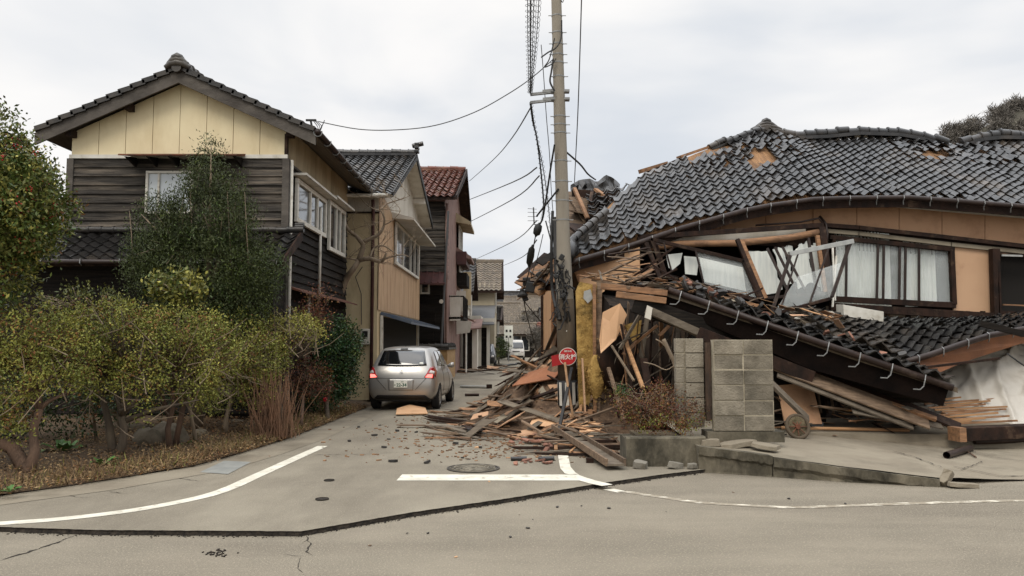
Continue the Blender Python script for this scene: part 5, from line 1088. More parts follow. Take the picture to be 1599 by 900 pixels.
ST = [([.70, .80, .825, .81, .745, .66, .55], [.14, .05, .02, .05, .13, .27, .43, .41, .39, .38], [.26, .38, .62, .86, 1.04, 1.26, 1.46], [1.485, 1.505, 1.51], .24),
      ([.74, .83, .845, .835, .765, .69, .575], [.36, .32, .30, .32, .38, .46, .56, .55, .54, .53], [.25, .38, .62, .87, 1.05, 1.28, 1.475], [1.50, 1.525, 1.53], .22),
      ([.75, .835, .845, .83, .765, .70, .59], [.85]*10, [.23, .38, .62, .86, 1.03, 1.28, 1.49], [1.515, 1.54, 1.545], .2),
      ([.75, .825, .835, .815, .76, .70, .60], [1.5]*10, [.23, .38, .62, .84, 1.0, 1.27, 1.50], [1.525, 1.55, 1.555], .2),
      ([.75, .83, .84, .815, .755, .69, .59], [2.05]*10, [.23, .38, .62, .83, .98, 1.25, 1.475], [1.505, 1.535, 1.54], .2),
      ([.75, .835, .845, .81, .75, .70, .60], [2.5, 2.5, 2.5, 2.5, 2.52, 2.48, 2.42, 2.42, 2.42, 2.42], [.23, .38, .62, .82, .96, 1.18, 1.36], [1.41, 1.45, 1.46], .2),
      ([.75, .835, .845, .80, .74, .70, .64], [3.0]*10, [.23, .38, .62, .80, .92, .98, 1.0], [1.01, 1.03, 1.035], .2),
      ([.74, .82, .83, .77, .70, .62, .55], [3.42]*10, [.24, .38, .6, .76, .85, .88, .89], [.905, .92, .925], .21),
      ([.66, .74, .74, .68, .6, .52, .45], [3.68, 3.72, 3.74, 3.72, 3.68, 3.64, 3.6, 3.6, 3.6, 3.6], [.26, .38, .55, .68, .74, .77, .79], [.80, .81, .815], .23)]
body, bv = loft(ST, 'body', m_silver, CAR, cuts=[((s*.86, y, .30), .345, .24) for s in (-1, 1) for y in (.68, 3.08)])
patch(bv, [(-.60, 1.075), (.60, 1.075), (.50, 1.43), (-.50, 1.43)], 'rear', 'rear_window', m_cglass, CAR, bow=(-.02, .0, .012, .0))
patch(bv, [(-.09, 1.46), (.09, 1.46), (.085, 1.48), (-.085, 1.48)], 'rear', 'high_brake_lamp', m_blackp, CAR, n=3, m=2)
for s in (-1, 1):
    tl = patch(bv, [(s*.56, .80), (s*.775, .77), (s*.775, 1.05), (s*.68, 1.03)], 'rear', 'tail_lamp', m_red, CAR, off=.012, bow=(0, -s*.0, 0, 0))
    patch(bv, [(s*.585, .80), (s*.74, .785), (s*.745, .865), (s*.64, .865)], 'rear', 'brake_light', m_lit, tl, off=.022, n=5, m=3)
    patch(bv, [(s*.66, .90), (s*.775, .86), (s*.78, .93), (s*.70, .96)], 'rear', 'lamp_lens', m_clear, tl, off=.019, n=4, m=2)
    sd = 'right' if s > 0 else 'left'
    if s > 0: patch(bv, [(.1, .80), (.36, .92), (.30, 1.03), (.14, 1.04)], 'right', 'lamp_side', m_red, tl, off=.010, n=6, m=4)
    patch(bv, [(.78, 1.06), (1.36, 1.03), (1.36, 1.42), (.86, 1.40)], sd, 'side_window', m_cglass, CAR, bow=(0, 0, .01, 0))
    patch(bv, [(1.42, 1.03), (2.44, 1.0), (2.22, 1.40), (1.42, 1.425)], sd, 'side_window', m_cglass, CAR, bow=(0, 0, .02, 0))
    patch(bv, [(1.385, .34), (1.395, .34), (1.395, 1.42), (1.385, 1.42)], sd, 'door_gap', m_blackp, CAR, off=.001, n=1, m=16)
    patch(bv, [(2.36, .34), (2.37, .34), (2.41, .96), (2.40, .96)], sd, 'door_gap', m_blackp, CAR, off=.001, n=1, m=12)
    MB().tube([(s*.845, 2.08, .86), (s*.862, 2.02, .865), (s*.862, 1.94, .865), (s*.845, 1.9, .86)] if s else [], .013, 6).build('door_handle', m_silver, CAR, smooth=True)
    MB().tube([(s*.79, 2.34, 1.0), (s*.90, 2.33, 1.03), (s*.965, 2.33, 1.04)], [.03, .075, .06], 10).build('mirror', m_silver, CAR, smooth=True)
patch(bv, [(-.70, .27), (.70, .27), (.58, .375), (-.58, .375)], 'rear', 'rear_diffuser', m_blackp, CAR, off=.010, n=14, m=3)
patch(bv, [(-.30, .49), (.30, .49), (.32, .76), (-.32, .76)], 'rear', 'plate_recess', m_silver, CAR, off=.004)
for q in ([(-.60, .775), (.60, .775), (.60, .782), (-.60, .782)],): patch(bv, q, 'rear', 'hatch_gap', m_blackp, CAR, off=.002, n=16, m=1)
for s in (-1, 1): patch(bv, [(s*.60, .78), (s*.612, .78), (s*.35, .50), (s*.34, .50)], 'rear', 'hatch_gap', m_blackp, CAR, off=.0065, n=1, m=8)
pl = MB().box((-.0, -.07, .64), (.33, .012, .165)).build('number_plate', m_plateg, CAR, bevel=.006)
MR = lambda x, y, z, s=1: Matrix.Translation((x, y, z)) @ Matrix.Rotation(R(90), 4, 'X')
text_mesh('22-34', .105, 'plate_number', m_green, pl, MR(.025, -.0775, .618), bold=.003)
text_mesh('350', .045, 'plate_class', m_green, pl, MR(.04, -.0775, .695)); text_mesh('あ', .045, 'plate_kana', m_green, pl, MR(-.135, -.0775, .618))
# small chrome emblem: an angular S-shaped badge
MB().tube([V(p) for p in ((.038, -.034, .95), (.0, -.034, .98), (-.036, -.034, .952), (.036, -.036, .918), (.0, -.037, .89), (-.038, -.037, .92))], .007, 4).build('emblem', m_chrome, CAR)
MB().tube([(.0, .15, 1.075), (-.12, .13, 1.10), (.27, .16, 1.115)], .010, 6).build('rear_wiper', m_blackp, CAR)
patch(bv, [(.42, 1.10), (.52, 1.10), (.50, 1.15), (.42, 1.15)], 'rear', 'window_sticker', m_plateg, CAR, off=.014, n=2, m=2)
MB().tube([(-.0, .55, 1.535), (-.0, .47, 1.60)], .008, 5).build('aerial', m_blackp, CAR)
for s in (-1, 1):
    for y in (.68, 3.08): wheel((s*.75, y, .295), .295, .19, s, CAR)
MB().box((0, 1.9, .30), (1.2, 3.2, .2)).build('underbody', m_blackp, CAR)
CAR.location = (-2.66, 18.55, SLZ); CAR.rotation_euler = (0, 0, R(-3.2))
# small white van facing the camera down the street
VAN = thing('white_van', (0, 0, 0), 'small white van facing the camera far down the street', 'van')
SV = [([.66, .70, .71, .70, .68, .62, .56], [0.12, .02, 0, .02, .1, .25, .4, .4, .4, .4], [.25, .4, .6, .85, 1.05, 1.4, 1.74], [1.78, 1.8, 1.81], .24),
      ([.70, .735, .74, .735, .72, .67, .60], [.6]*10, [.22, .4, .6, .85, 1.05, 1.4, 1.82], [1.86, 1.88, 1.89], .2),
      ([.70, .735, .74, .735, .72, .68, .62], [3.0]*10, [.22, .4, .6, .85, 1.05, 1.4, 1.84], [1.87, 1.89, 1.9], .2),
      ([.68, .72, .72, .72, .70, .66, .60], [3.3]*10, [.25, .4, .6, .85, 1.05, 1.4, 1.8], [1.84, 1.86, 1.87], .24)]
vb, vv = loft(SV, 'body', m_vwhite, VAN)
patch(vv, [(-.60, 1.08), (.60, 1.08), (.54, 1.64), (-.54, 1.64)], 'rear', 'windscreen', m_cglass, VAN, off=.012)
for s in (-1, 1):
    patch(vv, [(s*.42, .72), (s*.64, .74), (s*.63, .92), (s*.46, .9)], 'rear', 'headlight', m_clear, VAN, off=.014, n=4, m=3)
    patch(vv, [(.55, 1.08), (1.4, 1.08), (1.4, 1.6), (.7, 1.6)], 'right' if s > 0 else 'left', 'side_window', m_cglass, VAN)
    MB().box((s*.84, .35, 1.12), (.12, .06, .2)).build('mirror', m_blackp, VAN, bevel=.02)
    for y in (.55, 2.7): wheel((s*.66, y, .26), .26, .16, s, VAN)
patch(vv, [(-.62, .28), (.62, .28), (.62, .42), (-.62, .42)], 'rear', 'bumper_opening', m_blackp, VAN, off=.012)
patch(vv, [(-.3, .76), (.3, .76), (.3, .84), (-.3, .84)], 'rear', 'grille', m_blackp, VAN, off=.012)
MB().box((0, -.10, .56), (.33, .015, .165)).build('number_plate', m_plateg, VAN)
vp = G(806, 563, SLZ); VAN.scale = (1.08, 1, 1); VAN.location = (vp.x, vp.y, SLZ)
# a dark small car half hidden at the left kerb, nearer than the van
C2 = thing('dark_car', (0, 0, 0), 'small black car parked at the left kerb beside the round bush', 'car')
b2, bv2 = loft([([.6, .68, .7, .68, .62, .56, .48], [.1, .02, 0, .02, .1, .4, .7, .7, .7, .7], [.25, .4, .6, .8, .95, 1.2, 1.42], [1.45, 1.47, 1.48], .24)]+[([.68, .72, .73, .72, .68, .62, .55], [y]*10, [.22, .4, .6, .85, 1.0, 1.25, 1.5], [1.54, 1.56, 1.57], .2) for y in (.9, 2.6)]+[([.6, .68, .7, .68, .62, .56, .5], [3.2]*10, [.25, .4, .6, .8, .95, 1.2, 1.4], [1.45, 1.47, 1.48], .24)], 'body', mat('black_paint', S(30, 30, 32), rough=.3, bump=0, coat=.6), C2)
patch(bv2, [(-.52, 1.0), (.52, 1.0), (.45, 1.36), (-.45, 1.36)], 'rear', 'windscreen', m_cglass, C2)
for s in (-1, 1):
    patch(bv2, [(s*.4, .66), (s*.6, .68), (s*.58, .8), (s*.44, .8)], 'rear', 'headlight', m_clear, C2, n=4, m=3)
    for y in (.55, 2.6): wheel((s*.64, y, .26), .26, .15, s, C2)
p = G(757, 574, SLZ); C2.location = (p.x, p.y, SLZ)
# ============================================================ PLANTS
def leafmat(name, c1, c2, rough=.55, isl=.4):
    m = mat(name, c1, c2, ns=1.6, lo=.4, hi=.6, rough=rough, bump=0, spec=.2, island=isl)
    m.node_tree.nodes['Principled BSDF'].inputs['Subsurface Weight'].default_value = 0
    return m
lf_hedge = leafmat('hedge_leaves', S(126, 128, 58), S(98, 104, 48)); lf_hedgey = leafmat('hedge_leaves_yellow', S(148, 142, 70), S(124, 120, 58)); lf_brown = leafmat('browned_leaves', S(126, 92, 52), S(104, 70, 44))
lf_dark = leafmat('dark_evergreen_leaves', S(46, 54, 28), S(58, 66, 34)); lf_dark2 = leafmat('evergreen_leaf_undersides', S(76, 82, 48), S(60, 66, 38))
lf_tree = leafmat('glossy_leaves', S(58, 76, 34), S(82, 92, 42), .4); lf_olive = leafmat('olive_leaves', S(104, 104, 54), S(90, 92, 46), .45)
lf_cam = leafmat('camellia_leaves', S(34, 56, 32), S(48, 72, 40), .3); lf_red = leafmat('reddish_leaves', S(96, 54, 40), S(72, 44, 34)); lf_berry = mat('red_berries', S(150, 34, 26), rough=.3, bump=0)
lf_litter = leafmat('dead_leaves', S(112, 90, 64), S(84, 66, 47), .9, .5); lf_litter2 = leafmat('pale_dead_leaves', S(150, 128, 94), S(128, 104, 74), .9, .4); lf_twig = leafmat('twig_mass', S(112, 106, 98), S(88, 84, 78), .9, .4)
def rvec(rng, n):
    a = rng.normal(size=(n, 3)); return a/np.linalg.norm(a, axis=1)[:, None]
def clumps(blobs, k, rng, shell=.75):
    """k clump centres spread through ellipsoids (cx,cy,cz,rx,ry,rz)"""
    b = np.array(blobs, float); vol = b[:, 3]*b[:, 4]*b[:, 5]; idx = rng.choice(len(b), k, p=vol/vol.sum())
    d = rvec(rng, k); r_ = rng.random(k)**(1/3)*(1-shell)+shell*rng.uniform(.55, 1, k)
    return b[idx, :3]+d*r_[:, None]*b[idx, 3:6], idx
def foliage(cc, per, spread, L, W, rng, up=.2, flat=1.0):
    n = len(cc)*per; c = np.repeat(cc, per, axis=0)+rng.normal(size=(n, 3))*spread*np.array([1, 1, flat])
    a = rvec(rng, n); a[:, 2] += up; a /= np.linalg.norm(a, axis=1)[:, None]
    b = np.cross(a, rvec(rng, n)); b /= np.linalg.norm(b, axis=1)[:, None]+1e-9
    l = (L*rng.uniform(.6, 1.3, n))[:, None]; w = (W*rng.uniform(.7, 1.2, n))[:, None]/2
    v = np.stack([c, c+a*l*.5+b*w, c+a*l, c+a*l*.5-b*w], axis=1).reshape(-1, 3)
    return v, np.arange(n*4).reshape(-1, 4)
def crown(name, parent, blobs, k, per, spread, L, W, mats, probs, seed, up=.2, shell=.75, flat=1.0, zmin=.05, **kw):
    rng = np.random.default_rng(seed); cc, _ = clumps(blobs, k, rng, shell); cc = cc[cc[:, 2] > zmin]
    v, f = foliage(cc, per, spread, L, W, rng, up, flat)
    cm = rng.choice(len(mats), len(cc), p=probs); mi = np.repeat(cm, per); sw = rng.random(len(mi)) < .25; mi[sw] = rng.choice(len(mats), sw.sum(), p=probs)
    return npmesh(name, v, f, mats, mi, parent, **kw), cc
def branches(g, base, fork, cc, rng, r0, r1=.006, n=40, sag=.1, trunk=None):
    """trunk from base to fork, then limbs bending to clump centres"""
    base, fork = V(base), V(fork); rnd = random.Random(int(rng.integers(1e6)))
    tp = trunk or [base, base.lerp(fork, .35)+V((rnd.uniform(-.06, .06), rnd.uniform(-.06, .06), 0)), base.lerp(fork, .7)+V((rnd.uniform(-.06, .06), 0, 0)), fork]
    g.tube([V(p) for p in tp], [lerp(r0*1.25, r0*.75, (i/(len(tp)-1))**.6) for i in range(len(tp))], 9)
    sel = cc[rng.choice(len(cc), min(n, len(cc)), replace=False)]
    mains = [V(sel[i]) for i in range(min(5, len(sel)))]; stem = []
    for q in mains:
        m_ = fork.lerp(q, .5)+V((rnd.uniform(-.1, .1), rnd.uniform(-.1, .1), rnd.uniform(-.05, .12))); stem.append(m_)
        g.tube([fork, fork.lerp(m_, .5)+V((rnd.uniform(-.05, .05), 0, .03)), m_, q], [r0*.6, r0*.5, r0*.35, r1], 6)
    for q in sel[5:]:
        q = V(q); s = min(stem+[fork], key=lambda p: (p-q).length); m_ = s.lerp(q, .55)+V((rnd.uniform(-.08, .08), rnd.uniform(-.08, .08), rnd.uniform(-.06, .06)))
        g.tube([s, m_, q], [max(r1*1.8, r0*.22), r1*1.3, r1*.6], 5)
    return g
def px_blob(px, py, Y, rx, ry, rz):
    p = P(px, py, Y); return (p.x, p.y, p.z, rx, ry, rz)
# ---- hedge shrubs with bare trunks
HM = [lf_hedge, lf_hedgey, lf_brown]; HG = 'trimmed hedge shrubs along the verge'
hed = [  # base px, Y, fork, blobs, label, bark, extra trunks
    (G(45, 742, .1), P(62, 640, 9.6), [px_blob(40, 520, 9.7, .72, .7, .42), px_blob(95, 540, 9.9, .5, .6, .45), px_blob(15, 590, 9.5, .5, .5, .4), px_blob(95, 590, 9.7, .3, .5, .3), px_blob(-70, 540, 9.7, .7, .7, .5), px_blob(0, 660, 9.4, .35, .4, .25)], 'olive hedge shrub with a forked reddish trunk at the left edge of the photo', m_barkr, 61),
    (G(182, 716, .1), P(190, 650, 10.7), [px_blob(170, 505, 10.8, .75, .7, .36), px_blob(215, 540, 10.9, .55, .7, .45), px_blob(130, 560, 10.6, .4, .6, .4), px_blob(215, 585, 10.7, .5, .5, .3), px_blob(150, 590, 10.7, .3, .5, .26), px_blob(232, 640, 10.6, .22, .3, .16)], 'olive hedge shrub with a thick trunk, second from the left edge', m_bark, 62),
    (G(266, 706, .1), P(268, 600, 11.3), [px_blob(280, 520, 11.4, .7, .7, .42), px_blob(330, 548, 11.5, .55, .7, .45), px_blob(300, 590, 11.3, .5, .5, .3), px_blob(325, 620, 11.4, .25, .3, .2)], 'olive hedge shrub with upright reddish trunks beside the rocks', m_barkr, 63),
    (G(352, 682, .1), P(358, 600, 13.2), [px_blob(365, 530, 13.2, .72, .7, .5), px_blob(405, 560, 13.3, .55, .7, .5), px_blob(345, 600, 13.1, .55, .5, .5), px_blob(400, 610, 13.2, .4, .4, .4)], 'brownish hedge shrub with long pale bare branches beside the dry canes', m_barkg, 64),
    (G(432, 676, .1), P(438, 600, 14.0), [px_blob(452, 512, 14.0, .62, .6, .25), px_blob(420, 535, 14.0, .5, .6, .28), px_blob(478, 520, 14.1, .35, .4, .2)], 'yellow-green low shrub canopy above the dry canes', m_bark, 65),
    (V((-7.3, 9.6, .1)), V((-7.3, 9.7, 1.0)), [(-7.4, 9.8, 1.75, .7, .7, .45)], 'olive hedge shrub half cut off by the left frame edge', m_bark, 66)]
for bs, fk, bl, lb, bk, sd in hed:
    t = thing('hedge_shrub', bs, lb, 'shrub', HG); rng = np.random.default_rng(sd)
    vol = sum(b[3]*b[4]*b[5] for b in bl); k = int(430*vol/.6)
    o, cc = crown('crown', t, bl, max(140, k), 30, .075, .042, .024, HM, [.56, .34, .10] if sd != 65 else [.3, .66, .04], sd, up=.5, shell=.55)
    g = MB(); branches(g, bs, fk, cc, rng, .058 if sd in (61, 62) else .04, .006, 110)
    if sd == 61: g.tube([G(45, 742, .1), P(20, 700, 9.5), P(-8, 690, 9.4), P(-40, 640, 9.4)], [.09, .08, .07, .03], 8)
    if sd == 62: g.tube([G(178, 716, .1), P(170, 660, 10.8), P(155, 600, 10.8)], [.07, .05, .03], 8); g.tube([P(190, 660, 10.7), P(240, 640, 10.8), P(310, 625, 11)], [.04, .03, .01], 6)
    if sd == 63: g.tube([G(272, 704, .1), P(285, 640, 11.3), P(300, 590, 11.4)], [.05, .04, .02], 8); g.tube([P(268, 660, 11.3), P(250, 610, 11.4), P(246, 560, 11.4)], [.04, .03, .02], 7)
    if sd == 64:
        for q in ([(358, 600), (385, 560), (410, 535)], [(356, 620), (330, 600), (310, 590)], [(360, 590), (370, 560), (395, 550), (430, 530)]): g.tube([P(x, y, 13.1) for x, y in q], .012, 5)
    g.build('trunk', bk, t, smooth=True)
    g = MB(); rq = random.Random(sd)      # bare pale twigs that show against the dark inside
    for _ in range(46):
        q = V(cc[rq.randrange(len(cc))]); q.z -= rq.uniform(.1, .5); q.y -= .25; d = V((rq.uniform(-1, 1), rq.uniform(-.3, .3), rq.uniform(-.1, .8))).normalized(); L = rq.uniform(.25, .6)
        g.tube([q, q+d*L*.5+V((0, 0, rq.uniform(-.05, .05))), q+d*L+V((0, 0, rq.uniform(0, .1)))], [.008, .006, .003], 4)
    g.build('bare_twigs', m_barkg, t, kind='stuff')
# ---- big evergreen with red berries, upper left
t = thing('berry_tree', (-6.6, 9.3, .1), 'dense evergreen tree with small red berries at the upper left edge of the photo', 'tree')
bl = [px_blob(20, 330, 9.3, .62, .8, .72), px_blob(45, 300, 9.3, .32, .6, .42), px_blob(-40, 300, 9.3, .8, .8, .9), px_blob(0, 235, 9.3, .34, .5, .42), px_blob(58, 265, 9.3, .16, .3, .28), px_blob(8, 195, 9.3, .14, .2, .22), px_blob(0, 420, 9.4, .35, .6, .45), px_blob(20, 380, 9.4, .4, .6, .3), px_blob(75, 320, 9.3, .15, .3, .2)]
o, cc = crown('crown', t, bl, 1700, 24, .075, .062, .028, [lf_tree, lf_olive, lf_hedgey, lf_brown], [.46, .36, .16, .02], 71, up=.35, shell=.6)
g = MB(); branches(g, (-6.9, 9.4, .1), P(-10, 430, 9.4), cc, np.random.default_rng(5), .09, .006, 60); g.build('trunk', m_bark, t, smooth=True)
g = MB(); rnd = random.Random(6)
for c in cc[::11]:
    c = V(c)+V((rnd.uniform(-.05, .05), -.12, 0))
    for q in range(6): p = c+V((rnd.gauss(0, .025), rnd.gauss(0, .025), rnd.gauss(0, .02))); g.tube([p-V((0, 0, .009)), p, p+V((0, 0, .009))], [.004, .011, .004], 6)
g.build('berries', lf_berry, t, kind='stuff')
# ---- dark conifer-like tree in front of the cream house
t = thing('dark_evergreen', (-5.4, 13.4, .1), 'tall dark narrow-leaved evergreen in front of the cream gabled house', 'tree')
bl = [px_blob(312, 425, 13.4, 1.35, .9, .9), px_blob(325, 345, 13.4, .95, .7, .68), px_blob(240, 400, 13.4, .45, .6, .6), px_blob(322, 285, 13.4, .42, .5, .5), px_blob(330, 240, 13.4, .17, .25, .35), px_blob(365, 290, 13.4, .22, .3, .3), px_blob(400, 420, 13.5, .55, .6, .6), px_blob(240, 330, 13.4, .25, .4, .35), px_blob(330, 480, 13.3, 1.1, .8, .5), px_blob(215, 350, 13.4, .14, .3, .25)]
o, cc = crown('crown', t, bl, 2700, 28, .09, .06, .018, [lf_dark, lf_dark2, lf_tree], [.70, .18, .12], 72, up=.9, shell=.6)
g = MB(); branches(g, (-5.5, 13.5, .1), P(325, 460, 13.4), cc, np.random.default_rng(7), .09, .006, 90, trunk=[(-5.5, 13.5, .1), (-5.45, 13.5, 1), P(325, 460, 13.4)]); g.tube([P(325, 460, 13.4), P(328, 340, 13.4), P(330, 225, 13.4)], [.06, .035, .006], 6)
for x in (205, 385, 300, 358): g.tube([P(x+4, 430, 13.2), P(x, 360, 13.1), P(x-3, 300 if x > 250 else 330, 13.1)], [.012, .009, .004], 5)
g.build('trunk', m_barkg, t, smooth=True)
# ---- light broad-leaved shrub between hedge and evergreen; leggy sprigs
t = thing('broadleaf_shrub', P(277, 500, 11.8), 'light green broad-leaved shrub rising above the hedge before the dark evergreen', 'shrub')
o, cc = crown('crown', t, [px_blob(272, 445, 11.8, .42, .35, .24), px_blob(300, 460, 11.8, .25, .3, .2)], 110, 12, .06, .085, .045, [lf_olive, lf_hedgey, lf_tree], [.45, .35, .2], 73, up=.4)
g = MB(); branches(g, G(280, 700, .15)+V((0, .6, 0)), P(278, 490, 11.8), cc, np.random.default_rng(9), .025, .006, 40); g.build('stem', m_barkg, t, smooth=True)
t = thing('leggy_shrub', P(145, 520, 11.3), 'thin grey-green sprigs standing above the hedge before the dark lean-to', 'shrub')
o, cc = crown('crown', t, [px_blob(145, 460, 11.3, .3, .3, .12), px_blob(112, 455, 11.3, .1, .2, .12), px_blob(70, 470, 11.3, .2, .3, .12), px_blob(185, 470, 11.3, .14, .2, .1)], 60, 9, .05, .06, .03, [lf_dark2, lf_olive], [.6, .4], 74, up=.8)
g = MB(); branches(g, (-6.2, 11.6, .2), P(140, 510, 11.3), cc, np.random.default_rng(9), .02, .005, 40); g.build('stem', m_barkg, t, smooth=True)
# ---- dark interior shrubbery behind the hedge trunks
t = thing('understory_shrub', (-6.2, 12.6, .1), 'dark shadowy shrub behind the hedge trunks', 'shrub')
o, cc = crown('crown', t, [px_blob(90, 640, 11.6, 1.0, .5, .5), px_blob(-20, 640, 11.4, 1.0, .5, .6), px_blob(220, 610, 13, 1.1, .5, .5), px_blob(330, 560, 14, 1.1, .4, .7), px_blob(120, 560, 12.4, 1.3, .4, .6)], 620, 22, .1, .06, .03, [lf_dark, lf_cam, lf_brown], [.6, .3, .1], 75)
g = MB(); branches(g, (-6.3, 12.8, .1), P(150, 600, 12.5), cc, np.random.default_rng(2), .05, .006, 50); g.build('stem', m_bark, t, smooth=True)
# ---- camellia, reddish thicket and dry canes at the verge's end
t = thing('camellia_bush', G(520, 655, .1), 'dark glossy camellia bush with one red flower at the end of the verge', 'shrub')
o, cc = crown('crown', t, [px_blob(520, 560, 17.2, .62, .6, .6), px_blob(545, 540, 17.4, .32, .4, .5), px_blob(500, 610, 16.8, .6, .5, .42), px_blob(535, 600, 17.2, .4, .5, .4), px_blob(520, 510, 17.3, .4, .4, .25)], 560, 24, .075, .06, .036, [lf_cam, lf_dark, lf_tree], [.62, .24, .14], 76)
g = MB(); branches(g, G(512, 655, .1), P(515, 600, 17), cc, np.random.default_rng(3), .04, .006, 40); g.build('stem', m_bark, t, smooth=True)
c = P(508, 624, 16.2); g = MB()
for k_ in range(7): a = k_*.9; g.tube([c, c+V((.035*math.cos(a), -.03, .035*math.sin(a)))], [.01, .022], 6)
g.build('flower', mat('flower_red', S(176, 24, 34), rough=.6, bump=0), t)
t = thing('reddish_thicket', G(470, 665, .1), 'reddish brown bare thicket between the camellia and the dry canes', 'shrub')
o, cc = crown('crown', t, [px_blob(485, 500, 15.6, .42, .5, .45), px_blob(460, 570, 15.2, .45, .5, .55), px_blob(490, 600, 15.4, .4, .5, .4), px_blob(500, 460, 15.6, .3, .3, .2)], 260, 20, .09, .05, .022, [lf_red, lf_brown, lf_dark], [.66, .18, .16], 77, up=.3)
g = MB(); branches(g, G(470, 668, .1), P(474, 600, 15.3), cc, np.random.default_rng(4), .03, .005, 120); g.build('stem', m_barkr, t, smooth=True)
t = thing('dry_canes', G(424, 682, .1), 'fan of dry reddish canes rising from the verge edge', 'dry plant'); rnd = random.Random(5)
g = MB(); b = G(424, 684, .1)
for i in range(230):
    p = b+V((rnd.gauss(0, .16), rnd.gauss(.1, .16), 0)); a = rnd.gauss(0, .2); h = rnd.uniform(.5, 1.15)
    q = p+V((a*h*1.0, rnd.gauss(0, .12), h)); m_ = p.lerp(q, .5)+V((rnd.uniform(-.04, .04), 0, 0)); g.tube([p, m_, q], [.006, .0045, .002], 4)
g.build('canes', mat('dry_cane', S(132, 98, 74), S(100, 76, 58), ns=6, rough=.9, bump=0), t)
# ---- bare twisted tree in front of the ochre house
t = thing('bare_tree', (-4.55, 21.6, 0), 'twisted leafless tree in front of the ochre stucco house', 'tree'); g = MB(); rnd = random.Random(15); YT = 21.4
paths = [([(522, 600), (524, 500), (529, 469), (541, 436), (552, 420), (560, 407)], .10, .075), ([(560, 407), (567, 385), (562, 376), (555, 368), (545, 360), (540, 350), (536, 335)], .08, .025), ([(560, 407), (577, 404), (593, 409), (600, 404), (603, 395)], .075, .03),
         ([(593, 407), (612, 401), (628, 398), (640, 402)], .03, .008), ([(567, 378), (580, 372), (592, 366), (599, 354), (600, 340), (594, 328)], .06, .02), ([(577, 404), (584, 388), (598, 384), (612, 392), (630, 405)], .035, .008), ([(594, 328), (605, 318), (625, 312), (640, 306)], .025, .006), ([(560, 407), (545, 404), (530, 405)], .03, .008), ([(594, 330), (575, 322), (560, 306)], .02, .005), ([(599, 352), (612, 345), (625, 330), (618, 318)], .02, .005)]
def twig(g, p, d, L, r_, depth):
    q = p+d*L; m_ = p.lerp(q, .5)+V((rnd.uniform(-.1, .1), rnd.uniform(-.1, .1), rnd.uniform(-.1, .1)))*L
    g.tube([p, m_, q], [r_, r_*.8, r_*.5], 5)
    if depth:
        for _ in range(3): twig(g, m_.lerp(q, rnd.random()), (d+V((rnd.uniform(-.9, .9), rnd.uniform(-.6, .6), rnd.uniform(-.6, .9)))).normalized(), L*.65, r_*.55, depth-1)
for pts, a, b in paths:
    pp = [P(x, y, YT+.15*math.sin(x)) for x, y in pts]; g.tube([V(q) for q in smooth([tuple(q) for q in pp], 3)], [lerp(a, b, i/((len(pts)-1)*3)) for i in range((len(pts)-1)*3+1)], 8)
    for q in pp[1:]:
        if a < .1: twig(g, q, V((rnd.uniform(-1, 1), rnd.uniform(-.4, .4), rnd.uniform(-.2, 1))).normalized(), rnd.uniform(.3, .6), .010, 2)
g.build('trunk', m_barkg, t, smooth=True)
# ---- ground plants, rocks, litter and grass of the verge
for (x, y), s_, n_, lb in (((100, 712), .36, 16, 'broad green leaf rosette under the hedge, left of the thick trunk'), ((290, 696), .2, 9, 'small green leaf rosette beside the upright hedge trunk'), ((16, 768), .14, 7, 'single low green plant at the left verge edge'), ((160, 728), .22, 9, 'pale green rosette at the foot of the thick hedge trunk')):
    rnd = random.Random(x); c = G(x, y, .12); g = MB()
    for i in range(n_):
        a = i*2.4; el = rnd.uniform(.3, 1.1); d = V((math.cos(a)*math.cos(el), math.sin(a)*math.cos(el), math.sin(el))); L = s_*rnd.uniform(.7, 1.2); sd_ = d.cross(ZA).normalized(); w = L*.17
        p = [c, c+d*L*.5, c+d*L*.85-V((0, 0, L*.12)), c+d*L-V((0, 0, L*.3))]
        g.add([p[0], p[1]+sd_*w, p[1]-sd_*w, p[2]+sd_*w*.8, p[2]-sd_*w*.8, p[3], p[1]-V((0, 0, .012)), p[2]-V((0, 0, .012))], [(0, 6, 1), (0, 2, 6), (1, 6, 7, 3), (6, 2, 4, 7), (3, 7, 5), (7, 4, 5)])
    g.build('leafy_plant', leafmat('broad_leaf', S(62, 92, 44), S(84, 112, 56), .4), label=lb, cat='plant', group='low leafy plants in the verge')
def rock(c, d, seed, mt):
    g = MB(); n, m_ = 14, 9; v = []
    for j in range(m_+1):
        for i in range(n):
            th = math.pi*j/m_; ph = 2*math.pi*i/n; q = V((math.sin(th)*math.cos(ph), math.sin(th)*math.sin(ph), math.cos(th))); r_ = 1+.35*noise.noise(q*1.6+V((seed, 0, 0)))+.15*noise.noise(q*4+V((0, seed, 0))); v.append(V(c)+V((q.x*d[0], q.y*d[1], q.z*d[2]))*r_)
    return g.add(v, [(j*n+i, (j+1)*n+i, (j+1)*n+(i+1) % n, j*n+(i+1) % n) for j in range(m_) for i in range(n)])
m_rock = mat('rock', S(112, 102, 86), S(86, 78, 66), ns=4, rough=.95, bump=1, bs=14, dirt=S(60, 58, 40), dns=3, dlo=.5, dhi=.65)
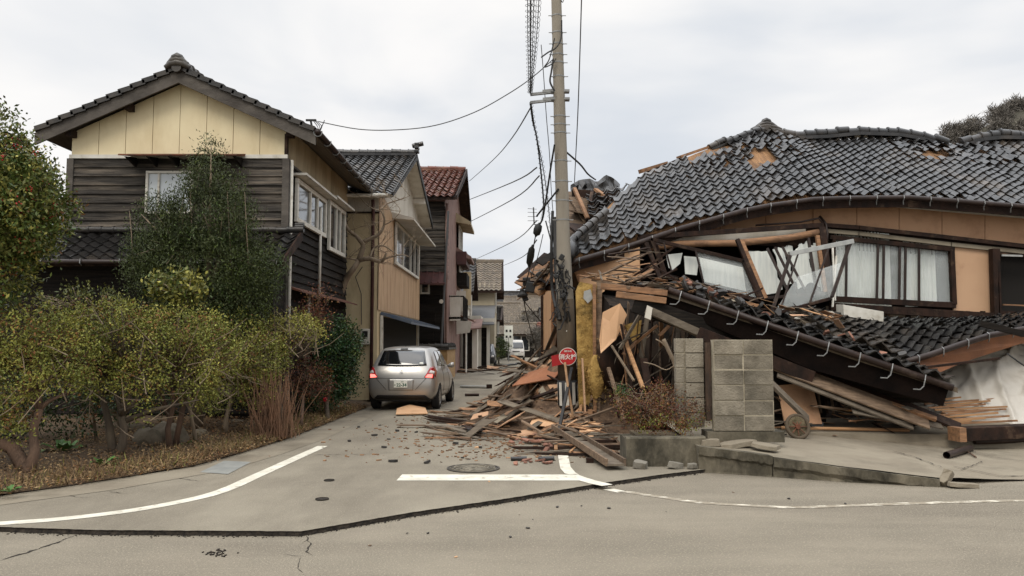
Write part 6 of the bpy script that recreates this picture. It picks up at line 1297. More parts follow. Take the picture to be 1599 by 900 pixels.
for (x, y), d, lb in (((262, 695), (.32, .25, .24), 'largest grey rock under the hedge beside the upright trunk'), ((232, 700), (.2, .2, .22), 'dark pointed rock between the thick trunk and the largest rock'), ((215, 680), (.3, .2, .14), 'flat rock behind the pointed rock under the hedge'), ((312, 684), (.16, .14, .1), 'small pale rock right of the largest rock'), ((370, 664), (.14, .12, .08), 'pale stone at the foot of the pale-barked shrub')):
    c = G(x, y, .12); rock((c.x, c.y, .12+d[2]*.4), d, x, m_rock).build('rock', m_rock, smooth=True, label=lb, cat='rock', group='rocks under the hedge')
rng = np.random.default_rng(31); n = 26000
le = left_edge[1:]; ys_ = np.array([p.y for p in le]); xs_ = np.array([p.x for p in le]); ex_ = lambda y: np.interp(y, ys_, xs_)
y = 7.4+rng.random(n)**1.1*12; dx = rng.random(n)**1.6*2.6-.05; x = ex_(y)-dx; hz = np.interp(dx, [0, .12, .5, 1.2, 3], [.0, .03, .07, .12, .2])+SLZ+.03+rng.random(n)*.05
a = np.stack([np.cos(t_ := rng.random(n)*6.28), np.sin(t_), rng.normal(0, .35, n)], 1); b = np.stack([-np.sin(t_), np.cos(t_), rng.normal(0, .35, n)], 1)
c = np.stack([x, y+dx*.5, hz], 1); l = (rng.uniform(.02, .055, n))[:, None]; v = np.stack([c, c+a*l*.5+b*l*.22, c+a*l, c+a*l*.5-b*l*.22], 1).reshape(-1, 3)
npmesh('leaf_litter', v, np.arange(n*4).reshape(-1, 4), [lf_litter, lf_litter2, lf_brown], rng.choice(3, n, p=[.5, .28, .22]), label='dead brown leaves covering the verge', cat='leaf litter', kind='stuff')
n = 9000; y = 7.5+rng.random(n)*11; dx = np.abs(rng.normal(0, .35, n))+.02; x = ex_(y)-dx; hz = np.interp(dx, [0, .12, .5, 1.2, 3], [0, .03, .07, .12, .2])+SLZ
c = np.stack([x, y+dx*.5, hz], 1); h = rng.uniform(.04, .15, n)[:, None]; d = rng.normal(0, .45, (n, 3)); d[:, 2] = 1; w = np.stack([rng.normal(size=n), rng.normal(size=n), np.zeros(n)], 1)*.004
v = np.stack([c-w, c+w, c+d*h], 1).reshape(-1, 3)
npmesh('dry_grass', v, np.arange(n*3).reshape(-1, 3), [lf_litter2, lf_hedge, lf_litter], rng.choice(3, n, p=[.62, .14, .24]), label='dry grass blades along the verge edge', cat='grass', kind='stuff')
# ---- shrub in the planter, dead stems by the broken wall
t = thing('planter_shrub', (2.0, 11.1, .4), 'reddish brown scrubby shrub filling the low planter', 'shrub')
o, cc = crown('crown', t, [px_blob(1015, 645, 10.9, .42, .45, .26), px_blob(1070, 650, 10.8, .36, .35, .24), px_blob(975, 630, 11, .2, .4, .2), px_blob(1040, 615, 11.2, .4, .4, .16)], 330, 24, .055, .035, .016, [lf_red, lf_brown, lf_hedge], [.52, .36, .12], 81, up=.3)
o, c2 = crown('crown', t, [px_blob(972, 612, 10.9, .12, .15, .08), px_blob(1080, 615, 11, .14, .15, .08)], 30, 22, .03, .03, .016, [lf_cam, lf_hedge], [.6, .4], 82)
g = MB(); branches(g, (2.05, 11.2, .4), (2.05, 11.2, .6), cc, np.random.default_rng(8), .02, .005, 150)
rnd = random.Random(3)
for i in range(40):
    p = P(rnd.uniform(960, 1110), rnd.uniform(610, 660), 10.75+rnd.random()*.3); g.tube([p, p+V((rnd.uniform(-.15, .15), rnd.uniform(-.1, .1), rnd.uniform(-.02, .16))), p+V((rnd.uniform(-.25, .25), rnd.uniform(-.1, .1), rnd.uniform(0, .2)))], [.005, .004, .002], 4)
g.build('stem', m_barkg, t, smooth=True)
t = thing('dead_stems', (2.25, 11.3, .4), 'pale dead tree stems with vine standing left of the block wall', 'dead tree'); g = MB()
for pts, r_ in (([(1062, 640), (1058, 600), (1054, 570), (1044, 548), (1036, 530)], .03), ([(1066, 620), (1068, 580), (1062, 552), (1072, 540)], .018), ([(1070, 600), (1073, 560), (1068, 540)], .014), ([(1054, 570), (1040, 578), (1022, 570), (1005, 566)], .009), ([(1044, 548), (1034, 536), (1024, 530)], .01), ([(1090, 640), (1088, 580), (1090, 545)], .02)):
    g.tube([V(q) for q in smooth([tuple(P(x, y, 11.3)) for x, y in pts], 3)], r_, 6)
g.build('stems', m_barkg, t, smooth=True)
# ---- far vegetation
def small_tree(c, h, r_, mats, probs, seed, name, lb, group=None, k=120, L=.25, bare=False):
    t = thing(name, c, lb, 'tree' if h > 2.2 else 'shrub', group); c = V(c)
    o, cc = crown('crown', t, [(c.x, c.y, c.z+h*.62, r_, r_, h*.40)], k, 20, r_*.16, L, L*(.12 if bare else .5), mats, probs, seed, up=.6 if bare else .3, shell=.5)
    g = MB(); branches(g, c, c+V((0, 0, h*.35)), cc, np.random.default_rng(seed), r_*.07, .02 if h > 3 else .008, 24); g.build('trunk', m_bark, t)
small_tree(G(779, 569, .0), 2.1, .85, [lf_dark, lf_tree], [.6, .4], 90, 'round_bush', 'round clipped green bush between the black car and the white van', L=.12)
small_tree(G(768, 571, .0), 1.3, .5, [lf_dark, lf_olive], [.6, .4], 91, 'low_bush', 'smaller low bush left of the round bush far down the street', L=.1)
for i, (x, y_, h) in enumerate(((830, 92, 5.5), (838, 84, 3.2), (822, 110, 6.0))):
    small_tree((P(x, 540, y_).x, y_, 0), h, h*.32, [lf_twig], [1.0], 93+i, 'street_tree', ('bare small tree at the end of the street, nearest the leaning wall', 'low bare tree at the end of the street behind the van', 'tallest bare tree beyond the end of the street')[i], 'bare trees at the end of the street', L=.5, bare=True)
rnd = random.Random(40)
for i in range(60):
    px = 1494+i*3.2+rnd.uniform(-2, 2); Yh = rnd.uniform(140, 172); x = (px-800)/1200*Yh
    dpt = (Yh-130)/40; hz = pline([(40, 0), (80, 10), (92, 38), (98, 45), (115, 52), (140, 54), (330, 60)], x)*math.sin(min(1, max(0, dpt))*math.pi/2)
    small_tree((x, Yh, hz-.5), rnd.uniform(4.5, 6.5), 2.2, [lf_twig], [1.0], 200+i, 'hillside_tree', 'leafless grey tree on the wooded hill behind the collapsed house', 'bare trees on the wooded hill', k=46, L=1.3, bare=True)
# ============================================================ UTILITY POLE, SIGN, CABLES
PB = P(888, 665, 14.7); PT = P(867, -60, 14.55)
pat = lambda py: PB.lerp(PT, (665-py)/725)
prad = lambda py: pline([(-60, .094), (0, .098), (120, .108), (240, .122), (365, .128), (440, .148), (470, .165), (665, .175)], py)
U_ = thing('utility_pole', (PB.x, PB.y, SLZ), 'tall leaning concrete utility pole in front of the collapsed house', 'utility pole')
pys = [672, 600, 500, 470, 440, 365, 240, 120, 0, -60]
MB().tube([pat(y) if y < 672 else PB-V((0, 0, .1)) for y in pys], [prad(y) for y in pys], 24).build('pole', m_conpole, U_, smooth=True)
m_shade_dust = mat('shade_and_dust_brown', S(88, 76, 60), S(70, 60, 48), ns=4, st=(1, 1, .4), rough=.9, bump=.5, bs=40)
MB().tube([pat(598), pat(472)], [.178, .172], 24).build('shading_sleeve', m_shade_dust, U_, smooth=True)  # brown-grey shading of the lower pole, put on as a darker sleeve
st = MB().tube([pat(640), pat(596)], [.19, .19], 24).build('guard_sleeve', m_blackp, U_, smooth=True)
a0, a1 = pat(634), pat(599)
g = MB()
for k_ in range(9):
    an = R(-90-20+k_*40+12); d = V((math.cos(an), math.sin(an), 0)); s_ = V((-d.y, d.x, 0))
    g.add([a0+d*.194+s_*.034, a0+d*.194-s_*.034, a1+d*.194-s_*.034, a1+d*.194+s_*.034], [(1, 0, 3, 2)])
g.build('white_stripes', m_white, st)
for y in (28, 55, 73, 90, 103, 125, 188, 201, 214, 258, 290, 320, 350):
    p = pat(y); r_ = prad(y)+.006; g = MB(); g.tube([p-V((0, 0, .012)), p+V((0, 0, .012))], r_, 20); s = 1 if y % 2 else -1
    g.tube([p+V((-r_-.06, -.02, 0)), p+V((-r_+.02, -.02, 0))], .009, 5); g.tube([p+V((r_-.02, -.02, 0)), p+V((r_+.07, -.02, 0))], .009, 5); g.build('band_clamp', m_galv, U_)
for y in (148, 160.5):
    p = pat(y); e = P(828, y, 14.6); g = MB(); g.beam(p, e, .05, .05); g.prism([p+V((-.1, -.03, -.05)), p+V((-.1, -.03, .05)), p+V((-.32, -.03, .025)), p+V((-.32, -.03, -.025))], (0, .06, 0)); g.beam(p+V((-.16, 0, 0)), p+V((.2, 0, 0)), .14, .045); g.build('bracket_arm', m_galv, U_)
text_mesh('·', .2, 'rivet', m_white, U_, MR(pat(522).x-.0, pat(522).y-.18, pat(522).z))
# leaning hydrant sign: red disc, white characters
sc = P(886.5, 557, 14.1)
HS = thing('hydrant_sign', (sc.x, sc.y, SLZ), 'round red fire hydrant sign with white characters leaning by the utility pole', 'sign')
n = 32; g = MB(); g.tube([sc+V((0, .0, 0)), sc+V((0, -.012, 0))], .162, n); g.build('sign_rim', m_white, HS)
MB().tube([sc+V((0, -.010, 0)), sc+V((0, -.016, 0))], .15, n).build('sign_face', mat('sign_red', S(168, 26, 28), rough=.45, bump=0), HS)
text_mesh('消火栓', .105, 'sign_text', m_white, HS, MR(sc.x, sc.y-.019, sc.z-.012), bold=.0025)
text_mesh('消防水利', .036, 'sign_text_small', m_white, HS, MR(sc.x, sc.y-.019, sc.z+.095), bold=.001)
MB().tube([P(882, 566, 14.05), P(887, 605, 14.0), P(895, 652, 14.0)], .022, 8).build('post', mat('bare_wood_stick', S(184, 148, 112), S(160, 126, 94), ns=6, rough=.8), HS)
t = MB().add([P(861, 556, 14.5), P(879, 552, 14.4), P(879, 569, 14.4), P(862, 573, 14.5), P(861, 556, 14.56), P(879, 552, 14.46), P(879, 569, 14.46), P(862, 573, 14.56)], [(3, 2, 1, 0), (4, 5, 6, 7), (0, 1, 5, 4), (1, 2, 6, 5), (2, 3, 7, 6), (3, 0, 4, 7)]).build('red_plate', mat('plate_red', S(150, 24, 26), rough=.5, bump=0), label='small bent red plate beside the round hydrant sign', cat='sign plate')
# ---- cables
def cable(pts, r_, lb, mt=m_wire, sag=None, group='overhead cables by the pole', spiral=None, par=None):
    pts = [V(p) for p in pts]
    if sag:
        a, b = pts[0], pts[-1]; pts = [a.lerp(b, i/16)-V((0, 0, sag*4*(i/16)*(1-i/16))) for i in range(17)]
    elif len(pts) > 2: pts = [V(q) for q in smooth([tuple(q) for q in pts], 5)]
    g = MB().tube(pts, r_, 6)
    if spiral:
        R_, pitch = spiral; hp = []; L = 0
        for a, b in zip(pts, pts[1:]):
            n = max(2, int((b-a).length/pitch*9)); d = (b-a).normalized(); u = d.orthogonal().normalized(); w = d.cross(u)
            for i in range(n):
                L += (b-a).length/n; an = L/pitch*2*math.pi; hp.append(a.lerp(b, i/n)+(u*math.cos(an)+w*math.sin(an))*R_)
        g.tube(hp, .0035, 4)
    return g.build('cable', mt, label=lb, cat='cable', group=group)
arm = P(828, 148, 14.6); arm2 = P(828, 160, 14.6)
sbp = P(497, 190, 16.2)
def dense(pts, Ys): return [P(x, y, Y) for (x, y), Y in zip(pts, Ys)]
cable([sbp, P(560, 202, 15.9), P(620, 203, 15.6), P(680, 196, 15.3), P(740, 176, 15.0), P(790, 149, 14.8), P(830, 122, 14.65), pat(90)], .010, 'long sagging service cable from the cream house to the utility pole')
cable([P(830, 166, 14.6), P(800, 215, 19), P(770, 250, 26), P(733, 283, 41)], .014, 'cable dropping from the pole bracket to the red-roofed house')
cable([P(838, 262, 14.8), P(800, 285, 22), P(733, 312, 43)], .016, 'upper of two thin cables running from below the bracket to the far houses')
cable([P(842, 275, 14.8), P(800, 312, 24), P(733, 347, 45)], .016, 'lower of two thin cables running from below the bracket to the far houses')
cable([P(838, 345, 16), P(800, 378, 30), P(745, 404, 55)], .014, 'faint cable crossing the sky low above the far roofs')
cable([P(838, 375, 16), P(815, 402, 30), P(786, 415, 60)], .014, 'lowest faint cable reaching the beige house roof')
cable([P(909, -60, 11), P(908, 0, 12), P(903, 160, 14), P(899, 245, 16), P(897, 285, 18)], .010, 'thin vertical-looking wire right of the utility pole')
cable([pat(236), P(905, 256, 15.2), P(918, 272, 16.5), P(930, 281, 18.4)], .018, 'short thick cable from the pole down to the collapsed roof', m_cable)
SP = [(824, 830, 8.2), (829, 828, 8.6), (834, 831, 8.6), (842, 829, 8.4)]
for i, (xt, xb, dY) in enumerate(((824, 826, 9.8), (829, 828, 9.9), (835, 829, 9.8), (843, 829, 9.9))):
    a = P(xt, -25, dY); b = P(xb, 146, 14.6); mid_ = P(lerp(xt, xb, .5)-(.8 if i == 0 else 0)+(1.5 if i == 3 else 0), 62, lerp(dY, 14.6, .42))
    cable([a, mid_, b], (.006, .011, .005, .006)[i], ('leftmost spiral-wrapped cable hanging from the pole bracket towards the road', 'thickest black cable of the bundle running from the bracket towards the road', 'third spiral-wrapped cable of the bundle above the bracket', 'rightmost spiral-wrapped cable of the bundle above the bracket')[i], m_cable if i in (1, 3) else m_wire, spiral=(.034, .20) if i != 1 else (.04, .26))
cable([arm2, P(832, 190, 14.9), P(838, 215, 15.1), P(844, 262, 15.4), P(849, 320, 15.6), P(846, 345, 15.4)], .016, 'dark cable falling from the bracket beside the pole', m_cable, spiral=(.03, .1))
cable([arm2+V((.02, .05, 0)), P(836, 205, 15), P(848, 262, 15.5), P(856, 320, 15.8), P(860, 365, 15.9)], .009, 'spiral-wrapped grey cable falling from the bracket beside the pole', m_wire, spiral=(.035, .11))
cable([P(845, 70, 14.5), P(849, 120, 14.7), P(853, 180, 15), P(858, 240, 15.2), P(861, 300, 15.4), P(866, 360, 15.4)], .008, 'thin grey wire hanging just left of the pole')
cable([P(866, 226, 14.4), P(860, 262, 14.6), P(852, 315, 14.9), P(846, 345, 15.1), P(836, 356, 15.2)], .018, 'thick black cable swinging from the pole to the splice', m_cable)
cable([P(872, 295, 14.5), P(862, 308, 14.6), P(848, 325, 14.8), P(838, 338, 15)], .018, 'black cable branching from the pole at roof height', m_cable)
cable([P(866, 60, 14.4), P(858, 92, 14.4), P(850, 105, 14.4), P(862, 100, 14.4), P(868, 92, 14.4)], .012, 'looped black lead on the pole above the bracket', m_cable)
cable([P(877, 32, 14.38), P(876, 60, 14.38), P(868, 75, 14.35), P(856, 82, 14.35), P(845, 90, 14.4)], .015, 'twisted black lead strapped to the upper pole', m_cable)
cable([P(864, 92, 14.4), P(861, 112, 14.4), P(859, 128, 14.4), P(866, 142, 14.4)], .018, 'short drooping black lead just above the bracket', m_cable)
cable([P(876, 0, 14.5), P(880, 0, 14.5), P(888, -60, 13.5)], .008, 'thin wire leaving the photo right of the pole top')
cable([P(866, 340, 15.1), P(868, 400, 14.9), P(871, 460, 14.7), P(874, 500, 14.5)], .045, 'bundle of black tubes running down the left side of the pole', m_cable)
cable([P(863, 330, 15.1), P(861, 390, 15.0), P(862, 450, 15.1), P(868, 480, 14.9)], .03, 'second black tube left of the pole tubes', m_cable)
cable([P(852, 345, 15.5), P(860, 375, 15.6), P(866, 400, 15.4)], .014, 'grey cable strung low beside the pole at roof height')
cable([P(842, 356, 15.2), P(836, 370, 15.2), P(830, 405, 15.4), P(824, 432, 15.8), P(816, 455, 16.2)], .012, 'black cable carrying the long splice down to the broken eave', m_cable)
cable([P(848, 366, 15.3), P(840, 400, 15.5), P(828, 436, 15.8)], .008, 'thin cable hanging parallel to the long splice', m_wire)
cable([P(816, 458, 16.3), P(822, 490, 17), P(830, 520, 19), P(840, 552, 21)], .012, 'black cable trailing from the eave fragment down to the far road', m_cable)
cable([P(818, 470, 16.5), P(834, 490, 17), P(847, 505, 17.5)], .01, 'short black cable slanting onto the peach street wall', m_cable)
for (a, b, r_, lb) in ((P(842, 350, 15.15), P(837, 368, 15.2), .085, 'upper black cable splice hanging left of the pole'), (P(831, 386, 15.3), P(826, 414, 15.6), .075, 'lower black cable splice hanging left of the pole')):
    d = b-a; MB().tube([a-d*.12, a, a+d*.12, a+d*.5, b-d*.12, b, b+d*.12], [.015, .03, r_*.85, r_, r_*.85, .03, .015], 12).build('cable_splice', m_cable, smooth=True, label=lb, cat='cable splice', group='cable splices')
rnd = random.Random(12); t = thing('cable_box_cluster', P(820, 455, 16.3), 'cluster of black cable boxes and loops caught on the broken eave corner', 'cable box')
for i, (x, y, w) in enumerate(((822, 440, .16), (828, 449, .2), (816, 458, .14), (820, 466, .12), (842, 430, .12))): MB().box(P(x, y, 16.3), (w, w*.8, w*1.1), Matrix.Rotation(rnd.uniform(-.6, .6), 3, 'Y')).build('box', m_cable, t, bevel=.02)
MB().tube([P(824, 462, 16.2), P(816, 460, 16.2), P(808, 463, 16.2)], [.03, .07, .02], 8).build('horn', m_cable, t, smooth=True)
t = thing('aerial_mast', P(838, 345, 22), 'small television aerial standing left of the pole above the broken eave', 'aerial'); g = MB(); c = P(833, 324, 22)
g.tube([c, P(834, 350, 22), P(845, 357, 21.5)], .02, 6)
for k_, dy in enumerate((0, 6, 13, 20)): g.tube([P(824, 326+dy*.95, 22), P(838+k_, 327+dy*.9, 22)], .008, 4)
g.build('mast', m_wire, t)
# knot of black wiring on the pole below the eaves
t = thing('wire_tangle', P(880, 420, 14.5), 'tangle of black wires and clips wrapped on the pole at the eaves', 'wiring'); g = MB()
for i in range(26):
    a = P(870+rnd.uniform(-4, 18), 400+rnd.random()*90, 14.45); q = [a]
    for _ in range(5): q.append(q[-1]+V((rnd.uniform(-.08, .08), rnd.uniform(-.05, .05), rnd.uniform(-.16, .06))))
    g.tube(q, rnd.uniform(.008, .02), 5)
g.build('wires', m_cable, t)
for i in range(5): MB().box(P(868+rnd.uniform(0, 16), 402+i*15, 14.42), (rnd.uniform(.04, .1), .06, rnd.uniform(.04, .12)), Matrix.Rotation(rnd.random(), 3, 'Y')).build('junction_box', m_cable, t, bevel=.015)
# ============================================================ RUBBLE HEAP across the street
def sm(x): x = max(0, min(1, x)); return x*x*(3-2*x)
def rub(x, y):
    h = 1.4*sm((x+1.3)/2.4)*sm((y-13.6)/2.4)*sm((21.5-y)/3.5) + .22*sm((x-.3)/1.2)*sm((y-11.2)/1.2)*sm((16-y)/2) - .9*sm((x-1.4)/.9)*sm((14.8-y)/1.4)*.5
    return SLZ+max(0, h*(.85+.35*noise.noise(V((x*1.7, y*1.1, 0)))+.12*noise.noise(V((x*5, y*4, 2))))-.02)
g = MB(); nx, ny = 60, 80; vs = []
for j in range(ny+1):
    for i in range(nx+1):
        x, y = lerp(-1.3, 2.3, i/nx), lerp(11.2, 21.5, j/ny); vs.append((x, y, rub(x, y)-.025))
g.add(vs, [(j*(nx+1)+i, j*(nx+1)+i+1, (j+1)*(nx+1)+i+1, (j+1)*(nx+1)+i) for j in range(ny) for i in range(nx)])
m_rub = mat('rubble_dust', S(116, 94, 74), S(84, 66, 52), ns=6, rough=1, bump=1, bs=16, dirt=S(56, 42, 32), dns=5, dlo=.5, dhi=.65)
g.build('rubble_bed', m_rub, label='heap of crushed plaster and clay crumbs under the broken planks', cat='rubble', kind='stuff', keep=True)
# scattered crumbs: too many to count
rng = np.random.default_rng(5); pts = []
rnd = random.Random(71); g = MB()
for i in range(1500):
    if i < 1000: x, y = rnd.gauss(.2, .8), rnd.uniform(11.0, 19); z = rub(x, y) if -1.2 < x < 2.2 else SLZ
    else: x, y = rnd.gauss(-.6, 1.2), rnd.uniform(10.6, 18); z = SLZ
    if x > 2.2 or x < -3.5: continue
    s = rnd.uniform(.008, .03); a = rnd.random()*3; M = Matrix.Rotation(a, 3, 'Z') @ Matrix.Rotation(rnd.uniform(-.5, .5), 3, 'X'); g.box((x, y, z+s*.3), (s*rnd.uniform(1, 3), s, s*.5), M)
g.build('plaster_crumbs', mat('crumb', S(142, 108, 78), S(92, 70, 54), ns=9, rough=1, island=.5), label='fine crumbs of plaster and wood scattered around the rubble heap', cat='rubble crumbs', kind='stuff', keep=True)
def plank_proto(L, w, h, mt, seed, split=True):
    rnd = random.Random(seed); g = MB(); n = 5; v = []
    for i in range(n+1):
        x = -L/2+L*i/n; e = (i in (0, n)); zz = h*.5+.01*rnd.uniform(-1, 1)
        for (dy, dz) in ((-w/2, -h/2), (w/2, -h/2), (w/2, h/2), (-w/2, h/2)): v.append((x+(rnd.uniform(-.12, .12)*L*.75 if e and split else 0), dy*rnd.uniform(.9, 1.05), dz+.012*math.sin(i+seed)))
    g.add(v, [(i*4+k_, i*4+(k_+1) % 4, (i+1)*4+(k_+1) % 4, (i+1)*4+k_) for i in range(n) for k_ in range(4)]+[(3, 2, 1, 0), tuple(n*4+k_ for k_ in range(4))])
    me = bpy.data.meshes.new('plank'); me.from_pydata(g.v, [], g.f); me.materials.append(mt); me.update(); return me
protos = [plank_proto(L, w, h, mt, i) for i, (L, w, h, mt) in enumerate([(1.3, .10, .022, m_plank), (.9, .08, .03, m_plank), (1.6, .05, .04, m_plank), (.7, .14, .016, m_orange), (1.1, .06, .03, m_orange), (1.8, .12, .03, m_plankg), (.6, .05, .03, m_plank), (1.2, .16, .018, m_plankg), (2.0, .07, .06, m_wbrown), (.9, .09, .02, m_rail)])]
sheetp = []
for i, (w, h, mt) in enumerate([(.7, .45, m_tans), (.9, .5, m_peach), (.5, .4, m_wbrown), (.8, .35, m_soffit), (.4, .22, m_conc), (.6, .4, m_tans)]):
    rnd = random.Random(200+i); ring = [(x_*w*.5*rnd.uniform(.75, 1.2), y_*h*.5*rnd.uniform(.7, 1.25)) for x_, y_ in ((-1, -1), (.1, -.9), (1, -1), (.9, .1), (1, 1), (-.2, .8), (-1, 1))]
    g = MB().prism([(x, y, -.007) for x, y in ring], (0, 0, .014)); me = bpy.data.meshes.new('wall_sheet'); me.from_pydata(g.v, [], g.f); me.materials.append(mt); me.update(); sheetp.append(me)
def put(me, name, loc, rot, lb, cat, group, sc=1):
    o = bpy.data.objects.new(name, me); COL.objects.link(o); o.location = loc; o.rotation_euler = rot; o.scale = (sc,)*3; return tag(o, lb, cat, group)
rnd = random.Random(303)
def slope_rot(x, y, yaw, tilt=.18):
    e = .25; dx = (rub(x+e, y)-rub(x-e, y))/(2*e); dy = (rub(x, y+e)-rub(x, y-e))/(2*e)
    p = -math.atan(dx*math.cos(yaw)+dy*math.sin(yaw)); r_ = math.atan(-dx*math.sin(yaw)+dy*math.cos(yaw)); return (r_+rnd.gauss(0, tilt), p+rnd.gauss(0, tilt), yaw)
for i in range(150):
    if i < 105: x, y = rnd.uniform(-1.15, 1.4), rnd.uniform(13.0, 18.4)
    elif i < 130: x, y = rnd.uniform(-1.7, .2), rnd.uniform(14.8, 18.4)
    else: x, y = rnd.uniform(.4, 1.6), rnd.uniform(11.2, 13)
    yaw = rnd.gauss(-.35, .55) if rnd.random() < .7 else rnd.uniform(-1.5, 1.5)
    k_ = rnd.randrange(len(protos)); z = rub(x, y)+rnd.uniform(.01, .14)*(1 if x > -.4 else .25)
    rt = slope_rot(x, y, yaw); 
    if x < -.6 or y < 12.6: rt = (rnd.gauss(0, .1), rnd.gauss(0, .05), yaw); z = rub(x, y)+.03
    put(protos[k_], 'broken_plank', (x, y, z), rt, 'splintered plank lying in the rubble heap that spills across the street', 'plank', 'splintered planks in the rubble heap', rnd.uniform(.5, 1.0))
for i in range(60):
    x, y = rnd.uniform(-.9, 1.3), rnd.uniform(13, 18.2); yaw = rnd.uniform(-1.5, 1.5)
    put(sheetp[i % 6], 'wall_sheet', (x, y, rub(x, y)+rnd.uniform(.03, .12)), slope_rot(x, y, yaw, .25), 'torn piece of wall board lying in the rubble heap', 'wall board', 'torn wall boards in the rubble heap', rnd.uniform(.5, 1.0))
def sheet_thing(pts, th, mt, lb, name='wall_sheet', cat='wall board', group=None):
    a, b, c = [V(p) for p in pts[:3]]; nm = (b-a).cross(c-a).normalized()
    return MB().prism(pts, nm*th).build(name, mt, label=lb, cat=cat, group=group)
sheet_thing([P(800, 604, 15.2), P(866, 592, 14.9), P(884, 570, 15.3), P(858, 573, 15.6), P(822, 584, 15.9)], .02, mat('orange_brown_board', S(150, 98, 66), S(134, 86, 58), ns=2, rough=.8), 'large orange-brown wall sheet on top of the rubble heap below the street wall')
sheet_thing([G(618, 650, SLZ)+V((0, 0, .03)), G(668, 649, SLZ)+V((0, 0, .03)), G(664, 642, SLZ)+V((0, 0, .06)), G(640, 641, SLZ)+V((0, 0, .12)), G(620, 643, SLZ)+V((0, 0, .06))], .02, m_peach, 'flat peach wall sheet lying on the street behind the silver car')
sheet_thing([G(756, 656, SLZ)+V((0, 0, .06)), G(792, 657, SLZ)+V((0, 0, .05)), G(812, 650, SLZ)+V((0, 0, .22)), G(758, 641, SLZ)+V((0, 0, .05))], .02, m_peach, 'curled peach wall sheet at the front of the rubble heap')
sheet_thing([G(790, 657, SLZ)+V((0, 0, .03)), G(815, 656, SLZ)+V((0, 0, .04)), G(812, 648, SLZ)+V((0, 0, .24))], .02, m_wbrown, 'dark underside piece beside the curled peach sheet')
sheet_thing([P(813, 612, 15.9), P(821, 600, 16.0), P(825, 603, 16.0), P(818, 614, 15.9)], .02, m_white, 'small white fragment standing in the rubble heap')
# the long channel board across the road corner
t = thing('channel_board', G(925, 715, SLZ), 'long brown channel-shaped board lying diagonally over the corner road marking', 'board')
a, b = G(873, 684, SLZ)+V((0, 0, .16)), G(962, 735, SLZ)+V((0, 0, .07)); d = (b-a).normalized(); s_ = d.cross(ZA).normalized()
MB().beam(a, b, .24, .025).build('web', m_plankg, t); MB().beam(a-s_*.12+V((0, 0, .03)), b-s_*.12+V((0, 0, .03)), .03, .09).build('flange', m_plank, t); MB().beam(a+s_*.12+V((0, 0, .03)), b+s_*.12+V((0, 0, .03)), .03, .09).build('flange', m_plank, t); MB().box(G(921, 723, SLZ)+V((0, 0, .03)), (.1, .05, .07)).build('prop', m_wbrown, t)
for (a, b, w, h, mt, lb) in ((G(842, 682, SLZ), G(872, 690, SLZ), .07, .07, m_plank, 'short pale timber at the front edge of the rubble'), (G(828, 655, SLZ), G(868, 692, SLZ), .06, .03, m_rail, 'thin pale batten slanting out of the rubble front'), (G(838, 690, SLZ), G(868, 694, SLZ), .16, .1, m_orange, 'orange-brown timber block at the rubble front'), (G(868, 708, SLZ), G(868, 684, SLZ), .05, .03, m_rail, 'narrow lath lying beside the channel board'),
                         (G(905, 690, SLZ), G(950, 697, SLZ), .2, .04, m_orange, 'wide orange plank end behind the channel board'), (G(920, 700, SLZ), G(955, 690, SLZ), .12, .03, m_rail, 'pale plank lying right of the channel board'), (G(890, 712, SLZ), G(908, 697, SLZ), .03, .03, m_rail, 'thin crossed lath under the channel board'),
                         (P(893, 575, 14.3), P(863, 720, 13.0), .05, .05, m_cable, 'thin black pipe leaning from the pole onto the rubble'), (P(950, 575, 13.8), P(975, 655, 13.0), .06, .05, m_plank, 'leaning lath left of the dead stems'), (P(968, 510, 13.8), P(1004, 606, 12.6), .06, .04, m_rail, 'pale diagonal lath before the dark crushed wall'), (P(955, 540, 13.6), P(990, 595, 12.8), .03, .03, m_barkg, 'thin grey stick before the dark crushed wall'),
                         (P(1006, 480, 13.6), P(968, 545, 13.4), .04, .05, m_plankg, 'grey batten slanting left of the planter shrub'), (P(970, 500, 14), P(984, 570, 13.6), .1, .04, m_orange, 'broken orange stud in the dark opening'), (P(1005, 560, 13), P(1012, 606, 12.8), .12, .03, m_wbrown, 'brown stud stump beside the dead stems')):
    lift = V((0, 0, .05)) if abs(a.z-SLZ) < .01 else V((0, 0, 0))
    MB().beam(a+lift, b+lift, w, h).build('loose_timber', mt, label=lb, cat='timber', group='loose timbers around the rubble')
sheet_thing([P(936, 530, 13.9), P(941, 488, 13.9), P(968, 474, 13.8), P(979, 492, 13.8), P(962, 530, 13.7), P(938, 552, 13.7)], .02, m_peach, 'torn peach wall sheet hanging in the dark opening beside the insulation')
sheet_thing([P(975, 508, 13.9), P(1002, 500, 13.9), P(999, 525, 13.9), P(988, 534, 13.9)], .03, m_insul, 'torn yellowish insulation scrap above the planter shrub')
MB().tube([P(956, 520, 14.2), P(952, 560, 14.2), P(960, 600, 14.2)], [.2, .24, .2], 12).build('drum', m_wbrown, smooth=True, label='dark rusty cylinder standing in the opening left of the laths', cat='cylinder')
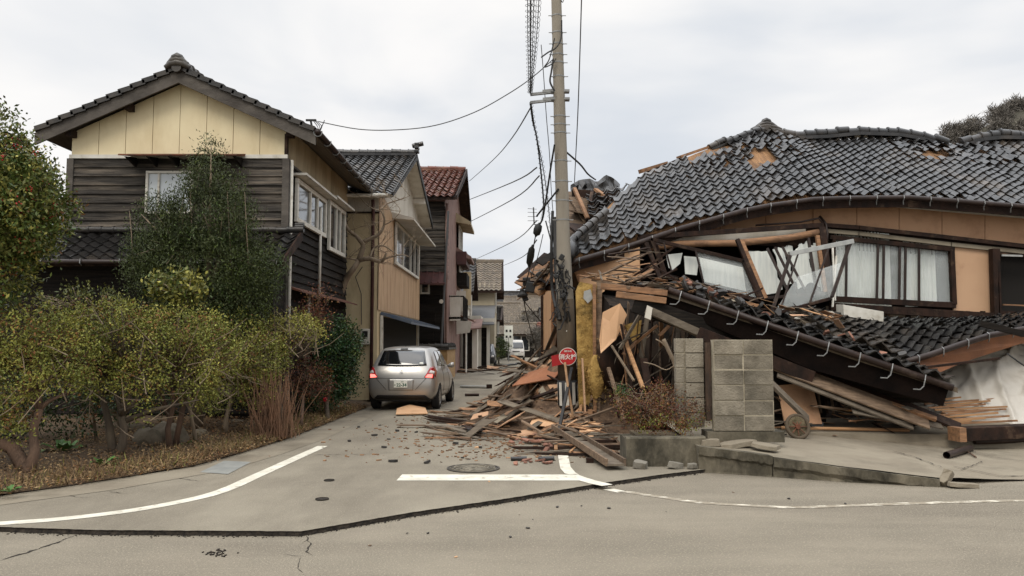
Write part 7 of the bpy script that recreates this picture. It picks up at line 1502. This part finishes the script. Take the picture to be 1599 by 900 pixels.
# brick-red tile shards at the front of the heap and shards on the road
m_shard = mat('tile_shard', S(138, 98, 80), S(108, 76, 64), ns=8, rough=.9, rnd=.3); m_shardd = mat('dark_tile_shard', S(58, 54, 50), S(40, 38, 36), ns=8, rough=.5, rnd=.4)
def shard_mesh(seed, r_, th, mt):
    rnd = random.Random(seed); k_ = 6; ring = [(math.cos(a)*r_*rnd.uniform(.5, 1.2), math.sin(a)*r_*.6*rnd.uniform(.5, 1.2)) for a in [i*2*math.pi/k_ for i in range(k_)]]
    v = [(x, y, r_*.18*(1-(y/r_)**2*3)) for x, y in ring]; g = MB().prism([(x, y, 0) for x, y in ring], (0, 0, th)); me = bpy.data.meshes.new('shard'); me.from_pydata(g.v, [], g.f); me.materials.append(mt); me.update(); return me
sh = [shard_mesh(i, .075, .022, m_shard) for i in range(4)]; shd = [shard_mesh(i+9, .07, .03, m_shardd) for i in range(5)]; shp = [shard_mesh(i+19, .05, .018, mt) for i, mt in enumerate((m_plank, m_peach, m_shardd, m_plank))]
for i in range(30):
    p = G(rnd.triangular(775, 905, 850), rnd.gauss(694, 6), SLZ); put(sh[i % 4], 'red_shard', (p.x, p.y, SLZ+rnd.uniform(.004, .05)), (rnd.gauss(0, .3), rnd.gauss(0, .3), rnd.random()*6), 'brick-red tile shard scattered in front of the rubble heap', 'tile shard', 'brick-red tile shards', rnd.uniform(.6, 1.5))
for i in range(9):
    p = G(rnd.uniform(795, 865), rnd.gauss(724, 2.5), SLZ); put(sh[i % 4], 'red_shard', (p.x, p.y, SLZ+.01), (rnd.gauss(0, .15), rnd.gauss(0, .15), rnd.random()*6), 'brick-red tile shard behind the stop line', 'tile shard', 'brick-red tile shards behind the stop line', rnd.uniform(.6, 1.1))
for (x, y, lb) in ((810, 720, 'half-round black ridge tile piece lying behind the stop line'), (853, 720, 'black broken tile piece lying right behind the stop line')):
    p = G(x, y, SLZ); MB().tube([p+V((-.11, 0, .03)), p+V((.11, .02, .03))], [.028, .032], 10).build('broken_ridge_tile', m_tileb, smooth=True, auto=40, label=lb, cat='roof tile')
spots = [(627, 665), (593, 665), (620, 674), (633, 675), (666, 685), (674, 686), (684, 684), (700, 677), (706, 681), (718, 672), (731, 681), (748, 686), (757, 680), (762, 674), (712, 676), (745, 700), (722, 716), (731, 718), (584, 681), (614, 722), (667, 724), (607, 687), (722, 668), (700, 668), (764, 753), (832, 812), (811, 805), (797, 840), (824, 826), (750, 700), (712, 694), (650, 676), (675, 678), (780, 668), (795, 672), (742, 672), (870, 793), (908, 791), (951, 795), (668, 834), (636, 834), (578, 853), (712, 871), (1040, 800), (1145, 770), (1232, 780), (1320, 788), (560, 668), (545, 690), (600, 700)]
for i, (x, y) in enumerate(spots):
    z = SLZ if y < 780 else 0
    p = G(x, y, z); put((shd+shp)[i % 9], 'street_shard', (p.x, p.y, z+.004), (rnd.gauss(0, .1), rnd.gauss(0, .1), rnd.random()*6), 'small dark shard lying on the asphalt', 'shard', 'small shards scattered on the road', rnd.uniform(.4, 1.1)*(1 if y < 730 else .35))
p = G(731, 681, SLZ); MB().tube([p+V((0, 0, 0)), p+V((.02, 0, .12))], [.045, .04], 10).build('black_cup', m_cable, label='small upright black cup-shaped piece on the street', cat='cup')
g = MB()
for i in range(26):
    x, y = rnd.gauss(338, 10), rnd.gauss(865, 2.5); p = G(x, y, 0); g.box(p+V((0, 0, .005)), (rnd.uniform(.01, .05), .008, .008), Matrix.Rotation(rnd.random()*3, 3, 'Z'))
g.build('bark_bits', m_crack, label='scatter of dark bark bits on the near road left', cat='bark bits', kind='stuff', keep=True)
# far debris lying across the street
rnd = random.Random(55)
for i in range(44):
    p = G(rnd.uniform(712, 838), rnd.gauss(580, 3.0), SLZ); put(protos[i % len(protos)] if i % 3 else sheetp[i % 6], 'street_plank', (p.x, p.y, SLZ+rnd.uniform(.03, .2)), (rnd.gauss(0, .15), rnd.gauss(0, .08), rnd.gauss(0, .3)), 'broken piece of eave lying across the street beyond the silver car', 'plank', 'fallen eave pieces across the street', rnd.uniform(.7, 1.3))
for (a, b, r_, lb) in (((719, 606), (762, 607), .05, 'pale downpipe lying across the street beyond the silver car'), ((726, 619), (748, 619), .04, 'short dark pole lying by the front wheel of the silver car')):
    MB().tube([G(*a, SLZ)+V((0, 0, r_)), G(*b, SLZ)+V((0, 0, r_))], r_, 8).build('fallen_pipe', m_alu if r_ > .045 else m_wbrown, label=lb, cat='pipe')
MB().box(G(764, 607, SLZ)+V((0, 0, .08)), (.2, .15, .14)).build('pipe_shoe', m_wbrown, label='dark lump at the right end of the pale fallen downpipe', cat='pipe fitting', bevel=.02)
g = MB(); rnd = random.Random(2); q = []
for i in range(24): x = 775+i*3.2; y = 570.5+1.2*math.sin(i*.5)+(1.5 if i < 10 else 0); q.append(G(x, y, SLZ)+V((0, 0, .05+.05*abs(math.sin(i*.7)))))
g.tube(q, .07, 6).build('fallen_cable', m_cable, label='thick dark cable lying across the street before the white van', cat='cable')
# ============================================================ RIGHT FOREGROUND DEBRIS
def pad_p(px, py, lift=0):
    p = G(px, py, .1)
    for _ in range(8): p = G(px, py, padz(p.x, p.y)+lift)
    return p
tl = [ ((1208, 568, 12.5), (1450, 660), .36, .03, m_plank, 'long wide brown plank slanting down onto the apron, nearest'), ((1214, 582, 12.4), (1425, 664), .26, .03, m_plankg, 'long grey plank just below the widest brown plank'), ((1260, 572, 12.8), (1500, 668), .2, .05, m_wbrown, 'dark brown long beam slanting to the apron behind the planks'),
      ((1300, 600, 12.6), (1462, 655), .09, .05, m_orange, 'narrow orange plank above the wide brown plank'), ((1180, 575, 11.9), (1262, 655), .16, .05, m_plankg, 'grey board leaning against the apron right of the block wall'), ((1330, 640, 12.2), (1470, 664), .2, .02, m_plankg, 'slatted grey board lying flat under the long planks'), ((1220, 668, 0), (1420, 672, 0), .05, .03, m_rail, 'thin pale lath lying along the back of the apron')]
for a, b, w, h, mt, lb in tl:
    pa = P(*a) if a[2] else P(a[0], a[1], 12.4); pb = P(b[0], b[1], 12.1 if a[2] else 12.3); d = (pb-pa); M = Matrix.Identity(3)
    MB().beam(pa, pb, w, h, up=(0, -.5, .8)).build('long_plank', mt, label=lb, cat='plank', group='long planks slanting onto the apron', bevel=.004)
sheet_thing([P(1214, 602, 12.7), P(1268, 598, 12.9), P(1284, 662, 12.5), P(1226, 662, 12.5)], .02, m_tans, 'peach wall panel standing behind the grey leaning board')  # the panel's shade comes from the darker tan colour
sheet_thing([P(1170, 570, 12.9), P(1290, 590, 13.1), P(1290, 680, 13.1), P(1170, 680, 12.9)], .02, m_clapd, 'dark panel behind the peach wall panel')
rnd = random.Random(91)
for i in range(11):
    x = 1276+i*10; MB().beam(P(x, 604+i*1.5, 12.9), P(x+6, 645, 12.7), .035, .03, up=(0, -1, 0)).build('lattice_slat', m_wbrown if i % 2 else m_plank, label='upright slat of the crushed lattice behind the long planks', cat='slat', group='lattice slats behind the planks')
for i in range(13):
    y = 624+i*3.1; x0_ = 1446+i*1.5+rnd.uniform(-10, 26); x1_ = x0_+rnd.uniform(50, 115); a = P(x0_, y+4, 13.3-.09*i); b = P(min(1590, x1_), y-rnd.uniform(0, 5), 13.25-.09*i)
    MB().beam(a, b, .035, .028).build('timber_lath', m_orange if i % 2 else m_rail, label='pale lath of the row lying before the white sheet', cat='lath', group='row of pale laths before the white sheet')
g = MB(); g.hexa([(4.6, 12.3, .0), (8.0, 12.0, .0), (8.0, 13.6, .0), (4.6, 13.6, .0), P(1250, 676, 12.3), P(1590, 680, 12.1), P(1600, 645, 13.4), P(1250, 655, 13.5)]); g.build('lath_bed', m_conc, label='bed of crushed wall under the row of pale laths', cat='rubble', kind='stuff', keep=True)
bp = thing('fallen_beam', P(1490, 690, 12.3), 'heavy square timber beam with a splintered orange end and a dark pipe beside it', 'beam')
a, b = P(1494, 678, 11.9), P(1700, 669, 12.2); MB().beam(a, b, .26, .2).build('beam', m_wbrown, bp, bevel=.01); MB().beam(a-(b-a).normalized()*.05, a+(b-a).normalized()*.06, .27, .21).build('splintered_end', m_orange, bp)
a, b = P(1515, 688, 12.1), P(1700, 681, 12.4); MB().tube([a-V((0, .12, 0)), b-V((0, .12, 0))], .05, 12).build('fallen_downpipe', m_brown, smooth=True, label='long dark pipe lying in front of the heavy beam', cat='pipe')
a, b = pad_p(1478, 711, .05), pad_p(1515, 700, .05); g = MB().tube([a, b], .048, 14, cap=False).tube([a, b], .040, 14, cap=False); g.build('short_pipe', m_brown, smooth=True, label='short dark pipe lying alone on the apron', cat='pipe')
a, b = pad_p(1500, 703, .02), pad_p(1524, 714, .02); MB().tube([a, a.lerp(b, .5)+V((.02, 0, .01)), b], .012, 5).build('stick', m_barkr, label='thin reddish stick beside the short pipe', cat='stick')
# white plastic sheet over a mound
m_tarp = mat('white_sheet', S(192, 186, 175), S(174, 168, 157), ns=2, rough=.35, spec=.5, bump=.6, bs=4, dirt=S(150, 138, 118), dns=2, dlo=.55, dhi=.75, damt=.5)
def tz(x, y): return max(.05, 1.15*sm((x-6.3)/2.6)*sm((y-11.5)/1.2)*(1-.15*(y-12))+.05)
g = MB(); nx, ny = 170, 60; vs = []
for j in range(ny+1):
    for i in range(nx+1):
        u, v_ = i/nx, j/ny; x = lerp(6.9+.45*(1-v_), 13, u); y = lerp(12.5, 14.3, v_); f = noise.noise(V((x*1.1+y*.9, y*.6, 4)))
        z = 1.5*sm((x-6.5-.35*(1-v_))/1.9)*sm((v_+.1)/.95)+.10; rd = abs(math.sin(x*5.5-y*3.5+3*f)); z += (.13*(1-rd)**2+.10*f+.07*abs(noise.noise(V((x*4.5, y*7, 1))))+.03*abs(noise.noise(V((x*11, y*5, 9))))+.02*noise.noise(V((x*6, y*9, 0))))*min(1, v_*5+.2); z = max(z, padz(x, y)+.02)
        vs.append((x+.05*f, y+.12*f, z))
g.add(vs, [(j*(nx+1)+i, j*(nx+1)+i+1, (j+1)*(nx+1)+i+1, (j+1)*(nx+1)+i) for j in range(ny) for i in range(nx)])
g.build('plastic_sheet', m_tarp, smooth=True, label='large crumpled white plastic sheet draped over debris at the right edge', cat='plastic sheet')
MB().tube([P(1572, 552, 12), P(1600, 572, 11.9)], .012, 5).build('thin_rod', m_cable, label='thin dark rod lying on the white plastic sheet', cat='rod')
# small finds in the wreck
t = thing('cart_wheel', pad_p(1246, 684), 'small old wheel with a dusty tyre leaning by the block wall', 'wheel'); c = pad_p(1246, 684)+V((0, 0, .17))
ring = [c+V((.165*math.cos(a), .06*math.sin(a), .165*math.sin(a))) for a in [i*2*math.pi/32 for i in range(33)]]
MB().tube(ring, .028, 8, cap=False).build('tyre', m_shade_dust, t, smooth=True)
g = MB()
for i in range(8): a = i*math.pi/4; g.tube([c, c+V((.15*math.cos(a), .055*math.sin(a), .15*math.sin(a)))], .008, 5)
g.tube([c-V((0, .03, 0)), c+V((0, .03, 0))], .035, 10); g.build('spokes', m_rust, t)
MB().tube([c+V((0, .02, 0)), c+V((0, .035, 0))], .15, 20).build('dusty_disc', mat('dusty_weeds', S(120, 108, 86), S(84, 76, 56), ns=14, rough=1, bump=1), t)
t = MB(); c = pad_p(1276, 678)+V((0, .1, .11)); t.box(c, (.2, .18, .2), Matrix.Rotation(.3, 3, 'Y')).build('dark_bucket', mat('slate_plastic', S(62, 66, 68), rough=.5, bump=0), bevel=.015, label='dark slate box beside the small old wheel', cat='box')
for (pts, mt, lb) in (([(1317, 476), (1380, 487), (1380, 503), (1318, 494)], m_white, 'white foam board lying under the window bay'), ([(1383, 506), (1416, 503), (1423, 510), (1390, 512)], m_white, 'small white board sliver right of the foam board')):
    MB().prism(PP(pts, 14.9), (0, .35, .02)).build('foam_board', mt, label=lb, cat='board', bevel=.004)
t = thing('wire_rack', P(1280, 505, 14.6), 'white wire rack basket lying under the wrecked window bay', 'rack')
a, b, c, d = P(1241, 497, 14.6), P(1286, 488, 15.2), P(1320, 500, 15.0), P(1312, 514, 14.4)
for q in ((a, b, c, d), tuple(p-V((0, 0, .14)) for p in (a, b, c, d))): MB().tube(list(q)+[q[0]], .012, 5).build('rim_wire', m_white, t)
for i in range(10):
    s = i/9; MB().tube([a.lerp(d, s), a.lerp(d, s)-V((0, 0, .14))], .009, 4).build('wire', m_white, t); MB().tube([a.lerp(d, s), b.lerp(c, s)], .007, 4).build('wire', m_white, t)
MB().prism(PP([(1262, 492), (1300, 486), (1318, 502), (1300, 515), (1275, 512)], 14.7), (0, .2, 0)).build('pale_panel', m_plast, label='grey-white panel lying behind the wire rack', cat='panel')
# splinters and mud on the broken porch edge
rnd = random.Random(17)
for i in range(46):
    s = rnd.random(); p = P(lerp(925, 1085, s)+rnd.gauss(0, 3), lerp(434, 455, s)+rnd.gauss(-2, 4), 13.0-.1*s); put(protos[i % len(protos)], 'splinter', p, (rnd.gauss(0, .5), rnd.gauss(0, .25), rnd.gauss(.1, .6)), 'splintered lath on the torn edge of the fallen porch roof', 'lath', 'splintered laths on the porch roof edge', rnd.uniform(.18, .5))
for i in range(24):
    p = P(rnd.uniform(968, 1012), rnd.uniform(392, 436), rnd.uniform(14.2, 15.3)); put(protos[i % len(protos)], 'splinter', p, (rnd.gauss(0, .5), rnd.gauss(-.2, .3), rnd.gauss(0, .5)), 'splintered lath jammed between the pale wall board and the dangling window', 'lath', 'splintered laths beside the dangling window', rnd.uniform(.3, .7))
for i in range(26):
    s = rnd.random(); p = P(lerp(1065, 1420, s), lerp(452, 572, s)-rnd.uniform(2, 16), 12.9-.7*s); put(shd[i % 5] if i % 3 else sh[i % 4], 'loose_tile', p, (rnd.gauss(0, .6), rnd.gauss(0, .5), rnd.random()*6), 'loose broken tile on the fallen porch roof', 'tile shard', 'loose tiles on the fallen porch roof', rnd.uniform(1, 2))
for i in range(40):
    x = rnd.uniform(1225, 1450); p = pad_p(x, rnd.uniform(664, 682), .02); put((shp+shd)[i % 9], 'apron_shard', p, (rnd.gauss(0, .2), rnd.gauss(0, .2), rnd.random()*6), 'small debris piece along the back of the apron', 'shard', 'small debris pieces along the apron', rnd.uniform(.4, 1.2))
for i in range(30):
    p = P(rnd.uniform(970, 1100), rnd.uniform(440, 470), rnd.uniform(13, 13.4)); put(shd[i % 5], 'loose_tile', p, (rnd.gauss(0, .6), rnd.gauss(0, .5), rnd.random()*6), 'dark tile stump on the torn left edge of the porch roof', 'tile shard', 'dark tile stumps on the porch roof edge', rnd.uniform(.8, 1.6))
# far street furniture
t = thing('roadside_sign', G(794, 562, SLZ), 'small white sign on a thin post beside the white van', 'sign'); p = P(794, 527, 66)
MB().box(p, (.75, .05, 2.0)).build('sign_board', m_plateg, t); MB().tube([p, V((p.x, p.y, 0))], .04, 6).build('post', m_galv, t)
for k_ in range(4): MB().box(p+V((-.16+.32*(k_ % 2), -.035, .55-.5*(k_//2))), (.17, .02, .2), None).build('sign_mark', m_cable, t)
t = thing('service_mast', P(691, 480, 33), 'thin grey service pole with a round lamp in front of the red-roofed house', 'pole'); g = MB().tube([P(688, 560, 33), P(700, 330, 33)], .05, 8).build('mast', m_wire, t); MB().tube([P(689, 471, 32.9), P(689, 471, 32.7)], .09, 12).build('lamp', m_plast, t)

rng = np.random.default_rng(44); n = 1500; c = np.array(TUFT)+rng.normal(size=(n, 3))*np.array([.12, .09, .2]); a = rvec(rng, n)*rng.uniform(.03, .09, n)[:, None]; b = rvec(rng, n)*.006
npmesh('insulation_fibres', np.stack([c, c+a*.5+b, c+a, c+a*.5-b], 1).reshape(-1, 3), np.arange(n*4).reshape(-1, 4), [m_insul], None, T1)
n = 900; c = np.array([tuple(P(x, y, 14.36)) for x, y in zip(rng.uniform(903, 934, n), rng.uniform(446, 600, n))]); a = rvec(rng, n)*rng.uniform(.02, .06, n)[:, None]; b = rvec(rng, n)*.006
npmesh('insulation_fibres', np.stack([c, c+a*.5+b, c+a, c+a*.5-b], 1).reshape(-1, 3), np.arange(n*4).reshape(-1, 4), [m_insul], None, T1)

# tangle of splintered boards filling the gaps under and beside the fallen roofs
rnd = random.Random(808)
for i in range(46):
    p = P(rnd.uniform(955, 1095), rnd.uniform(500, 610), rnd.uniform(13.3, 14.3)); put(protos[rnd.randrange(10)], 'broken_plank', p, (rnd.gauss(0, .6), rnd.gauss(-1.0, .5), rnd.gauss(0, .5)), 'splintered board jammed in the dark gap left of the block wall', 'plank', 'boards jammed in the gap by the block wall', rnd.uniform(.35, .8))
for i in range(54):
    x = rnd.uniform(1215, 1490); p = P(x, rnd.uniform(628, 668)+(x-1215)*.02, rnd.uniform(12.4, 13.3)); put((protos+sheetp)[rnd.randrange(16)], 'broken_plank', p, (rnd.gauss(0, .35), rnd.gauss(.1, .2), rnd.gauss(.1, .5)), 'broken board in the wreckage under the fallen porch roof', 'plank', 'boards under the fallen porch roof', rnd.uniform(.3, .8))
for i in range(40):
    x = rnd.uniform(1040, 1330); yy = lerp(440, 505, (x-1040)/290); p = P(x, yy+rnd.uniform(-8, 10), rnd.uniform(13.4, 14.6)); put((protos+sheetp)[rnd.randrange(16)], 'broken_plank', p, (rnd.gauss(0, .3), rnd.gauss(.2, .25), rnd.gauss(.1, .5)), 'broken board lying between the window bay and the fallen porch roof', 'plank', 'boards between the windows and the porch roof', rnd.uniform(.25, .65))
for i in range(34):
    a = rnd.uniform(0, 6.28); p = P(rnd.uniform(860, 905), rnd.uniform(575, 640), rnd.uniform(15.0, 16.0)); put((protos+sheetp)[rnd.randrange(16)], 'broken_plank', p, (rnd.gauss(0, .5), rnd.gauss(-.5, .4), rnd.gauss(-.2, .6)), 'splintered plank piled against the foot of the street wall', 'plank', 'planks piled at the street wall', rnd.uniform(.5, 1.0))

rnd = random.Random(515)
for i, (a, b, w, mt) in enumerate((((812, 446, 17.0), (868, 404, 17.6), .34, m_orange), ((822, 452, 16.8), (876, 414, 17.2), .3, m_plank), ((836, 458, 16.6), (880, 430, 16.9), .26, m_rail), ((816, 436, 17.6), (858, 398, 18.4), .3, m_wbrown), ((842, 412, 16.9), (874, 392, 17.2), .22, m_clapd))):
    MB().beam(P(*a), P(*b), w, .03, up=(0, -.6, .8)).build('sheathing_board', mt, E1)
for i in range(26):
    p = P(rnd.uniform(815, 880), 0, 17); x = rnd.uniform(818, 882); y = lerp(446, 398, (x-818)/64)+rnd.uniform(-10, 16); p = P(x, y, rnd.uniform(16.2, 17.2)); o = put((protos+shd)[rnd.randrange(15)], 'splinter', p, (rnd.gauss(0, .5), rnd.gauss(-.5, .3), rnd.gauss(0, .5)), 'splintered lath hanging on the broken eave by the pole', 'lath', 'splintered laths on the broken eave', rnd.uniform(.3, .6))

rnd = random.Random(919)
for i in range(60):
    x, y = rnd.uniform(.45, 1.5), rnd.uniform(12.4, 14.9); put((protos+sheetp)[rnd.randrange(16)], 'broken_plank', (x, y, rub(x, y)+rnd.uniform(.0, .06)), slope_rot(x, y, rnd.uniform(-1.5, 1.5), .15), 'splintered plank around the foot of the utility pole', 'plank', 'planks around the pole foot', rnd.uniform(.3, .75))
